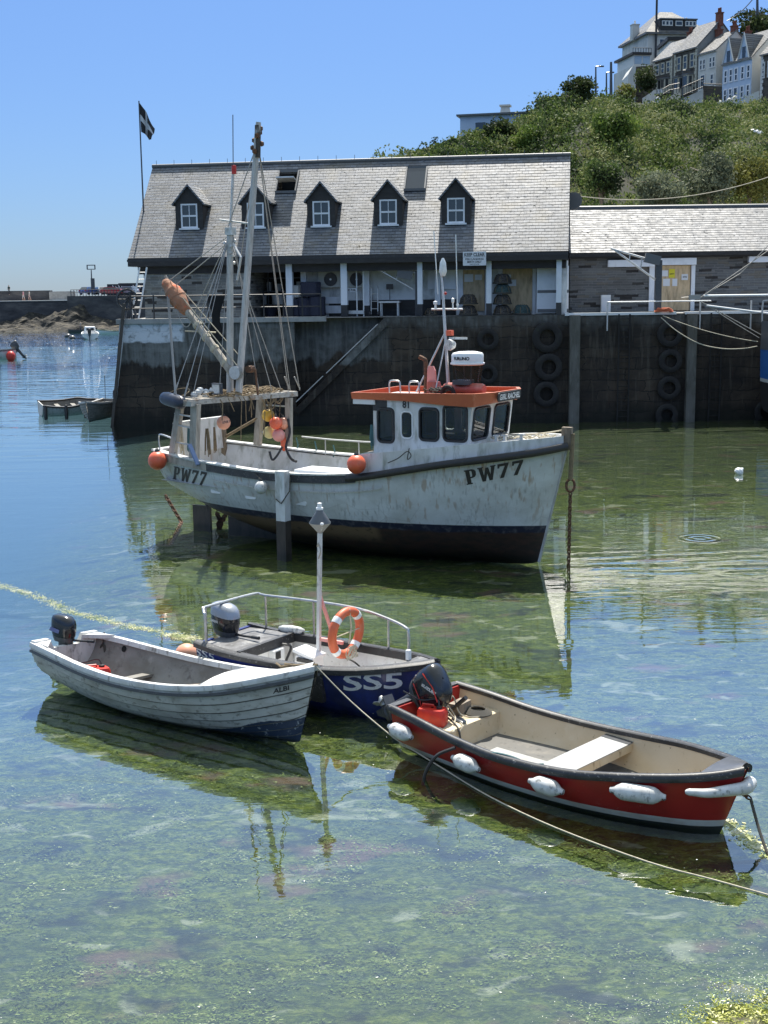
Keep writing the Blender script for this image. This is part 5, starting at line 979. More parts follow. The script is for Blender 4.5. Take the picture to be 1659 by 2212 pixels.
# ================================================================== FAR SHORE: lamp, hut, cars, people
a, b = ony(199, 633, 232), ony(197, 583, 232); t = thing('lamp_post', 'tall lamp post with a square double head above the parked cars', 'lamp post', a); mb = MB(); mb.tube([(0, 0, -.3), b - a], [.16, .09], 6); mb.build('pole', M['charcoal'], t); c = b - a; mb = MB(); mb.bb(c + Vector((-.75, -.1, .05)), c + Vector((.75, .1, .18))); mb.bb(c + Vector((-.78, -.1, .1)), c + Vector((-.6, .1, .75))); mb.bb(c + Vector((.6, -.1, .1)), c + Vector((.78, .1, .75))); mb.bb(c + Vector((-.78, -.1, .75)), c + Vector((.78, .1, .9))); mb.build('lamp_head', M['charcoal'], t, ang=0); MB().bb((-.1, -.2, .6), (.6, -.15, 2.6)).build('notice_plate', M['charcoal'], t, ang=0)
a, b = ony(232, 634, 240), ony(286, 612, 240); t = thing('harbour_hut', 'long dark wall painted with pale scrawls behind the parked cars', 'wall', (a.x, 240, a.z - .4)); MB().bb((0, 0, 0), ((b.x - a.x) * .42, 3, b.z - a.z + .3)).bb(((b.x - a.x) * .43, .3, 0), (b.x - a.x + 4, 3, b.z - a.z + .45)).build('wall', mat('dark_painted_wall', (.03, .032, .04), .8), t, ang=0)
for k in range(7): x = .9 + k * .55 + (1.6 if k > 3 else 0); MB().tube([(x, -.02, 1.0 + .2 * (k % 3)), (x + .25, -.02, 1.6), (x + .1, -.02, 1.9 - .2 * (k % 2)), (x + .45, -.02, 1.3)], .06, 4).build('painted_scrawl', M['paper'], t)
def car(px, py, Y, ang, col, label, kind='hatch'):
    p = ony(px, py, Y); t = thing('parked_car', label, 'car', p, R(ang), 'cars parked on the breakwater'); m_ = mat('car_paint', col, .25, 0, coat=.6); L, W_ = 4.1, 1.72
    prof = [(-2.05, .35), (-2.05, .85), (-1.9, 1.0), (-.95, 1.02), (2.0, .95), (2.05, .8), (2.05, .35)] if kind else []
    sec = lambda s_: W_ / 2 * s_; mb = MB(); rows = []
    for (s_, zc) in ((.9, .0), (1, .12), (1, .5), (.95, 1)): rows.append([(x, 0, 0) for x, z in prof])
    body = [(-2.05, .3), (-2.1, .7), (-1.95, .95), (-.9, 1.0), (1.9, 1.02), (2.06, .75), (2.02, .3)]; n = len(body); vs_ = []
    for y, q in ((-W_ / 2, .97), (-W_ / 2 + .1, 1), (W_ / 2 - .1, 1), (W_ / 2, .97)): vs_ += [(x * q, y, z if abs(y) < W_ / 2 - .05 else .3 + (z - .3) * .93) for x, z in body]
    fs = [(j * n + i, j * n + (i + 1) % n, (j + 1) * n + (i + 1) % n, (j + 1) * n + i) for j in range(3) for i in range(n)] + [tuple(range(n)), tuple(range(3 * n, 4 * n))]; mb.add(vs_, fs)
    cb = [(-1.75, .96), (-1.2, 1.42), (.55, 1.44), (1.35, 1.0)]; vs_ = [(x, y * (1 if z < 1.1 else .82), z) for y in (-W_ / 2 + .08, W_ / 2 - .08) for x, z in cb]; mb.add(vs_, [(0, 1, 2, 3), (7, 6, 5, 4), (0, 4, 5, 1), (1, 5, 6, 2), (2, 6, 7, 3)]); mb.build('body', m_, t, ang=30)
    mb = MB()
    for s_ in (-1, 1): mb.add([(x, s_ * ((W_ / 2 - .08) * (1 if z < 1.1 else .82) + .012), z) for x, z in ((-1.5, 1.06), (-1.12, 1.36), (.5, 1.38), (1.08, 1.06))], [(0, 1, 2, 3)])
    mb.add([(.66, -.62, 1.41), (.66, .62, 1.41), (1.34, .7, 1.04), (1.34, -.7, 1.04)], [(0, 1, 2, 3)]).add([(-1.3, -.6, 1.4), (-1.3, .6, 1.4), (-1.77, .68, 1.02), (-1.77, -.68, 1.02)], [(0, 1, 2, 3)]); mb.build('windows', M['glass'], t, ang=0, recalc=False)
    for x in (-1.3, 1.3):
        for y in (-.78, .78): w_ = MB().lathe([(0, -.1), (.3, -.1), (.31, 0), (.3, .1), (0, .1)], (x, y, .31), (0, 1, 0), 14).build('wheel', M['black'], t)
    for y in (-.6, .6): MB().ball((2.03, y, .72), .12, 8, (.4, 1, .7)).build('headlight', M['clean_white'], t); MB().bb((-2.1, y - .12, .68), (-2.03, y + .12, .86)).build('tail_light', M['redplastic'], t, ang=0)
    return t
car(192, 637, 234, 70, (.04, .1, .3), 'dark blue car nearest the lamp post'); car(217, 637, 236, 120, (.35, .42, .45), 'pale silver-green car between the blue and red cars'); car(241, 637, 234, 12, (.4, .03, .04), 'red car parked broadside'); car(276, 636, 236, 160, (.3, .35, .42), 'grey-blue car half hidden at the corner of the harbour wall')
def person(p, rot, label, top, legs, hair=(.05, .03, .02), shorts=True, s=1.0, armup=0):
    me = bpy.data.meshes.new('person'); J = [(0, 0, .95), (0, 0, 1.2), (0, 0, 1.42), (0, 0, 1.52), (0, .01, 1.62), (0, .02, 1.74), (-.1, 0, .9), (-.11, .12, .5), (-.11, .05, .06), (-.11, .2, .03), (.1, 0, .9), (.11, -.1, .5), (.11, -.22, .08), (.11, -.1, .03), (-.2, 0, 1.4), (-.25, -.06, 1.14), (-.24, .08 + armup, .9 + armup * 1.4), (.2, 0, 1.4), (.25, .04, 1.14), (.24, .16, .92), (-.24, .12 + armup, .8 + armup * 1.8), (.24, .22, .83)]
    E = [(0, 1), (1, 2), (2, 3), (3, 4), (4, 5), (0, 6), (6, 7), (7, 8), (8, 9), (0, 10), (10, 11), (11, 12), (12, 13), (2, 14), (14, 15), (15, 16), (16, 20), (2, 17), (17, 18), (18, 19), (19, 21)]
    rad = [.15, .14, .14, .06, .095, .08, .09, .065, .045, .04, .09, .065, .045, .04, .06, .045, .035, .06, .045, .035, .03, .03]
    me.from_pydata(J, E, []); o = bpy.data.objects.new('person', me); COL.objects.link(o); m_ = o.modifiers.new('skin', 'SKIN'); o.modifiers.new('sub', 'SUBSURF').levels = 1
    for i, r_ in enumerate(rad): me.skin_vertices[0].data[i].radius = (r_, r_ * .85)
    me.skin_vertices[0].data[0].use_root = True
    m2 = bpy.data.meshes.new_from_object(o.evaluated_get(bpy.context.evaluated_depsgraph_get())); o.modifiers.clear(); o.data = m2; m2.materials.clear()
    tm, lm, hm = mat('shirt', top, .8), mat('trousers', legs, .8), mat('hair', hair, .7)
    for q in (M['skin'], tm, lm, hm): m2.materials.append(q)
    for f in m2.polygons:
        c = f.center; f.use_smooth = True
        f.material_index = 3 if (c.z > 1.68 or (c.z > 1.58 and c.y < -.02)) else 0 if c.z > 1.47 else 1 if (c.z > .98 and abs(c.x) < .22) or (c.z > 1.2) else 0 if abs(c.x) > .2 else 2 if c.z > (.5 if shorts else .1) else 0
    bpy.data.meshes.remove(me); o.location = p; o.rotation_euler.z = R(rot); o.scale = (s,) * 3; return tag(o, label, 'person')
zp = ony(40, 651, YB).z + .12
person(ony(20, 637, 229.6) , 150, 'person in dark clothes standing on the parapet at the far left', (.04, .06, .05), (.03, .03, .04), shorts=False)
person(Vector((ony(51, 648, 227.5).x, 227.5, zp)), 80, 'left of two people strolling on the breakwater, in pink and white', (.65, .3, .32), (.5, .45, .45))
person(Vector((ony(64, 648, 227.2).x, 227.2, zp)), 95, 'right of two people strolling on the breakwater, in pale clothes', (.62, .55, .5), (.45, .3, .28))
# ================================================================== HULLS
def hull_fn(sp):
    def S(x, t, sd_, off=0.0):
        hb = cr(sp['x'], sp['hb'], x); zs = cr(sp['x'], sp['zs'], x); zk = cr(sp['x'], sp['zk'], x); wv_ = cr(sp['x'], sp['w'], x)
        th_ = t * PI / 2; ye = math.sin(th_) ** sp.get('e', .7) if t > 0 else 0; zf = 1 - math.cos(th_) ** sp.get('e2', 1.0)
        yv = t ** .85 if t > 0 else 0; y = hb * (ye * (1 - wv_) + yv * wv_); f = zf * (1 - wv_) + t * wv_; z = zk + (zs - zk) * f
        xe, xr, rk = sp['rake']; q = max(0, min(1, (x - xr) / (xe - xr))); xa = x - rk * q ** 2 * (1 - f) ** sp.get('rp', 1.0)
        return Vector((xa, sd_ * (y + off * (1 if y > .02 else 0)), z))
    return S
def stations(x0, x1, n, pw=1.35):
    out = []
    for i in range(n + 1):
        u = i / n; out.append(x0 + (x1 - x0) * (1 - (1 - u) ** pw))
    return out
def hull_mesh(sp, nx=34, nt=14, th=.03, floor=None, strakes=0, x1i=None):
    S = hull_fn(sp); x0, x1 = sp['x'][0], sp['x'][-1]; xs = stations(x0, x1, nx); mb = MB()
    if strakes:
        tt = []
        for k in range(strakes):
            a, b = k / strakes, (k + 1) / strakes; tt += [(a + .002, .022), ((a + b) / 2, .011), (b - .016, .002), (b, 0.0)]
        tt = [(0, 0)] + tt
    else: tt = [(i / nt, 0) for i in range(nt + 1)]
    for sd_ in (-1, 1): mb.grid([[S(x, t, sd_, o) for t, o in tt] for x in xs], 0)
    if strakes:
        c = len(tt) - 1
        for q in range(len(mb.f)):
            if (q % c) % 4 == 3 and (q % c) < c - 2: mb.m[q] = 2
    xi = [min(x, x1 - .09) for x in xs]; ti = [i / 16 for i in range(17)]
    for sd_ in (-1, 1):
        rows = []
        for x in xi:
            r_ = []
            for t in ti:
                p = S(x, t, sd_); q = abs(p.y) - th; p = Vector((p.x, sd_ * max(q, .0), max(p.z + th * (1 - t), floor if floor is not None else -9))); r_.append(p)
            rows.append(r_)
        mb.grid(rows, 1)
        mb.grid([[S(x, 1, sd_), rows[i][-1]] for i, x in enumerate(xs)], 1)
    return mb, S, xs
def transom(S, x0, th, mats, parent, name='transom', cut=None, top=0.0):
    prof = [S(x0, i / 14, -1) for i in range(14, -1, -1)] + [S(x0, i / 14, 1) for i in range(1, 15)]
    P = [(p.y, p.z) for p in prof]; zt = P[0][1] + top; P[0] = (P[0][0], zt); P[-1] = (P[-1][0], zt)
    if cut: P += [(y, zt + z) for y, z in cut]
    return MB().plate([P], lambda y, z: (x0 + .001, y, z), (th, 0, 0)).build(name, mats, parent, ang=0)
def sheer_line(S, x0, x1, n, sd_, off=0, dz=0): return [S(x0 + (x1 - x0) * i / n, 1, sd_, off) + Z * dz for i in range(n + 1)]

def inner_y(S, x, z):                     # half breadth of a hull at a height
    lo, hi = 0, 1
    for _ in range(22):
        t = (lo + hi) / 2
        if S(x, t, 1).z < z: lo = t
        else: hi = t
    return S(x, lo, 1).y

# ================================================================== THE FISHING BOAT
F = Frame(-.517, 30.225, -32)
fs = dict(x=[-5.4, -4.6, -3.6, -1.6, 0, 1, 2, 3, 4, 4.8, 5.1, 5.32], hb=[1.28, 1.46, 1.62, 1.79, 1.8, 1.73, 1.62, 1.42, 1.1, .64, .35, .045], zs=[2.02, 1.95, 1.88, 1.79, 1.82, 1.9, 2.08, 2.27, 2.42, 2.54, 2.6, 2.65],
          zk=[.98, .72, .38, -.02, -.16, -.18, -.18, -.16, -.12, -.08, -.04, 0], w=[.15, .12, .1, .05, .05, .1, .25, .45, .7, .9, .95, 1], e=.62, e2=1.25, rake=(5.32, 2.0, .66))
g = NG('fishing_boat_hull'); v = g.obj(); x = g.sep(v); wob = g.math('MULTIPLY', g.math('SUBTRACT', g.noise(g.map(v, (2.5, 2.5, 2.5)), 1, 5), .5), .07)
zb = g.math('ADD', x[2], wob); zbf = g.math('ADD', x[2], g.math('MULTIPLY', wob, .15))
col = g.mix(g.mr(g.noise(g.map(v, (.9, .9, 1.5)), 1, 7, .66), .4, .66, 0, .65), (.72, .72, .7, 1), (.45, .43, .38, 1))
rst = g.noise(g.map(v, (9.5, 9.5, .12), (3, 0, 0)), 1, 2, .5); rm = g.math('MULTIPLY', g.mr(rst, .58, .68, 0, 1), g.math('MULTIPLY', g.mr(x[2], 2.2, 1.2, 1, .6), g.mr(g.noise(g.map(v, (1.2, 1.2, 2.5)), 1, 3), .3, .5, 0, 1)))
col = g.mix(g.math('MULTIPLY', rm, .65), col, (.33, .17, .06, 1)); gr = g.noise(g.map(v, (14, 14, 1.0)), 1, 4); col = g.mix(g.math('MULTIPLY', g.mr(gr, .52, .72, 0, .65), g.mr(g.noise(g.map(v, (1, 1, 1), (8, 8, 0)), 1, 3), .45, .6, 0, 1)), col, (.2, .19, .17, 1))
scf = g.vor(g.map(v, (1.1, 1.1, 1.6)), 1, 'DISTANCE_TO_EDGE'); col = g.mix(g.math('MULTIPLY', g.mr(scf, .0, .02, .35, 0), g.mr(x[2], 1.5, 1.1, 0, 1)), col, (.35, .34, .32, 1))
navy = g.mr(zbf, .84, .85, 1, 0); col = g.mix(navy, col, g.mix(g.mr(g.noise(v, 6, 5), .5, .66, 0, .7), (.012, .016, .035, 1), (.1, .1, .11, 1)))
af = g.mr(g.math('ADD', zb, g.math('MULTIPLY', wob, .8)), .66, .7, 1, 0)
afc = g.mix(g.mr(g.noise(g.map(v, (3, 3, 9)), 1, 6, .65), .42, .62), (.048, .026, .02, 1), (.022, .018, .016, 1)); afc = g.mix(g.math('MULTIPLY', g.mr(x[0], 1.35, 1.2, 0, 1), g.mr(zb, .28, .5, .0, .85)), afc, (.2, .13, .07, 1)); afc = g.mix(g.mr(g.noise(g.map(v, (6, 6, 12)), 1, 6), .58, .68, 0, .6), afc, (.016, .014, .012, 1)); afc = g.mix(g.mr(zb, .22, .06, 0, .9), afc, (.012, .012, .01, 1))
col = g.mix(af, col, afc); M['fbhull'] = g.bsdf(col, .42, 0, g.bump(g.noise(g.map(v, (1, 1, 1)), 5, 4), .12, .02), .4)
M['fbwhite'] = mat('weathered_boat_white', (.7, .7, .69), .5, 0, [((.42, .41, .35), (2, 2, 1), .44, .68, .75), ((.2, .21, .15), (5, 5, 1.5), .53, .7, .7), ((.3, .16, .07), (7, 7, .5), .66, .75, .6)])
fb = thing('fishing_boat', 'white inshore fishing boat with an orange-roofed wheelhouse and the number PW77', 'fishing boat', F.loc, F.rot)
mb, SF, xsf = hull_mesh(fs, 44, 18, .07, 1.2); hull = mb.build('hull', [M['fbhull'], M['fbwhite']], fb, ang=40)
transom(SF, -5.4, .08, M['fbhull'], fb)
band_z = lambda x: cr([.9, 2.7, 4.0, 5.3], [2.38, 2.6, 2.75, 2.86], x)
def band_pt(x, sd_, top, ins=0): p = SF(x, 1, sd_, -.05 - ins); return Vector((p.x, p.y, band_z(x) if top else p.z + .03))
mb = MB()
for sd_ in (-1, 1):
    xs_ = [.9 + (5.26 - .9) * i / 26 for i in range(27)]; mb.grid([[band_pt(x, sd_, 0), band_pt(x, sd_, 1), band_pt(x, sd_, 1, .07), band_pt(x, sd_, 1, .07) - Z * .1] for x in xs_])
mb.add([band_pt(.9, -1, 0), band_pt(.9, 1, 0), band_pt(.9, 1, 1), band_pt(.9, -1, 1)], [(0, 1, 2, 3)]); mb.build('bulwark', M['fbwhite'], fb, ang=40)
mb = MB(); xs_ = [.9 + (5.2 - .9) * i / 20 for i in range(21)]; mb.grid([[band_pt(x, -1, 1, .05) - Z * .06, band_pt(x, 1, 1, .05) - Z * .06] for x in xs_]); mb.build('foredeck', M['fbwhite'], fb, ang=30)
mb = MB(); mb.grid([[SF(x, 1, -1, -.1) * 1 - Z * (SF(x, 1, -1).z - 1.34), SF(x, 1, 1, -.1) - Z * (SF(x, 1, 1).z - 1.34)] for x in [-5.3 + 6.25 * i / 12 for i in range(13)]]); mb.build('working_deck', M['grey_white'], fb, ang=0)
mb = MB()
for sd_ in (-1, 1):
    ln = sheer_line(SF, .75, 5.3, 30, sd_); pr = [(.02, -.09), (.09, -.09), (.13, -.04), (.13, .02), (.09, .07), (.02, .07)]; pr = [(u if sd_ < 0 else -u, v_) for u, v_ in pr]; mb.sweep(ln, pr)
mb.build('rubbing_strake', M['black'], fb, ang=50); mb = MB(); m2 = MB(); m3 = MB()
for sd_ in (-1, 1):
    s_ = 1 if sd_ < 0 else -1; ln = sheer_line(SF, -5.4, .95, 26, sd_); mb.sweep(ln, [(s_ * u, v_) for u, v_ in ((-.16, .05), (.06, .05), (.07, .09), (-.16, .09))])
    MB().sweep(sheer_line(SF, -5.4, -3.4, 10, sd_), [(s_ * u, v_) for u, v_ in ((.0, -.12), (.05, -.12), (.05, .05), (.0, .05))]).build('stern_guard', M['old_timber'], fb, ang=40); m3.sweep(sheer_line(SF, -3.4, .95, 18, sd_), [(s_ * u, v_) for u, v_ in ((.0, -.13), (.045, -.13), (.045, .05), (.0, .05))])
mb.sweep([(-5.42, -1.28, 2.02), (-5.42, 1.28, 2.02)], [(-.1, .05), (.1, .05), (.1, .1), (-.1, .1)]); mb.build('capping', M['white'], fb, ang=40); m3.build('rubbing_strake', M['black_worn'], fb, ang=40)
mb = MB(); mb.sweep(sheer_line(SF, -3.2, 1.6, 16, -1, .004, -.33), [(0, -.012), (.012, -.012), (.012, .012), (0, .012)]); mb.build('moulding', M['grey_white'], fb)
MB().bb((5.2, -.06, 2.55), (5.42, .06, 3.04)).build('stem_post', M['timber'], fb, ang=0)
p = [SF(5.31, t / 8, 1) for t in range(9)]; MB().tube([Vector((q.x + .01, 0, q.z)) for q in p], .035, 6).build('stem_band', M['grey_white'], fb)
MB().bb((-.75, -1.72, 1.86), (.88, -1.0, 1.95)).build('side_hatch', M['clean_white'], fb, ang=0)
mb = MB()
for x, z in ((-3.3, 1.22), (-2.12, 1.19), (-.6, 1.17)):  # white plates paint in the light that shows through the slots
    y = -inner_y(SF, x, z) - .004; mb = MB(); mb.plate([rrect(x - .17, z - .05, x + .17, z + .05, .045)], lambda a, b: (a, y - (a - x) * .09, b), (0, .12, 0)); mb.build('scupper', M['clean_white'], fb, ang=0)
# stern: high white board, rudder, propeller, skeg
mb = MB(); rows = [[(-5.28 - .12 * math.cos(y * 1.0) + .12, y, z) for z in (1.9, 2.35, 2.72)] for y in [-.7 + 1.95 * i / 12 for i in range(13)]]; mb.grid(rows); mb.grid([[(q[0] + .05, q[1], q[2]) for q in r_] for r_ in rows]); mb.tube([r_[-1] for r_ in rows], .035, 6); mb.build('stern_board', M['fbwhite'], fb, ang=40)
MB().bb((-5.3, -.035, -.3), (-4.72, .035, .52)).tube([(-4.8, 0, .4), (-4.9, 0, 1.0)], .05, 8).build('rudder', M['dark_timber'], fb, ang=0)
mb = MB(); mb.plate([[(-4.1, -.35), (-4.1, .5), (-3.2, .5), (-1, .1), (-1, -.35)]], lambda x, z: (x, -.06, z), (0, .12, 0)); mb.build('skeg', M['dark_timber'], fb, ang=0)
mb = MB(); mb.lathe([(.06, -.12), (.07, 0), (.02, .12)], (-4.4, 0, .2), (-1, 0, 0), 10)
for k in range(3): a = 2 * PI * k / 3 + .3; d = Vector((0, math.cos(a), math.sin(a))); mb.plate([[(0, -.05), (.12, -.12), (.27, -.07), (.29, .04), (.13, .09), (0, .05)]], lambda u, w_: Vector((-4.4, 0, .2)) + d * u + Vector((.35 * w_, 0, 0)) + Vector((0, -math.sin(a), math.cos(a))) * w_, (.012, 0, 0))
mb.build('propeller', M['rust'], fb)
mb = MB(); x = -.9
for sd_ in (-1,): mb.bb((x - .13, sd_ * 1.99 - .1, .78), (x + .13, sd_ * 1.99 + .12, 1.94)); mb.bb((x - .132, sd_ * 1.992 - .1, -.3), (x + .132, sd_ * 1.99 + .12, .78), 1)
mb.build('beaching_leg', [M['fbwhite'], M['dark_timber']], fb, ang=0); MB().bb((x - .13, 1.87, .78), (x + .13, 2.09, 1.94)).bb((x - .13, 1.87, -.3), (x + .13, 2.09, .78)).build('beaching_leg', M['timber'], fb, ang=0)
mb = MB(); mb.tube([(x + .2, -1.95, 1.8), (x + .28, -2.1, 1.5), (x + .05, -2.12, 1.2), (x - .1, -2.12, 1.3)], .014, 5); mb.build('leg_lashing', M['darkrope'], fb)
# wheelhouse
s5 = zw(1100, 1080, 2.765); HY = 1.0; XF0, XF1, ZW0, ZW1 = 3.40, 3.52, 2.32, 3.58
def win(loop_px, plane, kind): return [tuple(loop_px)]
xfr = lambda z: XF0 + (XF1 - XF0) * (z - 2.6) / (ZW1 - 2.6)
holes = []
for (xa, za, xb, zb_) in ((363, 988, 500, 695), (572, 955, 670, 722), (738, 972, 903, 696), (952, 978, 1160, 673)):
    a, b = F.y(s5(xa, za), -HY), F.y(s5(xb, zb_), -HY); holes.append((a.x, a.z, b.x, b.z))
mbw = MB(); mfr = MB(); mgl = MB(); xr0 = .98
for sd_ in (-1, 1):
    loops = [[(xr0, ZW0), (xr0, ZW1), (XF1, ZW1), (xfr(ZW0), ZW0)]] + [rrect(q[0], q[1], q[2], q[3], .1) for q in holes]; Y = sd_ * HY; mbw.plate(loops, lambda x, z: (x, Y, z), (0, -sd_ * .05, 0))
    for i, q in enumerate(holes):
        r_ = rrect(q[0], q[1], q[2], q[3], .1, 6); (mfr if i != 1 else mfr).tube([(x, Y + sd_ * .005, z) for x, z in r_], .032 if i != 1 else .02, 6, closed=True, mi=0 if i != 1 else 1); mgl.plate([r_], lambda x, z: (x, Y - sd_ * .02, z))
fh = []
for (xa, za, xb, zb_) in ((1190, 935, 1322, 690), (1368, 915, 1500, 670)):
    a, b = F.x(s5(xa, za), 3.43), F.x(s5(xb, zb_), 3.50); fh.append((a.y, a.z, b.y, b.z))
wd_ = .56; fh = [(-.86, 2.74, -.12, 3.44), (.12, 2.74, .86, 3.44)]
mbw.plate([[(-HY + .05, ZW0), (-HY + .05, ZW1), (HY - .05, ZW1), (HY - .05, ZW0)]] + [rrect(*q, .1) for q in fh], lambda y, z: (xfr(z), y, z), (-.05, 0, 0))
for q in fh: r_ = rrect(*q, .1, 6); mfr.tube([(xfr(z) + .005, y, z) for y, z in r_], .032, 6, closed=True); mgl.plate([r_], lambda y, z: (xfr(z) - .02, y, z))
mbw.plate([[(-HY + .05, ZW0), (-HY + .05, ZW1), (.1, ZW1), (.1, ZW0)]], lambda y, z: (xr0, y, z), (.05, 0, 0)); wall = wh = mbw.build('wheelhouse', M['fbwhite'], fb, ang=0); mfr.build('window_seal', [M['black'], M['clean_white']], wh, ang=60)
g = NG('wheelhouse_glass'); tr = g.n('BsdfTransparent'); tr.inputs[0].default_value = (.55, .6, .6, 1); gl = g.n('BsdfGlossy'); gl.inputs['Roughness'].default_value = .03; fr = g.n('Fresnel'); fr.inputs[0].default_value = 1.6; mx = g.n('MixShader'); g.t.links.new(fr.outputs[0], mx.inputs[0]); g.t.links.new(tr.outputs[0], mx.inputs[1]); g.t.links.new(gl.outputs[0], mx.inputs[2]); g.t.links.new(mx.outputs[0], g.out.inputs[0]); M['clearglass'] = g.mat
mgl.build('window_pane', M['clearglass'], wh, ang=0, recalc=False)
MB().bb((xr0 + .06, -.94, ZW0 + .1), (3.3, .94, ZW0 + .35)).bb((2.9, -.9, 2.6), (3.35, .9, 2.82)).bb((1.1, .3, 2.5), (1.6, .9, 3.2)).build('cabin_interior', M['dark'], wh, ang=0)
def outline(dx, dy): return [(.46 - dx * .2, -HY - dy), (3.2, -HY - dy), (3.62 + dx, -HY * .55 - dy), (3.66 + dx, 0), (3.62 + dx, HY * .55 + dy), (3.2, HY + dy), (.46 - dx * .2, HY + dy)]
o0 = [(.5, -1.0), (2.78, -1.0), (2.9, -1.03), (3.56, -1.0), (3.56, 1.0), (.5, 1.0)]; zt, zb1 = 3.72, 3.57
top = [(.44, -1.10), (1.8, -1.11), (2.9, -1.14), (3.62, -1.10), (3.86, -.62), (3.90, .62), (3.62, 1.10), (2.9, 1.14), (.44, 1.10)]
mb = MB(); n = len(top); low_ = [zb1, zb1, zb1 - .06, zb1 - .08, zb1 + .0, zb1 + .0, zb1 - .08, zb1 - .06, zb1]
A = [Vector((x, y, zt + .02 * (x - .4))) for x, y in top]; B = [Vector((x - .05 if x > 3 else x, y * .96, low_[i])) for i, (x, y) in enumerate(top)]; C = [p + Vector((-.06 if p.x > 3 else .05, -.07 if p.y > 0 else .07, 0)) for p in A]; D = [p - Z * .12 for p in C]
mb.add(A + B + C + D, [(i, (i + 1) % n, (i + 1) % n + n, i + n) for i in range(n)] + [(i, (i + 1) % n, (i + 1) % n + 2 * n, i + 2 * n) for i in range(n)] + [(i + 2 * n, (i + 1) % n + 2 * n, (i + 1) % n + 3 * n, i + 3 * n) for i in range(n)] + [tuple(range(3 * n, 4 * n)), tuple(range(2 * n - 1, n - 1, -1))]); rf = mb.build('cabin_roof', M['roof_orange'], wh, ang=0)
MB().plate([[(.46, -1.04), (.46, 1.04), (1.05, 1.04), (1.05, -1.04)]], lambda x, y: (x, y, zb1 - .002), (0, 0, -.11)).build('roof_lip', M['fbwhite'], wh, ang=0); MB().bb((.98, -1.012, 3.32), (1.35, -.99, 3.56)).build('vent', M['black'], wh, ang=0)
# name board on the front edge of the roof
np_ = [(3.905, -.55), (3.915, .5)]; ang_ = 0; mb = MB(); nb = MB().plate([rrect(-.56, 3.575, .56, 3.775, .07)], lambda y, z: (3.935 - (3.75 - z) * .1, y, z), (-.025, 0, 0)).build('name_board', M['black'], wh, ang=0)
V, Fc, asp = TXT['GIRL RACHEL']; mb = MB(); mb.add([(3.942 - (3.75 - (3.61 + v * .13)) * .1, -.5 + u * 1.0, 3.61 + v * .13) for u, v in V], Fc); mb.build('lettering', M['whiteink'], wh, ang=0, recalc=False)
letters('lettering', '81', F.y(s5(582, 686), -HY) + Vector((0, -.008, 0)), (1, 0, 0), (0, 0, 1), .17, M['ink'], wall, wd=.17)
def prt(name, mb, m_, parent=fb, ang=40): return mb.build(name, m_, parent, ang=ang)
mb = MB()
for x0, x1 in ((1.17, 1.46), (1.7, 1.96)): mb.tube(smooth_path([(x0, -.6, 3.66), (x0, -.6, 3.9), (x0 + .05, -.6, 3.97), (x1 - .05, -.6, 3.97), (x1, -.6, 3.9), (x1, -.6, 3.66)], 3), .022, 6)
prt('roof_handrail', mb, M['steel'], wh); MB().bb((1.2, -.7, 3.64), (1.95, -.3, 3.7)).build('roof_hatch', M['clean_white'], wh, ang=0)
mb = MB(); mb.tube(smooth_path([(1.9, -.2, 3.6), (1.9, -.2, 4.35), (1.84, -.2, 4.46), (1.74, -.2, 4.5)], 4), .05, 8); prt('exhaust', mb, M['rust'], wh)
mb = MB(); mb.plate([[(1.95, 3.66), (1.97, 4.2), (2.0, 4.3), (2.12, 4.3), (2.17, 4.2), (2.2, 3.66)]], lambda x, z: (x, -.25, z), (0, .05, 0)); prt('exhaust_guard', mb, M['pink'], wh, 0); mb = MB(); mb.plate([[(1.98, 3.64), (2.0, 3.95), (2.22, 3.95), (2.3, 3.64)]], lambda x, z: (x, -.3, z), (0, .2, 0)); prt('roof_locker', mb, M['roof_red'], wh, 0)
mb = MB(); mb.tube([(2.45, -.1, 3.6), (2.3, -.05, 5.5), (2.25, 0, 5.95), (2.2, 0, 6.4)], [.04, .035, .03, .02], 7); mb.tube([(1.66, -.3, 3.62), (2.33, -.05, 5.05)], .022, 6).tube([(2.3, -.5, 3.66), (2.34, -.05, 4.9)], .018, 6); prt('aerial_mast', mb, M['alu'], wh)
mb = MB(); mb.tube([(1.95, 0, 5.57), (2.75, 0, 5.57)], .02, 6); 
for x, h_, r_ in ((2.05, .16, .05), (2.5, .22, .035), (2.62, .1, .03)): mb.lathe([(r_ * .5, 0), (r_ * .5, h_ * .6), (r_, h_ * .65), (r_, h_), (0, h_ * 1.1)], (x, 0, 5.58), n=8)
prt('aerial_bar', mb, M['clean_white'], wh); MB().lathe([(.05, 0), (.09, .1), (.07, .3), (.02, .4)], (2.25, 0, 6.3), n=10).build('aerial_dome', M['clean_white'], wh); mb = MB(); mb.tube([(2.12, 0, 5.9), (2.02, 0, 7.3)], .012, 5).tube([(2.62, 0, 5.6), (2.58, 0, 7.2)], .012, 5); prt('whip_aerial', mb, M['clean_white'], wh)
MB().ball((2.34, -.05, 5.92), .035, 8).build('red_light', M['redplastic'], wh); mb = MB(); mb.bb((2.38, -.08, 4.98), (2.5, .04, 5.1)); prt('orange_beacon', mb, M['orange'], wh, 0)
mb = MB(); mb.lathe([(0, 0), (.12, .01), (.13, .05), (.09, .16), (0, .18)], (2.5, -.22, 4.78), (.25, 1, 0), 14); mb.bb((2.45, -.1, 4.9), (2.9, -.06, 4.95)); prt('deck_floodlight', mb, M['fender'], wh)
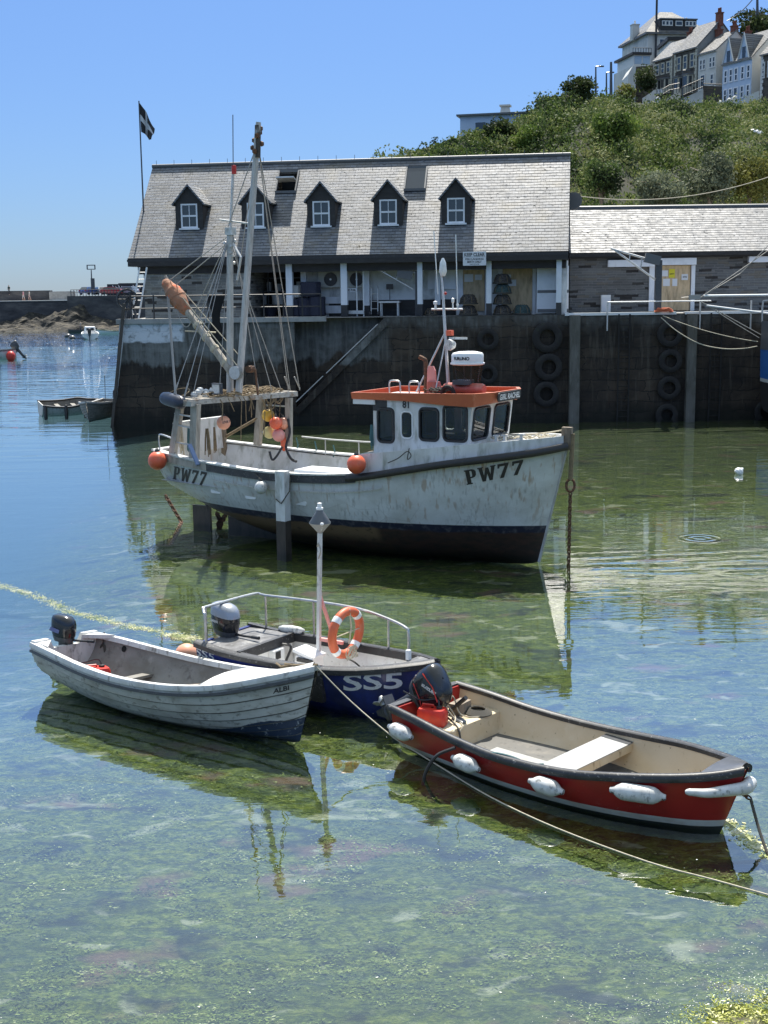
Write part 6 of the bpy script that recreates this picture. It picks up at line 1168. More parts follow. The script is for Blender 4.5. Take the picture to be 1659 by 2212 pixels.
# radar on its stand
mb = MB(); c = (2.95, -.15, 4.34); mb.lathe([(.0, 0), (.33, .0), (.385, .02), (.385, .05), (.36, .06), (.36, .23), (.33, .27), (.2, .3), (0, .31)], c, n=28); rd = prt('radar_dome', mb, M['clean_white'], wh); mb = MB()
for a in range(4): q = PI / 4 + a * PI / 2; mb.tube([(2.95 + .3 * math.cos(q), -.15 + .3 * math.sin(q), 4.34), (2.95 + .2 * math.cos(q), -.15 + .2 * math.sin(q), 3.68)], .016, 6)
mb.tube([(2.7, -.3, 4.3), (3.1, 0, 3.8)], .01, 5); prt('radar_stand', mb, M['charcoal'], wh)
g = NG('dark_netting'); v = g.obj(); x = g.sep(v); a = g.math('FRACT', g.math('MULTIPLY', g.math('ADD', x[0], x[2]), 22)); b = g.math('FRACT', g.math('MULTIPLY', g.math('SUBTRACT', x[0], x[2]), 22)); k = g.math('MAXIMUM', g.math('LESS_THAN', a, .2), g.math('LESS_THAN', b, .2))
tr = g.n('BsdfTransparent'); df = g.n('BsdfDiffuse'); df.inputs[0].default_value = (.05, .048, .03, 1); mx = g.n('MixShader'); g.L(k, mx.inputs[0]); g.t.links.new(tr.outputs[0], mx.inputs[1]); g.t.links.new(df.outputs[0], mx.inputs[2]); g.t.links.new(mx.outputs[0], g.out.inputs[0]); M['net'] = g.mat
mb = MB(); mb.grid([[(2.95 + r_ * math.cos(a), -.15 + r_ * math.sin(a), z) for a in [2 * PI * k / 20 for k in range(20)]] for r_, z in ((.35, 4.34), (.3, 4.0), (.26, 3.68))], closed=True); prt('radar_net', mb, M['net'], wh)
V, Fc, asp = TXT['FURUNO']; mb = MB(); mb.add([(2.95 + .364 * math.cos(R(-117 + u * 62)), -.15 + .364 * math.sin(R(-117 + u * 62)), 4.46 + v * .075) for u, v in V], Fc); mb.build('lettering', M['ink'], wh, ang=0, recalc=False)
mb = MB(); mb.lathe([(.02, -.5), (.1, -.5), (.13, -.44), (.14, 0), (.13, .44), (.1, .5), (.02, .5)], (2.95, -.3, 3.82), (1, 0, 0), 14); lr = mb.build('life_raft', M['roof_red'], None); lr.matrix_basis = F.m.copy(); tag(lr, 'dull red life raft canister lying on the orange wheelhouse roof', 'life raft')
MB().bb((2.75, -.5, 3.92), (3.15, -.2, 4.02)).build('raft_cradle', M['charcoal'], wh, ang=0); mb = MB(); mb.tube([(2.78 + .15 * math.cos(a), -.75, 3.74 + .15 * math.sin(a)) for a in [2 * PI * k / 16 for k in range(16)]], .05, 7, closed=True); o = mb.build('small_tyre', M['tyre'], None); o.matrix_basis = F.m.copy(); tag(o, 'small pale-rimmed tyre lying on the wheelhouse roof by the life raft', 'tyre')
mb = MB()
for k in range(16):
    c = Vector((2.45 + random.uniform(-.22, .2), -.55 + random.uniform(-.15, .15), 3.66 + random.uniform(0, .16))); mb.tube([c + Vector((.12 * math.cos(a + k), .1 * math.sin(a), .03 * math.sin(2 * a + k))) for a in [2 * PI * j / 9 for j in range(9)]], .014, 5, closed=True)
o = mb.build('rope_heap', M['darkrope'], None); o.matrix_basis = F.m.copy(); tag(o, 'heap of dark rope on the wheelhouse roof at the foot of the aerial mast', 'rope')
mb = MB()
for k in range(9): x = 3.75 + k * .15; c = Vector((x, -.25 + .1 * math.sin(k), band_z(min(x, 5.2)) - .0)); mb.tube([c + Vector((.14 * math.cos(a), .12 * math.sin(a), .02 + .03 * math.sin(2 * a + k))) for a in [2 * PI * j / 10 for j in range(10)]], .016, 5, closed=True)
mb.tube(sag((3.6, .3, 2.78), (5.25, .05, 2.98), .05), .018, 5); o = mb.build('bow_rope', M['rope'], None); o.matrix_basis = F.m.copy(); tag(o, 'pale mooring rope flaked along the foredeck of the fishing boat', 'rope')
mb = MB()
for x in (3.95, 4.15, 4.55): mb = MB(); mb.bb((x - .03, -.72, band_z(x) - .06), (x + .03, -.66, band_z(x) + .12)); mb.bb((x - .07, -.73, band_z(x) + .1), (x + .07, -.65, band_z(x) + .13)); prt('deck_cleat', mb, M['alu'], fb, 0)
# gantry over the stern
mb = MB(); mb.bar((-4.0, -1.5, 3.37), (-3.15, 1.75, 3.37), .14, .13); mb.bar((-4.62, -1.35, 3.34), (-3.95, 1.6, 3.34), .14, .12); mb.bar((-4.62, -1.4, 3.34), (-3.9, -1.5, 3.34), .13, .13); gt = mb.build('gantry', mat('rusty_gantry_paint', (.42, .4, .36), .7, 0, [((.2, .11, .05), (5, 5, 5), .48, .66, .85), ((.1, .09, .08), (9, 9, 9), .55, .7, .7)]), fb, ang=0)
for (x, y, z0, xt, yt, zt, w_) in ((-4.0, -1.42, 1.95, -3.93, -1.36, 3.32, .2), (-4.82, -1.28, 2.0, -4.55, -1.22, 3.25, .17), (-4.2, 1.4, 2.0, -4.0, 1.36, 3.3, .18), (-3.25, 1.5, 2.0, -3.2, 1.5, 3.28, .16)): MB().bar((x, y, z0), (xt, yt, zt), w_, w_ * .8, (0, 1, 0)).build('post', M['old_timber'], gt, ang=0)
mb = MB()
for k in range(9): u = k / 8; mb.bar(Vector((-4.66, -1.3, 3.425)).lerp(Vector((-4.0, 1.55, 3.425)), u), Vector((-3.95, -1.4, 3.425)).lerp(Vector((-3.2, 1.6, 3.425)), u), .2, .035)
mb.build('platform_slat', M['old_timber'], gt, ang=0)
MB().bar((-5.2, 1.25, 1.4), (-5.15, 1.15, 2.42), .13, .1, (0, 1, 0)).build('post', M['timber'], gt, ang=0); mb = MB(); mb.tube([(-5.2, 1.2, 2.15), (-4.05, 1.35, 2.76)], .04, 7); mb.build('brace', M['brownrope'], gt)
for a, b in (((-4.75, -1.25, 2.78), (-4.0, -1.4, 2.72)), ((-4.8, -1.27, 2.35), (-4.0, -1.42, 2.3)), ((-4.72, -1.24, 3.05), (-4.0, -1.38, 3.0)), ((-4.1, 1.38, 3.08), (-3.22, 1.5, 3.05)), ((-4.15, 1.38, 2.7), (-3.24, 1.5, 2.68)), ((-4.15, 1.38, 2.36), (-3.24, 1.5, 2.34))): MB().tube([a, b], .022, 6).build('gantry_rail', M['steel'], gt)
MB().bar((-3.98, -1.6, 2.35), (-3.62, -1.72, 1.88), .1, .05).build('blue_board', mat('faded_blue_board', (.16, .22, .36), .6), gt, ang=0)
mb = MB(); mb.bb((-4.0, -.66, 3.5), (-3.72, -.56, 3.78)); fl = mb.build('floodlight', M['charcoal'], fb, ang=0); MB().bb((-3.97, -.665, 3.53), (-3.75, -.661, 3.75)).build('lens', M['fender'], fl, ang=0)
mb = MB()
for k in range(6): mb.ball((-4.35 + .07 * k * (1 if k % 2 else .6), -.9 + .06 * k, 3.5 + .05 * (k % 3)), .11, 8, (1, .8, .8))
mb.build('rope_bundle', M['fender'], gt)
mb = MB()
for k in range(46):
    c = Vector((-3.9 + random.uniform(-.35, .5), random.uniform(-.7, 1.6), 3.46 + random.uniform(0, .1))); mb.tube([c + Vector((random.uniform(.1, .28) * math.cos(a), random.uniform(.15, .3) * math.sin(a), .03 * math.sin(2 * a + k))) for a in [2 * PI * j / 9 for j in range(9)]], .015, 5, closed=True)
for k in range(12): y = random.uniform(-1.2, 1.6); mb.tube([(-3.5, y, 3.42), (-3.42, y, 3.3), (-3.45 + random.uniform(-.1, .1), y + random.uniform(-.1, .1), 3.4 - random.uniform(.3, 1.2))], .012, 5)
for k in range(6): y = random.uniform(.3, 1.3); mb.tube(sag((-3.4, y, 3.4), (-3.3, y + random.uniform(.2, .5), 3.4), random.uniform(.15, .45), 10), .016, 5)
mb.tube([(-4.7 + .28 * math.cos(a), -1.1 + .28 * math.sin(a), 3.55 + .1 * math.sin(a)) for a in [2 * PI * j / 16 for j in range(16)]], .014, 5, closed=True)
o = mb.build('gantry_ropes', M['brownrope'], None); o.matrix_basis = F.m.copy(); tag(o, 'tangle of brown ropes thrown over the stern gantry', 'rope')
# masts and boom
mb = MB(); mb.tube([(-3.68, 0, 3.4), (-2.83, 0, 9.8), (-2.8, 0, 10.02)], [.09, .075, .06], 10); mb.tube([(-2.86, 0, 9.2), (-2.82, 0, 9.95)], .075, 8, 1); mst = mb.build('main_mast', [M['grey_white'], M['dark_timber']], fb); 
mb = MB()
for k in range(8): a = random.uniform(0, 6); mb.ball((-2.86 + .12 * math.cos(a), .1 * math.sin(a), 9.25 + k * .09), .07, 6)
mb.build('mast_fitting', M['rust'], mst)
mb = MB(); mb.tube([(-3.95, 0, 3.4), (-3.78, 0, 7.4)], [.09, .08], 10).tube([(-3.78, 0, 7.3), (-3.62, 0, 8.9)], .035, 7, 1).tube([(-3.62, 0, 8.8), (-3.57, 0, 10.25)], .012, 5, 2); m2_ = mb.build('mizzen_mast', [M['grey_white'], M['alu'], M['charcoal']], fb); MB().lathe([(.0, 0), (.06, 0), (.06, .2), (0, .21)], (-3.55, -.05, 8.85), n=10).build('red_light', M['redplastic'], m2_); mb = MB(); mb.tube([(-4.05, -.05, 7.78), (-3.2, 0, 7.66)], .025, 6); mb.bb((-3.86, -.1, 7.4), (-3.66, .1, 7.58)); mb.build('crosstree', M['fender'], m2_)
mb = MB(); mb.tube([(-3.72, -.05, 3.9), (-5.85, -.05, 6.25)], [.105, .085], 10); mb.tube([(-5.8, .0, 6.2), (-5.95, 0, 6.45)], .04, 6); bm_ = mb.build('boom', M['old_timber'], fb); a, b = Vector((-5.18, -.05, 5.5)), Vector((-5.9, -.05, 6.3)); mb = MB(); mb.tube([a.lerp(b, k / 14) + Vector((0, random.uniform(-.02, .02), random.uniform(-.02, .02))) for k in range(15)], [(.09 + .13 * math.sin(PI * k / 14) ** .7) * random.uniform(.84, 1.14) for k in range(15)], 11); mb.build('boom_cover', M['faded'] if 'faded' in M else mat('faded_orange_cloth', (.36, .16, .09), .85, 0, [((.75, .12, .04), (4, 4, 3), .56, .62, .95), ((.3, .2, .14), (6, 6, 6), .45, .65, .7)], (9, .6, .04)), bm_)
mb = MB()
for k in (.15, .3, .42, .55): c = Vector((-3.72, -.05, 3.9)).lerp(Vector((-5.85, -.05, 6.25)), k); d = Vector((-2.13, 0, 2.35)).normalized(); mb.lathe([(.115, -.05), (.125, 0), (.115, .05)], c, d, 10)
mb.tube([(-3.6, -.12, 4.2), (-5.3, -.12, 5.9)], .014, 5).tube([(-3.55, .1, 4.3), (-5.5, .1, 6.1)], .014, 5); mb.tube([(-5.1, -.3, 5.05), (-4.5, .2, 5.0)], .022, 5); mb.build('boom_lashing', M['rope'], bm_)
mb = MB()
for dy in (-.05, .0, .05): mb.lathe([(.02, -.02), (.17, -.02), (.13, -.008), (.13, .008), (.17, .02), (.02, .02)], (-3.62, -.14 + dy, 4.02), (0, 1, 0), 18)
mb.build('sheave_block', M['alu'], fb); mb = MB(); mb.lathe([(.03, -.1), (.09, -.1), (.09, .1), (.03, .1)], (-3.35, .1, 4.1), (0, 1, 0), 10); mb.tube([(-3.2, .1, 4.1), (-3.15, .12, 3.45)], .03, 6); mb.build('winch', M['rust'], fb)
# rigging
mb = MB(); tp = Vector((-2.84, 0, 9.55)); t2 = Vector((-3.8, 0, 7.4)); bt = Vector((-5.85, -.05, 6.28))
for a, b, r_ in ((tp, (-3.3, 1.7, 3.45), .012), (tp, (-3.3, 1.62, 3.45), .012), (tp, (-3.1, 1.85, 3.45), .014), (tp, (-3.75, -.1, 7.6), .014), (tp, (-3.7, .1, 6.2), .014), (tp - Z * .1, (-3.55, 0, 4.2), .012), (tp, (-3.75, .05, 4.0), .012), (t2, bt, .012), (t2 - Z * .15, bt + Vector((.25, 0, -.1)), .012), (t2, (-4.6, -1.4, 3.5), .012), (t2, (-4.25, -1.4, 3.5), .012), (t2, (-4.4, -.9, 3.5), .01), (t2, (-5.0, -.06, 5.45), .012), (t2 - Z * .1, (-4.9, -.05, 5.3), .01), (t2, (-3.3, .9, 3.5), .012), (bt, (-4.62, -1.3, 3.5), .012), (bt + Vector((.03, 0, 0)), (-4.55, -1.35, 3.5), .01), (bt + Vector((-.03, 0, 0)), (-4.66, -1.28, 3.5), .01), (t2, (-4.05, -.3, 3.5), .01), ((-3.7, .3, 6.3), (-3.3, 1.3, 3.5), .012), ((-3.72, 0, 7.6), (-3.3, .35, 3.6), .012)): mb.tube([a, b], r_, 5)
for b in ((-3.3, 1.66, 3.5), (-3.1, 1.85, 3.5), (-4.6, -1.4, 3.5), (-4.25, -1.4, 3.5)): b = Vector(b); mb.tube([b, b + (t2 - b).normalized() * .35], .022, 6)
mb.tube(sag(bt + Vector((.35, -.1, -.6)), (-5.0, -.12, 5.35), .35), .012, 5); mb.build('rigging', M['wire'], fb)
mb = MB(); c = t2 - Z * .2
for k in range(9): mb.ball(c + Vector((random.uniform(-.16, .2), random.uniform(-.14, .14), random.uniform(-.5, .15))), random.uniform(.03, .06), 6)
mb.tube([c + Vector((.1, 0, 0)), c + Vector((.42, -.1, -.35)), c + Vector((.28, -.1, -.9))], .03, 6); mb.build('blocks', M['alu'], fb)
# rails
mb = MB(); ln = [SF(x, 1, 1, -.08) + Z * .42 for x in (-2.9, -2, -1, 0, .8)]; mb.tube(ln, .022, 6)
for x in (-2.2, -1.2, -.4, .5): p = SF(x, 1, 1, -.08); mb.tube([p, p + Z * .42], .018, 6)
mb.build('side_rail', M['steel'], fb); mb = MB(); mb.tube(smooth_path([(-5.3, -1.2, 2.1), (-5.32, -1.2, 2.42), (-5.2, -1.25, 2.5), (-4.75, -1.3, 2.42)], 4), .02, 6).build('quarter_rail', M['steel'], fb); mb = MB(); mb.tube(smooth_path([(-5.35, -.6, 2.1), (-5.36, -.6, 2.42), (-5.36, -.3, 2.5), (-5.3, .1, 2.45)], 4), .018, 6); mb.build('stern_rail', M['steel'], fb)
# lettering on the hull
def dq(z, *q): return [z(*p) for p in q]
s6 = zw(1050, 950, 1.8433)
paint('registration_letters', slab('PW77'), dq(s6, (866, 1158), (1194, 1092), (1204, 1006), (847, 1072)), [hull], M['wornink'], hull, .008)
s4 = zw(480, 1200, 3.318)
paint('registration_letters', slab('PW77'), dq(s4, (275, 1190), (612, 1262), (648, 1120), (288, 1052)), [hull], M['wornink'], hull, .008)
# things hanging about the boat
def ball_buoy(px, plane, r_, m_, label, hang=None, group='round net buoys about the fishing boat', eye=True):
    q = F.y(px, plane); c = F.W(q); t = thing('buoy', label, 'buoy', c, 0, group); MB().ball((0, 0, 0), r_, 20).build('float', M[m_], t); mb = MB(); mb.lathe([(.0, -.0), (r_ * .28, .0), (r_ * .22, r_ * .2), (r_ * .12, r_ * .3), (0, r_ * .32)], (0, 0, r_ * .94), n=10); mb.tube([(r_ * .1 * math.cos(a), 0, r_ * 1.25 + r_ * .1 * math.sin(a)) for a in [2 * PI * k / 8 for k in range(8)]], r_ * .05, 5, closed=True); mb.build('eye', M['black'], t)
    if hang: h_ = F.W(hang) - c; MB().tube([(0, 0, r_ * 1.2), h_], .012, 5).build('lanyard', M['darkrope'], t)
    return t
ball_buoy((340, 995), -1.62, .235, 'orange', 'bright orange ball buoy hung over the starboard quarter', (-5.1, -1.4, 2.1)); bb1 = ball_buoy((770, 1003), -1.93, .215, 'orange', 'bright orange ball buoy hung amidships below the wheelhouse', (.93, -1.75, 2.35))
lb = ball_buoy((483, 913), -.5, .175, 'peach', 'faded peach ball buoy hanging from the middle of the gantry', (-3.85, -.6, 3.35)); paint('lettering', TXT['LEVER 7'], [(481, 915), (497, 913), (497, 908), (481, 910)], [c for c in bpy.data.objects if c.parent == lb and c.name.startswith('float')], M['ink'], lb, .004)
ball_buoy((564, 1053), -1.97, .155, 'fender', 'white ball buoy hanging low on the hull beside the timber leg', (-1.85, -1.8, 1.82))
for (px, py, yl, r_, m_, l) in ((579, 897, 1.25, .17, 'yellow', 'amber buoy at the top left of the cluster on the port gantry post'), (596, 914, 1.15, .17, 'orange', 'vivid orange buoy in the middle of the cluster on the port gantry post'), (582, 934, 1.3, .165, 'paleyellow', 'pale yellow buoy at the bottom left of the cluster on the port gantry post'), (602, 940, 1.25, .17, 'pink', 'faded pink buoy at the bottom of the cluster on the port gantry post'), (612, 915, 1.4, .16, 'peach', 'peach buoy behind the orange one in the cluster on the port gantry post')): ball_buoy((px, py), yl, r_, m_, l, (-3.6, 1.4, 3.05))
q = F.y((613, 955), 1.45); mb = MB(); mb.ball((0, 0, 0), .13, 14, (.7, .7, 1.9)); o = mb.build('buoy', M['orange'], None); o.location = F.W(q); tag(o, 'long orange float hanging beneath the buoy cluster', 'buoy', 'round net buoys about the fishing boat')
def capsule(name, p, q, r_, m_, label, cat, group=None, lobes=True):
    p = Vector(p); q = Vector(q); L = (q - p).length; d = (q - p).normalized(); t = thing(name, label, cat, (p + q) / 2, 0, group); h = L / 2; mb = MB()
    pr = [(.0, -h), (.03, -h), (.036, -h + .025), (.045, -h + .05), (r_ * .72, -h + .085), (r_ * .95, -h + .13), (r_, -h + .18), (r_, h - .18), (r_ * .95, h - .13), (r_ * .72, h - .085), (.045, h - .05), (.036, h - .025), (.03, h), (0, h)] if lobes else [(.0, -h), (r_ * .5, -h + .02), (r_ * .85, -h + .1), (r_, -h + .25), (r_, h - .25), (r_ * .85, h - .1), (r_ * .5, h - .02), (0, h)]
    mb.lathe(pr, (0, 0, 0), d, 18); mb.build('body', M[m_], t, ang=50)
    for s_ in (-1, 1): MB().tube([d * (s_ * (h - .03)) + Vector((.02 * math.cos(a), .05 * math.sin(a), .02 * math.sin(a))) for a in [2 * PI * k / 8 for k in range(8)]], .008, 5, closed=True).build('eye', M['darkrope'], t)
    return t
capsule('fender', F.W(F.y((350, 858), -1.2)), F.W(F.y((398, 872), -1.5)), .17, 'navyfender', 'dark navy cylinder fender lashed to the left end of the gantry', 'fender', None, False)
def tail(px, plane, topz, botz, w_, m_, label, n=12):
    q = F.y(px, plane); mb = MB()
    for k in range(n): a = random.uniform(-w_, w_); b = random.uniform(-w_ * .5, w_ * .5); mb.tube([(a * .2, b * .3, topz - q.z), (a * .45, b * .6, topz * .6 + botz * .4 - q.z), (a * .55, b * .7, botz - q.z + random.uniform(0, .3))], .013, 5)
    o = mb.build('hanging_rope', M[m_], None); o.location = F.W(q); tag(o, label, 'rope', 'rope tails hanging in the stern of the fishing boat')
tail((392, 960), -.9, 2.7, 1.9, .12, 'rope', 'pale rope tail hanging nearest the left gantry post'); tail((409, 955), -.9, 2.7, 2.0, .1, 'greenrope', 'blue-green rope tail hanging left of the wide gantry post'); tail((448, 955), -1.1, 2.7, 2.0, .14, 'brownrope', 'thick brown rope tail right of the wide gantry post', 18); tail((463, 950), -.4, 2.65, 1.9, .09, 'brownrope', 'brown rope tail hanging before the white stern board'); tail((803, 950), -1.05, 3.0, 2.4, .08, 'greenrope', 'blue-green rope bundle at the rear corner of the wheelhouse', 14)
mb = MB(); mb.tube(smooth_path([F.y((622, 905), 1.4), F.y((626, 935), 1.4), F.y((618, 965), 1.2), F.y((628, 990), .9), F.y((640, 997), .8)], 4), .035, 7); mb.tube(smooth_path([F.y((610, 965), 1.0), F.y((598, 985), .9), F.y((588, 993), .8), F.y((582, 975), .8)], 4), .03, 6); o = mb.build('hose', M['black'], None); o.matrix_basis = F.m.copy(); tag(o, 'black hose curling down from the port gantry post', 'hose')
mb = MB(); 
for k in range(3): mb.tube([F.y((640 + 40 * k, 945 + 8 * k), 1.7), F.y((644 + 40 * k, 962 + 8 * k), 1.7), F.y((640 + 40 * k, 975 + 6 * k), 1.7)], .02, 5)
o = mb.build('rail_ropes', M['greenrope'], None); o.matrix_basis = F.m.copy(); tag(o, 'short rope tails tied along the far side rail of the fishing boat', 'rope')
mb = MB(); mb.tube(smooth_path([F.y((838, 1000), -1.72), F.y((860, 990), -1.7), F.y((880, 975), -1.66), F.y((888, 985), -1.66), F.y((880, 992), -1.68), F.y((884, 968), -1.62)], 5), .012, 5); o = mb.build('side_line', M['darkrope'], None); o.matrix_basis = F.m.copy(); tag(o, 'thin dark line curling over the white side below the wheelhouse', 'rope')
def chain(name, P, ln, wire, m_, label):
    pts = [Vector(p) for p in P]; mb = MB(); acc = 0; k = 0
    for a, b in zip(pts, pts[1:]):
        L = (b - a).length; d = (b - a).normalized(); s1 = d.orthogonal().normalized(); s2 = d.cross(s1); u = 0
        while u + ln * .8 < L + 1e-6:
            c = a + d * (u + ln / 2); sd_ = s1 if k % 2 else s2; mb.tube([c + d * (ln * .62 * math.cos(t)) + sd_ * (ln * .34 * math.sin(t)) for t in [2 * PI * j / 10 for j in range(10)]], wire, 5, closed=True); u += ln * .8; k += 1
    return mb.solo(name, m_, label, 'chain')
a = F.W((5.44, 0, 2.9)); mb = MB(); mb.tube([a, F.W((5.42, -.05, 1.9))], .05, 8); mb.solo('bow_rope', M['brownrope'], 'thick brown mooring rope hanging from the stem of the fishing boat', 'rope'); e = F.W((5.42, -.05, 1.78)); mb = MB(); mb.tube([e + Vector((.09 * math.cos(t), 0, .14 * math.sin(t))) for t in [2 * PI * j / 14 for j in range(14)]], .03, 7, closed=True); mb.solo('shackle', M['rust'], 'rusty iron ring linking the bow rope to its chain', 'shackle')
chain('mooring_chain', [e - Z * .14, F.W((5.4, -.05, -.12))], .1, .016, M['rust'], 'rusty mooring chain hanging from the bow of the fishing boat into the water')
pA = [F.W(F.y((357, 1070), .2)), F.W(F.y((392, 1128), .0))]; chain('mooring_chain', pA, .12, .02, M['rust'], 'weedy chain hanging from the stern of the fishing boat'); pB = [pA[1], onz(368, 1180, -.2)]; chain('mooring_chain', pB, .12, .02, M['rust'], 'lower length of chain lying into the water below the stern')
# ================================================================== SMALL BOATS
def superring(lx, ly, z, xo, n=24, e=2.6): return [(xo + lx * math.copysign(abs(math.cos(a)) ** (2 / e), math.cos(a)), ly * math.copysign(abs(math.sin(a)) ** (2 / e), math.sin(a)), z) for a in [2 * PI * k / n for k in range(n)]]
def outboard(label, fr, at, yaw=0, tilt=0, s=1.0, cowl='black_gloss', top=None, leg='charcoal', up=False):
    m = fr.m @ Matrix.Translation(Vector(at)) @ Matrix.Rotation(R(yaw), 4, 'Z') @ Matrix.Rotation(R(tilt), 4, 'Y') @ Matrix.Scale(s, 4)
    t = thing('outboard_motor', label, 'outboard motor'); t.matrix_basis = m
    mb = MB(); rings = [(.22, .14, .10, -.10), (.24, .155, .14, -.10), (.26, .165, .26, -.11), (.262, .165, .36, -.115), (.25, .155, .44, -.13), (.21, .13, .50, -.15), (.13, .08, .53, -.16), (.01, .01, .535, -.16)]
    mb.grid([superring(a, b, z, xo) for a, b, z, xo in rings], closed=True); mb.poly(superring(.22, .14, .10, -.10)[::-1]); cw = mb.build('cowling', M[cowl], t, ang=50)
    mb = MB(); mb.grid([superring(a, b, z, xo) for a, b, z, xo in ((.2, .12, .02, -.09), (.228, .145, .10, -.10), (.228, .145, .115, -.10))], closed=True); mb.build('lower_cowl', M['charcoal'], t, ang=50)
    if top: mb = MB(); mb.grid([superring(a + .006, b + .006, z + .006, xo) for a, b, z, xo in rings[4:]], closed=True); mb.build('cowling_top', M[top], t, ang=50)
    mb = MB(); mb.grid([superring(a, b, z, xo, 14, 2) for a, b, z, xo in ((.11, .07, .05, -.1), (.085, .05, -.25, -.11), (.075, .04, -.5, -.12), (.08, .045, -.6, -.13))], closed=True); mb.box((-.16, 0, -.52), (.3, .16, .014)); mb.ball((-.13, 0, -.64), .055, 10, (2.4, 1, 1)); mb.plate([[(-.05, -.66), (-.2, -.66), (-.2, -.82), (-.14, -.82)]], lambda x, z: (x, -.008, z), (0, .016, 0)); mb.build('leg', M[leg], t, ang=45)
    mb = MB(); mb.lathe([(.045, -.05), (.05, .02), (.02, .07)], (-.27, 0, -.64), (-1, 0, 0), 10)
    for k in range(3):
        a = 2 * PI * k / 3 + .4; d = Vector((0, math.cos(a), math.sin(a))); e = Vector((.0, -math.sin(a), math.cos(a))); mb.plate([[(.03, -.03), (.08, -.07), (.125, -.05), (.135, .02), (.08, .06), (.03, .03)]], lambda u, w_: Vector((-.27, 0, -.64)) + d * u + e * w_ + Vector((.5 * w_, 0, 0)), (.006, 0, 0))
    mb.build('propeller', M['alu'], t); mb = MB()
    for y in (-.08, .08): mb.box((.02, y, -.03), (.09, .035, .22)); mb.box((.06, y, -.16), (.03, .04, .1))
    mb.tube([(.03, -.11, .03), (.03, .11, .03)], .022, 8); mb.build('clamp', M['black'], t, ang=30); mb = MB(); TP = [(.1, .02, .08), (.3, .03, .1), (.48, .04, .13), (.46, .04, .127), (.62, .045, .15)] if not up else [(.1, .1, .08), (.2, .2, .12), (.17, .22, .36), (.17, .22, .34), (.14, .22, .54)]; mb.tube(TP[:3], [.022, .02, .02], 8); mb.tube(TP[3:], .028, 8); mb.build('tiller', M['black'], t)
    return t, cw
def gunwale(S, x0, x1, name, m_, parent, prof, n=28, dz=0, ang=50):
    mb = MB()
    for sd_ in (-1, 1): mb.sweep(sheer_line(S, x0, x1, n, sd_, 0, dz), [((u if sd_ < 0 else -u), v_) for u, v_ in prof])
    return mb.build(name, m_, parent, ang=ang)
def floor_patch(S, x0, x1, z, name, m_, parent, th=.04, n=14, thick=.02):
    mb = MB(); rows = []
    for i in range(n + 1): x = x0 + (x1 - x0) * i / n; y = max(inner_y(S, x, z) - th, .01); rows.append([(x, -y, z), (x, y, z)])
    mb.grid(rows); mb.grid([[(p[0], p[1], p[2] - thick) for p in r_] for r_ in rows]); return mb.build(name, m_, parent, ang=0)
def thwart(S, x0, x1, z, th, name, m_, parent, drop=.04):
    y0, y1 = inner_y(S, x0, z) - th, inner_y(S, x1, z) - th; mb = MB(); P = [(x0, -y0), (x1, -y1), (x1, y1), (x0, y0)]; mb.plate([P], lambda x, y: (x, y, z), (0, 0, -drop)); return mb.build(name, m_, parent, ang=0)

# ---- white clinker dinghy
W = Frame(-3.07, 17.86, -36.7, 0, -5.0)
ws = dict(x=[-2.55, -2, -1.2, -.4, .4, 1, 1.5, 2.2, 2.45, 2.62], hb=[.62, .72, .83, .88, .85, .76, .62, .28, .14, .025], zs=[.67, .64, .58, .55, .575, .635, .725, .93, 1.01, 1.07], zk=[.1, .0, -.1, -.14, -.14, -.12, -.1, -.05, -.03, 0], w=[.1, .05, .05, .05, .1, .2, .35, .7, .85, 1], e=.72, e2=1.1, rake=(2.62, 1.5, .26))
g = NG('clinker_hull_paint'); v = g.obj(); x = g.sep(v); n = g.noise(g.map(v, (2, 2, 5)), 1, 6, .6)
col = g.mix(g.mr(n, .46, .7, 0, .7), (.5, .49, .44, 1), (.29, .27, .22, 1)); col = g.mix(g.mr(g.noise(g.map(v, (9, 9, 14)), 1, 5), .55, .68, 0, .7), col, (.12, .11, .09, 1)); col = g.mix(g.mr(g.noise(g.map(v, (3, 3, .5)), 1, 5), .56, .7, 0, .45), col, (.22, .2, .16, 1))
lim = g.math('MULTIPLY', g.math('SUBTRACT', x[0], 1.05), .25); bl = g.mr(g.math('SUBTRACT', g.math('ADD', x[2], g.math('MULTIPLY', g.math('SUBTRACT', n, .5), .16)), lim), -.004, .004, 1, 0); blc = g.mix(g.mr(g.noise(v, 9, 6, .7), .58, .64, 0, .8), (.018, .032, .06, 1), (.4, .42, .42, 1)); col = g.mix(bl, col, blc)
col = g.mix(g.mr(g.math('ADD', x[2], g.math('MULTIPLY', n, .05)), .0, .06, .9, 0), col, (.02, .022, .018, 1)); M['clinker'] = g.bsdf(col, .5, 0, g.bump(n, .2, .01), .4)
M['dinghy_in'] = mat('grey_dinghy_inside', (.24, .23, .21), .7, 0, [((.16, .145, .12), (2.2, 2.2, 3), .42, .66, .85), ((.07, .06, .05), (6, 6, 6), .56, .72, .8), ((.38, .36, .33), (4, 4, 4), .6, .75, .6)], (10, .3, .01))
wd = thing('dinghy', 'weathered white clinker dinghy with an outboard, nearest the left of the view', 'dinghy', W.loc, W.rot)
mb, SW, xw = hull_mesh(ws, 34, 14, .03, .06, strakes=8); M['lap_shade'] = mat('plank_lap_shade', (.2, .19, .17), .8, 0, [((.06, .055, .05), (5, 5, 5), .4, .6, .8)]); hullw = mb.build('hull', [M['clinker'], M['dinghy_in'], M['lap_shade']], wd, ang=25)  # dark strip at each plank lap paints in the shade line under it
transom(SW, -2.55, .09, M['white'], wd, cut=[(.34, .0), (.25, -.15), (-.25, -.15), (-.34, .0)], top=.05)
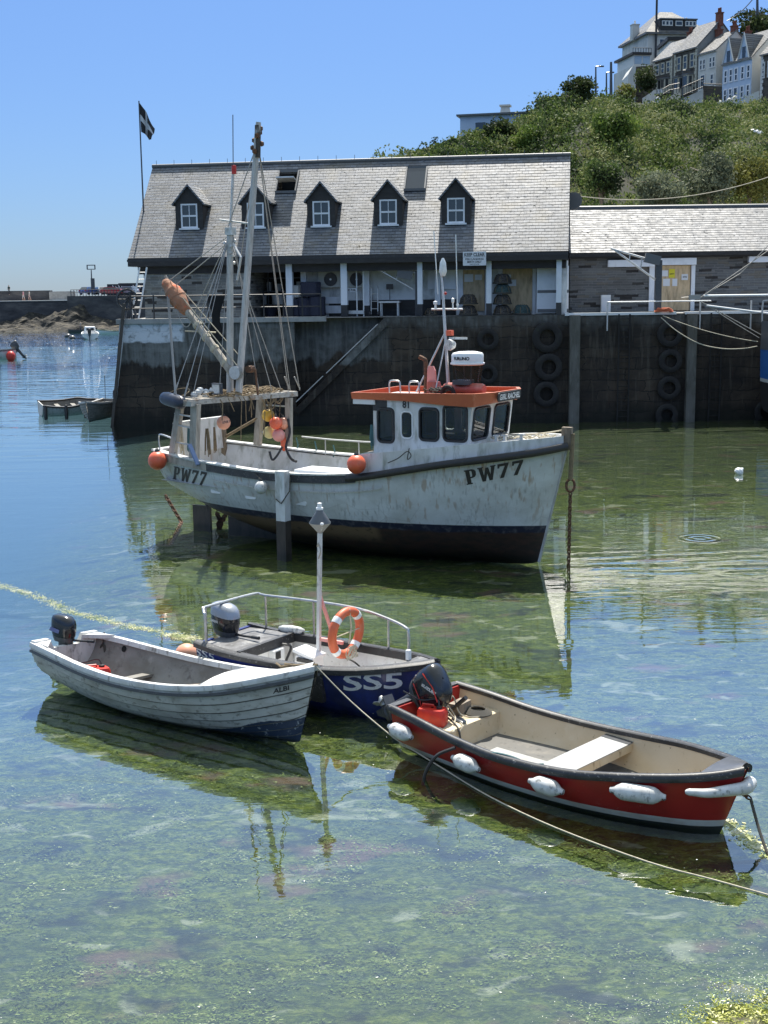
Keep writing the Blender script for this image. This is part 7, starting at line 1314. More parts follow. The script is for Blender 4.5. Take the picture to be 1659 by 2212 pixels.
gunwale(SW, -2.55, 2.6, 'gunwale', M['white'], wd, [(-.085, -.05), (.025, -.05), (.03, .0), (.02, .025), (-.075, .025)])
gunwale(SW, -2.55, 2.6, 'rubbing_band', M['charcoal'], wd, [(.0, -.018), (.028, -.018), (.028, .018), (.0, .018)], dz=-.105)
mb = MB(); xs_ = [1.12 + (2.56 - 1.12) * i / 12 for i in range(13)]; mb.grid([[Vector((x, (SW(x, 1, 1).y - .03) * k, SW(x, 1, 1).z + .03 + .05 * (1 - k * k) + (.05 * (1 - k * k) if x < 1.2 else 0))) for k in (-1, -.6, -.3, 0, .3, .6, 1)] for x in xs_])
y = SW(1.12, 1, 1).y - .03; z = SW(1.12, 1, 1).z; mb.add([(1.12, -y, z + .03), (1.12, 0, z + .13), (1.12, y, z + .03), (1.10, y, z - .09), (1.10, 0, z - .02), (1.10, -y, z - .09)], [(0, 1, 4, 5), (1, 2, 3, 4)]); mb.build('foredeck', M['white'], wd, ang=30)
thwart(SW, .22, .48, .32, .03, 'thwart', M['grey_white'], wd); thwart(SW, -1.35, -1.2, .22, .03, 'rib_beam', M['dinghy_in'], wd)
mb = MB()
for s_ in (-1, 1): mb.plate([[(-2.47, s_ * .56), (-2.1, s_ * .66), (-2.47, s_ * .3)]], lambda x, y: (x, y, .70), (0, 0, -.06))
mb.build('quarter_knee', M['white'], wd, ang=0); mb = MB(); mb.tube([(1.9, .0, 1.0), (2.05, -.08, .99), (2.2, .02, 1.03), (2.0, .06, 1.0), (2.25, -.05, 1.04), (2.62, .0, 1.1)], .016, 6); mb.build('painter', M['brownrope'], wd)
mb = MB(); mb.lathe([(0, 0), (.05, 0), (.05, .01)], (-1.9, inner_y(SW, -1.9, .52) - .035, .5), (0, -1, .3), 12); mb.build('drain_hole', M['dark'], wd)
ob, cw = outboard('small black outboard motor on the transom of the white clinker dinghy', W, (-2.55, .08, .58), 8, 4, .82, 'black_gloss'); mb = MB(); mb.plate([[(-.26, .22), (-.02, .2), (.0, .27), (-.22, .3)]], lambda x, z: (x - .06, -.176, z), (0, .004, 0)); mb.build('flash', mat('blue_grey_decal', (.12, .14, .3), .4), ob, ang=0)
def fuel_tank(fr, at, yaw, label, sc=(1, 1, 1)):
    t = thing('fuel_tank', label, 'fuel tank'); t.matrix_basis = fr.m @ Matrix.Translation(Vector(at)) @ Matrix.Rotation(R(yaw), 4, 'Z') @ Matrix.Diagonal((*sc, 1)); mb = MB(); mb.grid([superring(a, b, z, 0, 20, 5) for a, b, z in ((.19, .13, 0), (.205, .145, .02), (.2, .14, .16), (.18, .125, .2), (.02, .02, .205))], closed=True); mb.poly(superring(.19, .13, 0, 0, 20, 5)[::-1]); mb.build('body', M['redplastic'], t, ang=45); mb = MB(); mb.lathe([(0, 0), (.04, 0), (.04, .03), (0, .035)], (.1, 0, .2), n=12); mb.build('cap', M['black'], t); mb = MB(); mb.tube([(-.15, 0, .19), (-.14, 0, .235), (.02, 0, .235), (.03, 0, .2)], .014, 6); mb.build('handle', M['redplastic'], t); mb = MB(); mb.tube(smooth_path([(.1, 0, .23), (.05, .05, .3), (-.2, .08, .26), (-.45, .05, .35)], 5), .01, 5); mb.build('fuel_hose', M['black'], t); return t
fuel_tank(W, (-1.78, -.02, .1), 70, 'red fuel tank on the floor at the stern of the white clinker dinghy', (1.15, 1.1, 1.15))
mb = MB(); a = W.z((1040 - 0, 0), .3) if 0 else None
p, q = Vector((-1.0, .12, .1)), Vector((.75, .5, .45)); d = (q - p).normalized(); mb.tube([p, p + d * .1, q], [.03, .026, .022], 7); mb.box(p - d * .25, (.55, .13, .018), Matrix((d, d.cross(Z).normalized(), d.cross(Z).normalized().cross(d))).transposed()); o = mb.build('oar', M['timber'], None); o.matrix_basis = W.m.copy(); tag(o, 'brown wooden oar lying along the inside of the white clinker dinghy', 'oar')
b_w = zw(600, 1900, 1.952); paint('name_letters', TXT['ALBI'], [b_w(563, 700), b_w(668, 674), b_w(665, 644), b_w(567, 668)], [hullw], M['wornink'], hullw, .006)
mb = MB(); yk = inner_y(SW, -2.2, .5) - .06; c = Vector((-2.3, yk, .42)); mb.tube([c + Vector((.05 * math.sin(a), .0, .1 * math.cos(a))) for a in [2 * PI * k / 14 for k in range(14)]], .022, 6, closed=True); mb.tube([c + Z * .1, c + Vector((0, .02, .3))], .012, 5); o = mb.build('rope_ring', M['darkrope'], None); o.matrix_basis = W.m.copy(); tag(o, 'dark rope ring hung inside the stern corner of the white clinker dinghy', 'rope')

# ---- red dinghy
RF = Frame(2.235, 14.88, -43.4)
rs = dict(x=[-2.35, -1.8, -1.15, -.4, .5, 1.2, 1.8, 2.1, 2.3, 2.36], hb=[.68, .74, .8, .85, .82, .68, .45, .27, .11, .03], zs=[.61, .56, .485, .455, .5, .59, .67, .72, .765, .785], zk=[-.08, -.12, -.14, -.15, -.15, -.15, -.14, -.13, -.12, -.1], w=[0, 0, 0, 0, .05, .15, .4, .6, .85, 1], e=.45, e2=1.35, rake=(2.36, 1.6, .32))
g = NG('red_hull_paint'); v = g.obj(); x = g.sep(v); n = g.noise(g.map(v, (2, 2, 4)), 1, 6, .6)
col = g.mix(g.mr(n, .45, .7, 0, .6), (.36, .018, .015, 1), (.22, .016, .014, 1)); col = g.mix(g.math('MULTIPLY', g.mr(g.noise(g.map(v, (14, 14, 26)), 1, 5, .7), .6, .7, 0, .55), g.mr(g.noise(v, 2.2, 3), .45, .65, 0, 1)), col, (.5, .22, .2, 1))
zz = g.math('ADD', x[2], g.math('MULTIPLY', g.math('SUBTRACT', n, .5), .015)); zz = g.math('SUBTRACT', zz, g.math('MULTIPLY', g.math('MAXIMUM', x[0], 0.0), .008))
col = g.mix(g.mr(zz, .112, .116, 1, 0), col, g.mix(g.mr(n, .45, .65, 0, .6), (.62, .6, .55, 1), (.4, .3, .2, 1))); col = g.mix(g.mr(zz, .03, .034, 1, 0), col, (.03, .032, .03, 1)); M['redhull'] = g.bsdf(col, .38, 0, g.bump(n, .08, .01), .45, .15)
M['cream'] = mat('cream_dinghy_inside', (.6, .49, .33), .55, 0, [((.5, .38, .22), (1.5, 1.5, 2), .45, .7, .6), ((.22, .14, .07), (7, 7, 2.2), .62, .7, .75), ((.09, .06, .04), (16, 16, 16), .66, .71, .8), ((.68, .6, .46), (3, 3, 3), .55, .75, .6)], (14, .12, .006))
M['greyfloor'] = mat('grey_sole', (.13, .125, .115), .8, 0, [((.22, .2, .17), (4, 4, 4), .5, .7, .6), ((.05, .045, .04), (9, 9, 9), .55, .7, .7)])
M['benchgrey'] = mat('grey_white_bench', (.33, .33, .32), .6, 0, [((.28, .26, .23), (4, 4, 4), .45, .68, .7), ((.7, .7, .68), (10, 10, 10), .64, .7, .8)])
rd_ = thing('dinghy', 'red dinghy with a black gunwale and cream inside, nearest the camera on the right', 'dinghy', RF.loc, RF.rot)
mb, SR, xr_ = hull_mesh(rs, 36, 16, .035, .09); hullr = mb.build('hull', [M['redhull'], M['cream']], rd_, ang=40)
transom(SR, -2.35, .06, M['redhull'], rd_, cut=[(.3, 0), (.24, -.1), (-.24, -.1), (-.3, 0)])
gunwale(SR, -2.37, 2.34, 'gunwale', M['black_worn'], rd_, [(-.05, -.03), (-.055, .02), (-.03, .04), (.015, .042), (.04, .02), (.045, -.02), (.03, -.055), (.0, -.06)], 34)
mb = MB(); mb.sweep([(-2.37, -.68, .6), (-2.37, -.3, .6)], [(-.05, -.03), (-.05, .035), (.05, .035), (.05, -.03)]).sweep([(-2.37, .3, .6), (-2.37, .68, .6)], [(-.05, -.03), (-.05, .035), (.05, .035), (.05, -.03)]); mb.build('transom_cap', M['black_worn'], rd_, ang=0)
mb = MB(); xs_ = [1.98 + (2.33 - 1.98) * i / 8 for i in range(9)]; mb.grid([[Vector((x, (SR(x, 1, 1).y - .0) * k, SR(x, 1, 1).z + .045 + .02 * (1 - k * k))) for k in (-1, -.5, 0, .5, 1)] for x in xs_]); mb.add([(1.98, -.34, .74), (1.98, .34, .74), (1.96, .34, .64), (1.96, -.34, .64)], [(0, 1, 2, 3)]); mb.build('breasthook', M['charcoal'], rd_, ang=40)
floor_patch(SR, -1.6, 1.9, .1, 'floor', M['greyfloor'], rd_, .035); mb = MB(); mb.plate([[(-1.2, -.5), (-.05, -.55), (-.05, .12), (-1.2, .1)]], lambda x, y: (x, y, .135), (0, 0, -.03)); mb.build('floor_board', M['benchgrey'], rd_, ang=0)
mb = MB(); rows = []
for x in [-2.3, -2.1, -1.9, -1.66, -1.62]: y = inner_y(SR, x, .38) - .03; rows.append([(x, -y, .385 if x < -1.63 else .37), (x, y, .385 if x < -1.63 else .37)])
y0 = inner_y(SR, -1.58, .1) - .03; rows.append([(-1.58, -y0, .1), (-1.58, y0, .1)]); mb.grid(rows); mb.build('stern_bench', [M['cream']], rd_, ang=30)
mb = MB(); 
y0, y1 = inner_y(SR, 0, .4) - .03, inner_y(SR, .42, .4) - .03; mb.plate([[(0, -y0), (.42, -y1), (.42, y1), (0, y0)]], lambda x, y: (x, y, .405), (0, 0, -.012)); th1 = mb.build('thwart', M['benchgrey'], rd_, ang=0); mb = MB(); mb.plate([[(.42, -y1), (.42, y1), (.4, y1), (.4, -y1)]], lambda x, y: (x, y, .392), (0, 0, -.1)); mb.plate([[(0.0, -y0), (0.0, y0), (.02, y0), (.02, -y0)]], lambda x, y: (x, y, .392), (0, 0, -.1)); mb.build('thwart_front', M['cream'], rd_, ang=0); MB().plate([[(.0, y0 - .12), (.42, y1 - .12), (.42, y1 + .0), (0, y0 + .0)]], lambda x, y: (x, y, .41), (0, 0, -.004)).build('thwart_pad', M['charcoal'], rd_, ang=0)
MB().bb((1.9, -.12, .5), (2.1, .1, .62)).build('bow_block', M['benchgrey'], rd_, ang=0)
for i, (x, z, l) in enumerate(((-2.08, .38, 'aftmost white fender on the red dinghy, below the outboard'), (-.9, .28, 'second white fender from the stern of the red dinghy'), (.32, .315, 'third white fender from the stern, level with the thwart of the red dinghy'), (1.4, .435, 'long scuffed white fender near the bow of the red dinghy'))):
    L = .46 if i < 3 else .58; hy = lambda xx: inner_y(SR, xx, z) + .12; a, b = Vector((x - L / 2, -hy(x - L / 2), z + .015)), Vector((x + L / 2, -hy(x + L / 2), z - .02 + (.03 if i == 3 else 0))); capsule('fender', RF.W(a), RF.W(b), .1, 'fender', l, 'fender', 'white fenders along the red dinghy')
t = thing('fender', 'big white fender bent round the stem of the red dinghy', 'fender', RF.W((2.3, -.1, .56)), 0, 'white fenders along the red dinghy'); L_ = lambda x, y, z: RF.W((x, y, z)) - RF.W((2.3, -.1, .56)); mb = MB(); mb.tube(smooth_path([L_(1.9, -.52, .55), L_(1.96, -.49, .555), L_(2.1, -.4, .555), L_(2.25, -.22, .57), L_(2.36, -.04, .575), L_(2.34, .1, .58), L_(2.3, .2, .58)], 4), [.02, .03, .035, .04] + [.04 + .035 * min(1, i / 12) for i in range(16)] + [.08, .075, .06, .04, .02], 14); mb.build('body', M['fender'], t)
ob, cw = outboard('black outboard motor tilted up on the transom of the red dinghy', RF, (-2.34, -.10, .50), -4, 58, 1.12, 'black_gloss', None, 'charcoal', True); mb = MB(); mb.tube([Vector((x, -.166 - .0 * x, z)) for x, z in ((.12, .16), (-.05, .2), (-.25, .2))], .006, 5).tube([Vector((x, -.15, z)) for x, z in ((.08, .45), (-.1, .47), (-.3, .4))], .008, 5); mb.build('trim_line', M['redplastic'], ob)
a = zw(1230, 2130, 3.19); paint('lettering', TXT['SUZUKI'], [a(450, 325), a(590, 425), a(608, 398), a(462, 300)], [cw], M['fender'], ob, .004); paint('lettering', TXT['15'], [a(370, 205), a(398, 228), a(410, 200), a(378, 178)], [cw], M['fender'], ob, .004)
ftk = fuel_tank(RF, (-1.93, -.34, .39), 20, 'red fuel tank on the stern bench of the red dinghy', (.95, .85, 1.12))
mb = MB(); mb.box((-1.98, .28, .46), (.17, .3, .15), Matrix.Rotation(R(8), 3, 'Z')); o = mb.build('timber_block', M['timber'], None, ang=0); o.matrix_basis = RF.m.copy(); tag(o, 'brown timber block on the stern bench of the red dinghy', 'block')
mb = MB()
for k in range(7): mb.tube([(-1.78 + (.19 - .012 * k) * math.cos(t), .42 + (.17 - .012 * k) * math.sin(t), .395 + .008 * k) for t in [2 * PI * j / 20 for j in range(20)]], .012, 5, closed=True)
o = mb.build('rope_coil', M['darkrope'], None); o.matrix_basis = RF.m.copy(); tag(o, 'flat black rope coil on the stern bench of the red dinghy', 'rope')
mb = MB()
for P in ([(-2.1, .05, .62), (-1.95, .1, .66), (-1.86, .12, .45), (-1.75, .18, .4), (-1.65, .3, .395)], [(-2.05, .0, .6), (-1.9, -.05, .5), (-1.8, -.02, .4), (-1.62, -.1, .385), (-1.6, -.2, .3)], [(-2.0, .02, .58), (-1.85, .02, .43), (-1.75, -.1, .4), (-1.6, -.3, .36), (-1.62, -.42, .39), (-1.75, -.4, .4)]): mb.tube(smooth_path(P, 5), .011, 5)
o = mb.build('cables', M['rope'], None); o.matrix_basis = RF.m.copy(); tag(o, 'pale tangled cables and cords at the foot of the tilted outboard in the red dinghy', 'cables')
mb = MB(); mb.tube(smooth_path([(-1.9, -.1, .45), (-1.65, -.18, .385), (-1.56, -.22, .28), (-1.55, -.24, .14)], 5), .013, 6); mb.lathe([(.012, 0), (.026, .03), (.026, .09), (.012, .13)], (-1.55, -.24, .13), (0, 0, 1), 10); o = mb.build('primer_hose', M['black'], None); o.matrix_basis = RF.m.copy(); tag(o, 'black fuel hose with a primer bulb dangling over the front of the stern bench', 'hose')
mb = MB(); mb.grid([superring(a_, b_, z, 0, 18, 2.4) for a_, b_, z in ((.13, .05, 0), (.15, .065, .012), (.13, .05, .024), (.02, .01, .026))], closed=True); o = mb.build('sandal', M['charcoal'], None); o.matrix_basis = RF.m @ Matrix.Translation((-1.78, .02, .388)) @ Matrix.Rotation(R(-20), 4, 'Z'); tag(o, 'grey rubber sandal on the stern bench of the red dinghy', 'sandal')
mb = MB(); mb.plate([[(-.22, -.1), (.1, -.13), (.26, -.04), (.22, .06), (.05, .1), (-.2, .08)]], lambda x, y: (x, y, .05 + .03 * math.sin(x * 9)), (0, 0, -.05)); mb.bb((.08, -.03, .03), (.24, .03, .1)); o = mb.build('bailer', mat('yellow_plastic', (.75, .6, .16), .5), None, ang=0); o.matrix_basis = RF.m @ Matrix.Translation((-.2, -.36, .14)) @ Matrix.Rotation(R(15), 4, 'Z'); tag(o, 'yellow plastic bailer on the floor before the thwart of the red dinghy', 'bailer')
mb = MB(); mb.tube(smooth_path([(-.6, -.86, .47), (-.45, -.84, .5), (-.25, -.8, .49), (-.05, -.74, .44), (.05, -.6, .42)], 5), .014, 6); o = mb.build('green_line', M['greenrope'], None); o.matrix_basis = RF.m.copy(); tag(o, 'green rope lying over the near gunwale of the red dinghy', 'rope')
mb = MB(); mb.tube(smooth_path([(-1.1, -.86, .42), (-1.3, -.98, .3), (-1.42, -1.05, .08), (-1.45, -1.08, -.1)], 5), .022, 6); o = mb.build('black_hose', M['black'], None); o.matrix_basis = RF.m.copy(); tag(o, 'black hose drooping from the red dinghy into the water beside a fender', 'hose')
e = RF.W((2.4, .02, .44)); e2 = onz(1657, 1842, .02); chain('mooring_chain', [RF.W((2.3, 0, .48)), e], .06, .01, M['rust'], 'short rusty chain under the bow fender of the red dinghy'); MB().tube(sag(e, e2, .03), .017, 6).tube([e2, onz(1720, 1900, -.1)], .014, 5).solo('bow_line', M['darkrope'], 'dark weedy mooring line from the bow of the red dinghy', 'rope')

# ---- blue boat SS5
SFm = Frame(-.89, 18.48, -34.9)
bs = dict(x=[-2.05, -1.5, -.6, .25, .9, 1.3, 1.65, 1.85, 1.97], hb=[.66, .71, .75, .72, .6, .45, .26, .13, .03], zs=[.655, .61, .61, .625, .67, .72, .77, .8, .83], zk=[-.1, -.13, -.15, -.15, -.15, -.15, -.14, -.13, -.12], w=[0, 0, 0, .05, .15, .35, .65, .85, 1], e=.5, e2=1.2, rake=(1.97, 1.3, .28))
M['bluehull'] = mat('navy_blue_hull', (.018, .036, .22), .4, 0, [((.008, .012, .05), (2, 2, 1), .42, .66, .8), ((.05, .06, .14), (8, 8, 20), .6, .72, .6), ((.012, .012, .014), (1.5, 1.5, 4), .6, .75, .6)], (14, .1, .006), coat=.2)
M['ss_in'] = mat('white_boat_inside', (.8, .79, .76), .55, 0, [((.4, .37, .3), (3, 3, 2), .5, .72, .7), ((.12, .1, .08), (12, 12, 12), .63, .72, .7)])
M['ss_deck'] = mat('grey_black_deck', (.12, .12, .125), .6, 0, [((.3, .3, .29), (6, 6, 6), .52, .68, .8), ((.03, .03, .03), (5, 5, 5), .5, .68, .8)])
sb = thing('motor_boat', 'navy blue open boat numbered SS5 with a black gunwale, tubular rail and white mast', 'motor boat', SFm.loc, SFm.rot)
mb, SS, xs5 = hull_mesh(bs, 34, 16, .035, .12); hulls = mb.build('hull', [M['bluehull'], M['ss_in']], sb, ang=40); transom(SS, -2.05, .06, M['bluehull'], sb, cut=[(.3, 0), (.24, -.12), (-.24, -.12), (-.3, 0)])
gunwale(SS, -2.06, 1.95, 'gunwale', M['black_worn'], sb, [(-.09, -.05), (-.09, .035), (.0, .035), (.04, .01), (.04, -.06), (.0, -.075)], 30); gunwale(SS, -1.2, 1.6, 'coaming', M['black'], sb, [(-.115, -.09), (-.095, -.09), (-.095, .03), (-.115, .03)], 24, ang=0)
floor_patch(SS, -1.2, 1.7, .135, 'floor', M['ss_in'], sb)
mb = MB(); rows = []
for x in [-2.0, -1.8, -1.5, -1.2]: y = SS(x, 1, 1).y - .05; rows.append([(x, -y, .635), (x, y, .635)])
mb.grid(rows); mb.build('aft_deck', M['ss_deck'], sb, ang=0); y = SS(-1.2, 1, 1).y - .06; MB().bb((-1.2, -y, .5), (-1.13, y, .655)).build('deck_beam', M['black_worn'], sb, ang=0); MB().bb((-1.19, -.62, .12), (-1.16, .62, .5)).build('bulkhead', M['ss_in'], sb, ang=0); MB().bb((-1.15, .02, .3), (-1.05, .28, .5)).build('switch_box', M['clean_white'], sb, ang=0); MB().bb((-1.045, .06, .36), (-1.04, .18, .48)).build('switch_cover', M['black'], sb, ang=0)
mb = MB(); mb.tube(smooth_path([(-1.12, .3, .55), (-1.0, .38, .5), (-1.05, .33, .3), (-1.08, .28, .15)], 5), .02, 6); mb.tube(smooth_path([(-1.12, .1, .3), (-1.02, .18, .22), (-1.1, .3, .28)], 5), .014, 5); mb.tube(smooth_path([(-.2, .4, .5), (.1, .5, .42), (.3, .48, .3), (.2, .4, .2)], 5), .014, 5); mb.build('cable', M['black'], sb)
MB().bb((-.62, .02, .14), (-.3, .3, .5)).box((-.46, .16, .545), (.4, .32, .05), Matrix.Rotation(R(12), 3, 'Y')).build('console', M['clean_white'], sb, ang=0); MB().box((-.42, .0, .46), (.3, .04, .06)).build('console_trim', M['black'], sb, ang=0)
MB().bb((-.05, -.7, .14), (.45, -.62, .56)).build('side_panel', M['black_worn'], sb, ang=0)
mb = MB(); mb.bb((1.45, -.03, .78), (1.51, .03, .92)); mb.build('cleat', M['clean_white'], sb, ang=0); mb = MB(); xs_ = [1.5 + .43 * i / 6 for i in range(7)]; mb.grid([[Vector((x, (SS(x, 1, 1).y) * k, SS(x, 1, 1).z + .03)) for k in (-1, 0, 1)] for x in xs_]); mb.build('foredeck', M['ss_deck'], sb, ang=0)
mb = MB(); pts = [(-1.86, -.62, .66), (-1.87, -.62, 1.08), (-1.9, -.61, 1.15), (-2.0, -.5, 1.17), (-2.02, -.4, 1.18), (-1.95, .62, 1.18), (-1.73, .66, 1.18), (-.78, .7, 1.2), (.1, .68, 1.2), (.72, .6, 1.14), (1.08, .52, 1.08), (1.15, .5, 1.0), (1.15, .5, .7)]; mb.tube(smooth_path(pts, 4), .022, 8)
for x, y, z in ((-2.01, -.45, 1.17), (-1.73, .66, 1.18), (-.78, .7, 1.2), (.72, .6, 1.13)): mb.tube([(x, y, .64), (x, y, z)], .018, 6)
mb.build('guard_rail', M['steel'], sb)
mb = MB(); mb.bar((-.40, .3, .14), (-.31, .3, 2.4), .055, .055, (0, 1, 0)); ms = mb.build('mast', M['white'], sb, ang=0); mb = MB(); mb.bar((-.36, .33, 1.42), (-.19, .45, .72), .05, .03, (0, 1, 0)); mb.bar((-.4, .3, .74), (.0, .42, .7), .05, .05); mb.build('strut', M['pink'], ms, ang=0)
mb = MB(); c = (-.305, .3, 0); mb.lathe([(.015, 2.36), (.02, 2.39), (.165, 2.555), (.165, 2.56)], c, n=20); mb.lathe([(.165, 2.56), (.165, 2.566), (.06, 2.73), (.05, 2.76), (.0, 2.76)], c, n=20, mi=1); mb.lathe([(.0, 2.76), (.055, 2.76), (.055, 2.79), (.035, 2.80), (.035, 2.86), (.0, 2.87)], c, n=12, mi=2)
for s_ in (-1, 1): mb.ball((-.305 + s_ * .13, .3 - s_ * .12, 2.57), .03, 8, (1, 1, .8), 2)
mb.build('lantern', [M['benchgrey'], M['lead'], M['clean_white']], ms, ang=40); mb = MB(); mb.tube(smooth_path([(-.33, .26, 2.2), (-.28, .22, 2.26), (-.24, .22, 2.15), (-.3, .24, 2.02)], 4), .012, 5); mb.build('halyard_cleat', M['wire'], ms)
ob, cw = outboard('grey and silver outboard motor at the stern of the blue boat', SFm, (-1.92, -.02, .61), -6, 6, 1.0, 'black_gloss', 'silver' if 'silver' in M else None); M['silver'] = mat('silver_grey_paint', (.3, .32, .36), .3, .3, coat=.4); mb = MB(); mb.grid([superring(a_ + .006, b_ + .006, z + .004, xo) for a_, b_, z, xo in ((.262, .165, .34, -.115), (.25, .155, .44, -.13), (.21, .13, .50, -.15), (.13, .08, .53, -.16), (.01, .01, .535, -.16))], closed=True); mb.build('cowling_top', M['silver'], ob, ang=50); paint('lettering', TXT['YAMAHA'], [b_w(158, 232), b_w(215, 252), b_w(220, 236), b_w(163, 216)], [cw], M['fender'], ob, .012)
paint('registration_letters', TXT['SS5'], [b_w(1012, 682), b_w(1386, 664), b_w(1390, 560), b_w(1010, 576)], [hulls], M['whiteink'], hulls, .008)
paint('registration_letters', TXT['SS5 '], [b_w(74, 452), b_w(192, 490), b_w(192, 446), b_w(72, 402)], [hulls], M['whiteink'], hulls, .008)
# lifebuoy
c = SFm.y(b_w(1028, 312), .32); t = thing('lifebuoy', 'orange lifebuoy with white bands hung on the rail of the blue boat', 'lifebuoy'); nrm = Vector((math.sin(R(52)), -math.cos(R(52)), 0)); t.matrix_basis = SFm.m @ Matrix.Translation(c) @ Matrix.Rotation(R(88), 4, 'Z') @ Matrix.Rotation(R(4), 4, 'X'); Ro, rr2 = .335, .068
def torus_arc(a0, a1, r_, n=24): return [(Ro * math.sin(a0 + (a1 - a0) * i / n), 0, Ro * math.cos(a0 + (a1 - a0) * i / n)) for i in range(n + 1)]
mb = MB(); mb.tube(torus_arc(0, 2 * PI, rr2, 48)[:-1], rr2, 14, closed=True); mb.build('ring', mat('orange_lifebuoy_plastic', (.62, .12, .04), .5, 0, [((.5, .2, .12), (5, 5, 5), .5, .7, .5)]), t); mb = MB()
for k in range(4): a0 = k * PI / 2 + PI / 4; mb.tube(torus_arc(a0 - .13, a0 + .13, 0, 6), rr2 + .004, 14, cap=False)
mb.build('band', M['clean_white'], t); mb = MB(); mb.tube([(0, -.05, Ro + .05), (.02, -.08, .1), (-.02, -.08, -.15)], .012, 5).tube([(-.38, -.03, .0), (.38, -.03, .02)], .01, 5)
for k in range(6): mb.tube([(.1 * math.sin(a + k) + .02 * k, -.09, -.3 + .1 * math.cos(a)) for a in [2 * PI * j / 10 for j in range(10)]], .008, 5, closed=True)
mb.build('grab_line', M['rope'], t)
p, q = SFm.y(b_w(598, 282), .66), SFm.y(b_w(765, 302), .70); capsule('fender', SFm.W(p), SFm.W(q), .07, 'fender', 'cream cylinder fender lying on the far gunwale of the blue boat', 'fender', None, False)
p = onz(403, 1412, .1); mb = MB(); mb.ball((0, 0, 0), .19, 18, (1, 1, .9)); o = mb.build('buoy', M['peach'], None); o.location = p; tag(o, 'faded pink-orange buoy between the white dinghy and the stern of the blue boat', 'buoy')
# mooring line from the white dinghy past the red one
P = [W.W((2.6, -.02, 1.09)), onz(760, 1517, .62), onz(850, 1593, .3), onz(900, 1625, .12), onz(960, 1662, .03), onz(1060, 1722, .012), onz(1200, 1788, .012), onz(1400, 1862, .012), onz(1540, 1900, .012), onz(1720, 1950, .012)]
MB().tube(smooth_path(P, 4), .0095, 6).solo('mooring_line', M['rope'], 'long pale mooring line running from the bow of the white dinghy past the red dinghy', 'rope')

# ================================================================== MORE BOATS: by the wall, far off, at the right edge
def simple_boat(label, x, y, deg, L, B, fb0, fb1, outer, inner, rim, cat='rowing boat', strakes=0, name='rowing_boat', heel=0):
    fr = Frame(x, y, deg, 0, heel); h_ = L / 2; sp = dict(x=[-h_, -h_ * .6, -h_ * .1, h_ * .4, h_ * .75, h_ * .92, h_], hb=[B * .36, B * .45, B * .5, B * .44, B * .26, B * .1, .02], zs=[fb0 * 1.05, fb0 * .95, fb0 * .92, (fb0 + fb1) / 2, fb1 * .92, fb1 * .98, fb1], zk=[-.05] * 7, w=[.1, .1, .1, .2, .5, .8, 1], e=.62, e2=1.15, rake=(h_, h_ * .5, h_ * .12))
    t = thing(name, label, cat, fr.loc, fr.rot); mb, S, xs_ = hull_mesh(sp, 20, 12, .04, fb0 * .25, strakes=strakes); mb.build('hull', [outer, inner, M['lap_shade']], t, ang=30); transom(S, -h_, .05, outer, t); gunwale(S, -h_, h_ * .995, 'gunwale', rim, t, [(-.06, -.05), (-.06, .03), (.03, .03), (.04, -.05)], 20)
    for k in (-.45, .1): thwart(S, h_ * k, h_ * k + .22, fb0 * .7, .04, 'thwart', inner, t)
    return t, fr, S
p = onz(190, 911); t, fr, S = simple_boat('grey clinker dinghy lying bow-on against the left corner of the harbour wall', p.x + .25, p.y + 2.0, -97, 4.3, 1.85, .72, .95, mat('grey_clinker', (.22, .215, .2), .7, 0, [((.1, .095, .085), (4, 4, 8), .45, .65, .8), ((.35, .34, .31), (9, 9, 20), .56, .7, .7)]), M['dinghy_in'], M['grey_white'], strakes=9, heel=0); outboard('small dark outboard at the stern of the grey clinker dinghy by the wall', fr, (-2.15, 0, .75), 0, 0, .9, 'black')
p = onz(128, 898); t, fr, S = simple_boat('white dinghy with black fenders lying left of the grey clinker dinghy', p.x + .3, p.y + .9, 30, 3.0, 1.4, .62, .7, M['grey_white'], M['dinghy_in'], M['black'], heel=11)
for k, x in enumerate((-1.4, -.4, .6)): q = fr.W((x, -(S(x, 1, 1).y + .1), .35)); mb = MB(); mb.lathe([(0, -.4), (.07, -.38), (.09, -.3), (.09, .25), (.05, .34), (0, .36)], q, n=10); mb.solo('fender', M['black'], ('leftmost black fender on the small white dinghy by the wall', 'middle black fender on the small white dinghy by the wall', 'rightmost black fender on the small white dinghy by the wall')[k], 'fender', 'black fenders on the small white dinghy')
MB().tube(sag(onz(205, 880, .9) if 0 else Vector((-13.6, 62.5, .9)), (-12.75, 58.7, 2.3), .15), .015, 5).solo('stern_line', M['darkrope'], 'thin line from the grey clinker dinghy up to the corner of the wall', 'rope')
p = onz(188, 733); t, fr, S = simple_boat('small white motor cruiser moored far off before the weedy rocks', p.x, p.y + 2, 105, 5.6, 2.3, .75, 1.05, M['clean_white'], M['white'], M['clean_white'], 'motor boat', 0, 'motor_cruiser'); mb = MB(); mb.grid([superring(a_, b_, z, xo, 16, 4) for a_, b_, z, xo in ((1.1, .8, .7, .2), (1.05, .78, 1.2, .15), (.8, .7, 1.62, .0), (.6, .6, 1.68, 0), (.05, .05, 1.7, 0))], closed=True); mb.build('cabin', M['clean_white'], t, ang=30); MB().bb((-.92, -.5, 1.15), (-.86, .5, 1.48)).build('window', M['glass'], t, ang=0); outboard('dark outboard at the stern of the far white motor cruiser', fr, (-2.8, .2, .7), 0, 0, 1.5, 'black')
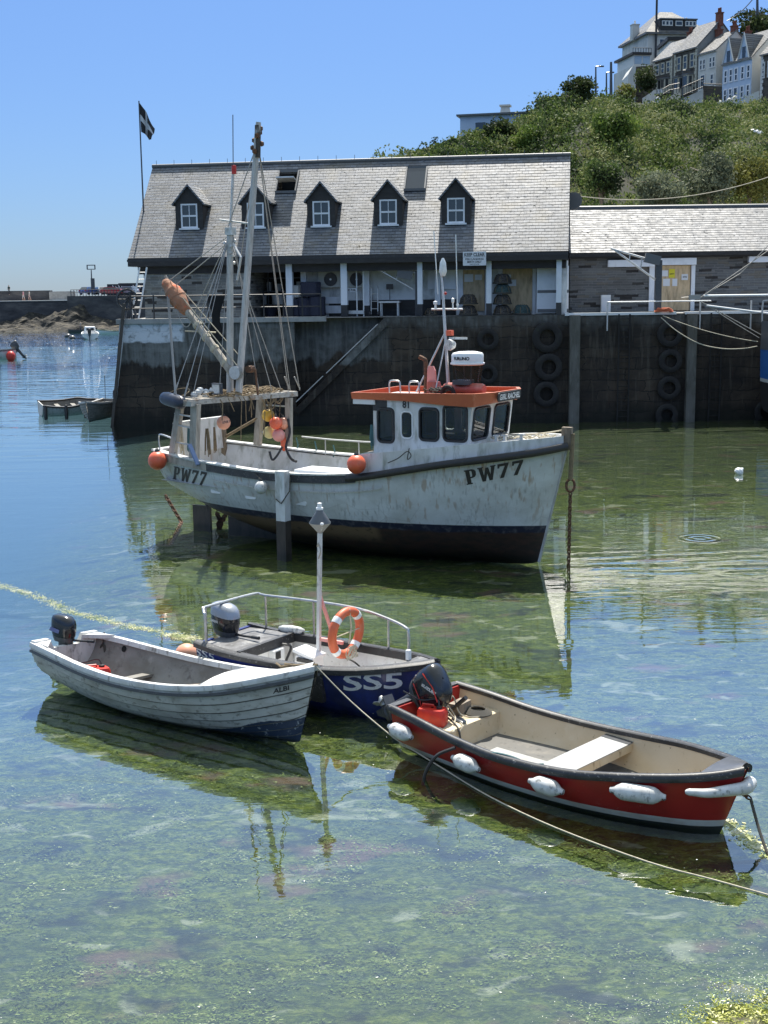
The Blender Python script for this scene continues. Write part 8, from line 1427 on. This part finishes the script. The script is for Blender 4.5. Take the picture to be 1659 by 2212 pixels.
p = onz(163, 722); t, fr, S = simple_boat('low dark boat lying far off behind the white motor cruiser', p.x, p.y + 5, 15, 4.5, 1.8, .6, .8, M['charcoal'], M['dark_timber'], M['black']); person(fr.W((-.3, .1, .15)), 120, 'person standing in the low dark boat far off', (.5, .42, .34), (.1, .1, .12), shorts=False)
p = onz(240, 722); simple_boat('pale low boat lying far off right of the white motor cruiser', p.x, p.y + 1, 172, 5.2, 1.9, .5, .7, M['clean_white'], M['white'], mat('dull_green_paint', (.08, .11, .07), .5))
p = onz(-8, 778); t, fr, S = simple_boat('navy and white cabin boat cut by the left edge of the view', p.x - 1.0, p.y, 196, 5.6, 2.2, .95, 1.2, M['white'], M['ss_in'], M['charcoal'], 'motor boat', 0, 'cabin_boat'); mb = MB(); mb.bb((-1.3, -.85, .9), (1.2, .85, 2.2)); mb.build('cabin', M['bluehull'], t, ang=0); MB().bb((-1.45, -.95, 2.2), (1.35, .95, 2.28)).build('cabin_roof', M['charcoal'], t, ang=0); mb = MB(); mb.tube(smooth_path([(-1.1, .4, 2.2), (-1.1, .4, 4.2), (-1.0, .4, 4.45), (-.4, .4, 4.5)], 4), .04, 6); mb.ball((-1.1, .4, 3.6), .22, 10, (1.4, 1.4, .6)); mb.build('light_pole', M['charcoal'], t); mb = MB()
for k in range(3): mb.bb((-1.0 + k * .7, .86, 1.5), (-.5 + k * .7, .88, 2.0))
mb.build('window', M['glass'], t, ang=0); outboard('outboard tilted up on the cabin boat at the left edge', fr, (-2.8, 0, .9), 0, 35, 1.5, 'charcoal'); mb = MB(); mb.ball((0, 0, 0), .45, 12, (1, 1, 1.15)); o = mb.build('buoy', M['redplastic'], None); o.location = fr.W((-2.3, 1.25, .35)); tag(o, 'red buoy hung on the side of the cabin boat at the left edge', 'buoy')
for i, (px, py, r_, m_, l) in enumerate(((147, 728, .42, 'charcoal', 'left of two dark mooring buoys far off near the motor cruiser'), (156, 732, .42, 'charcoal', 'right of two dark mooring buoys far off near the motor cruiser'), (1595, 1020, .0, 'fender', ''))):
    if r_: p = onz(px, py); mb = MB(); mb.ball((0, 0, 0), r_, 12, (1.2, 1.2, .8)); o = mb.build('mooring_buoy', M[m_], None); o.location = p + Z * .15; tag(o, l, 'buoy', 'dark mooring buoys far off')
p = onz(1595, 1024); mb = MB(); mb.lathe([(.0, -.08), (.12, -.07), (.15, .0), (.13, .09), (.06, .15), (.025, .2), (0, .21)], (0, 0, 0), (.75, .1, .62), 16); o = mb.build('mooring_buoy', M['clean_white'], None); o.location = p + Z * .06; tag(o, 'white pear-shaped mooring buoy floating alone on the right', 'buoy')
# blue fishing boat at the right edge
xb = ony(1637, 800, 57).x; BFm = Frame(xb + 5.2, 56.2, 0); b2 = dict(x=[-5, -4.4, -2, 0, 2, 4, 5], hb=[1.2, 1.5, 1.75, 1.8, 1.6, .8, .05], zs=[3.2, 3.15, 3.05, 3.1, 3.3, 3.7, 4.0], zk=[.5, .2, -.1, -.15, -.15, -.1, 0], w=[.1, .1, .05, .05, .2, .6, 1], e=.45, e2=1.2, rake=(5, 3, .6))
g = NG('blue_hull_paint'); v = g.obj(); x = g.sep(v); n = g.noise(g.map(v, (1.5, 1.5, 3)), 1, 5); col = g.mix(g.mr(n, .45, .7, 0, .5), (.03, .13, .38, 1), (.02, .08, .25, 1)); zz = g.math('ADD', x[2], g.math('MULTIPLY', n, .05)); col = g.mix(g.mr(zz, 1.95, 1.96, 1, 0), col, (.5, .5, .46, 1)); col = g.mix(g.mr(zz, 1.8, 1.81, 1, 0), col, (.02, .02, .02, 1)); M['bluefb'] = g.bsdf(col, .45)
t = thing('fishing_boat', 'blue-hulled fishing boat moored to the wall and cut by the right edge of the view', 'fishing boat', BFm.loc, BFm.rot); mb, S2, _x = hull_mesh(b2, 24, 12, .06, 2.6); mb.build('hull', [M['bluefb'], M['white']], t, ang=40); transom(S2, -5, .06, M['bluefb'], t); mb = MB()
for sd_ in (-1, 1): mb.grid([[S2(x, 1, sd_, .01), S2(x, 1, sd_, -.05) + Z * 1.25, S2(x, 1, sd_, -.12) + Z * 1.25, S2(x, 1, sd_, -.12)] for x in [-5 + 6 * i / 8 for i in range(9)]])
mb.add([(-5.01, -1.2, 3.2), (-5.01, 1.2, 3.2), (-5.01, 1.15, 4.45), (-5.01, -1.15, 4.45)], [(0, 1, 2, 3)]); mb.build('stern_shelter', M['lead'], t, ang=0); MB().bb((-3.6, -1.2, 3.2), (0, 1.2, 5.35)).build('cabin', M['charcoal'], t, ang=0); mb = MB(); mb.tube(smooth_path([(-5, -1.1, 4.4), (-5, -1.1, 5.2), (-4.8, -1.1, 5.35), (-3.4, -1.1, 5.4)], 4), .04, 6).build('rail', M['steel'], t); mb = MB(); mb.tube(smooth_path([(-5, 1.1, 4.4), (-5, 1.1, 5.2), (-4.8, 1.1, 5.35), (-3.4, 1.1, 5.4)], 4), .04, 6); mb.build('rail', M['steel'], t)
Y = 57.4; P = lambda px, py: BFm.i @ ony(px, py, Y); mb = MB(); mb.tube([P(1520, 639), P(1760, 636)], .05, 6).tube([P(1526, 660), P(1760, 690)], .045, 6); mb.build('outrigger_spar', M['clean_white'], t); mb = MB()
for a, b in (((1510, 645), (1690, 520)), ((1520, 639), (1600, 590)), ((1512, 650), (1665, 735)), ((1515, 652), (1590, 700)), ((1590, 700), (1640, 730)), ((1505, 640), (1472, 643)), ((1600, 590), (1690, 500))): mb.tube([P(*a), P(*b)], .018, 5)
mb.box(P(1500, 642), (.5, .2, .2)); mb.build('rigging', M['wire'], t)
mb = MB(); mb.tube(smooth_path([ony(1428, 686, 58.6), ony(1462, 715, 58.2), ony(1510, 742, 57.8), ony(1560, 753, 57.4), ony(1605, 753, 57.0), ony(1636, 748, 56.6)], 5), .024, 6); mb.solo('mooring_line', M['rope'], 'thick pale mooring rope sagging from the dark davit to the blue fishing boat', 'rope'); mb = MB(); mb.tube(sag(ony(1432, 682, 58.6), ony(1637, 738, 56.6), .15), .018, 6); mb.solo('mooring_line', M['rope'], 'taut upper mooring rope from the dark davit to the blue fishing boat', 'rope')
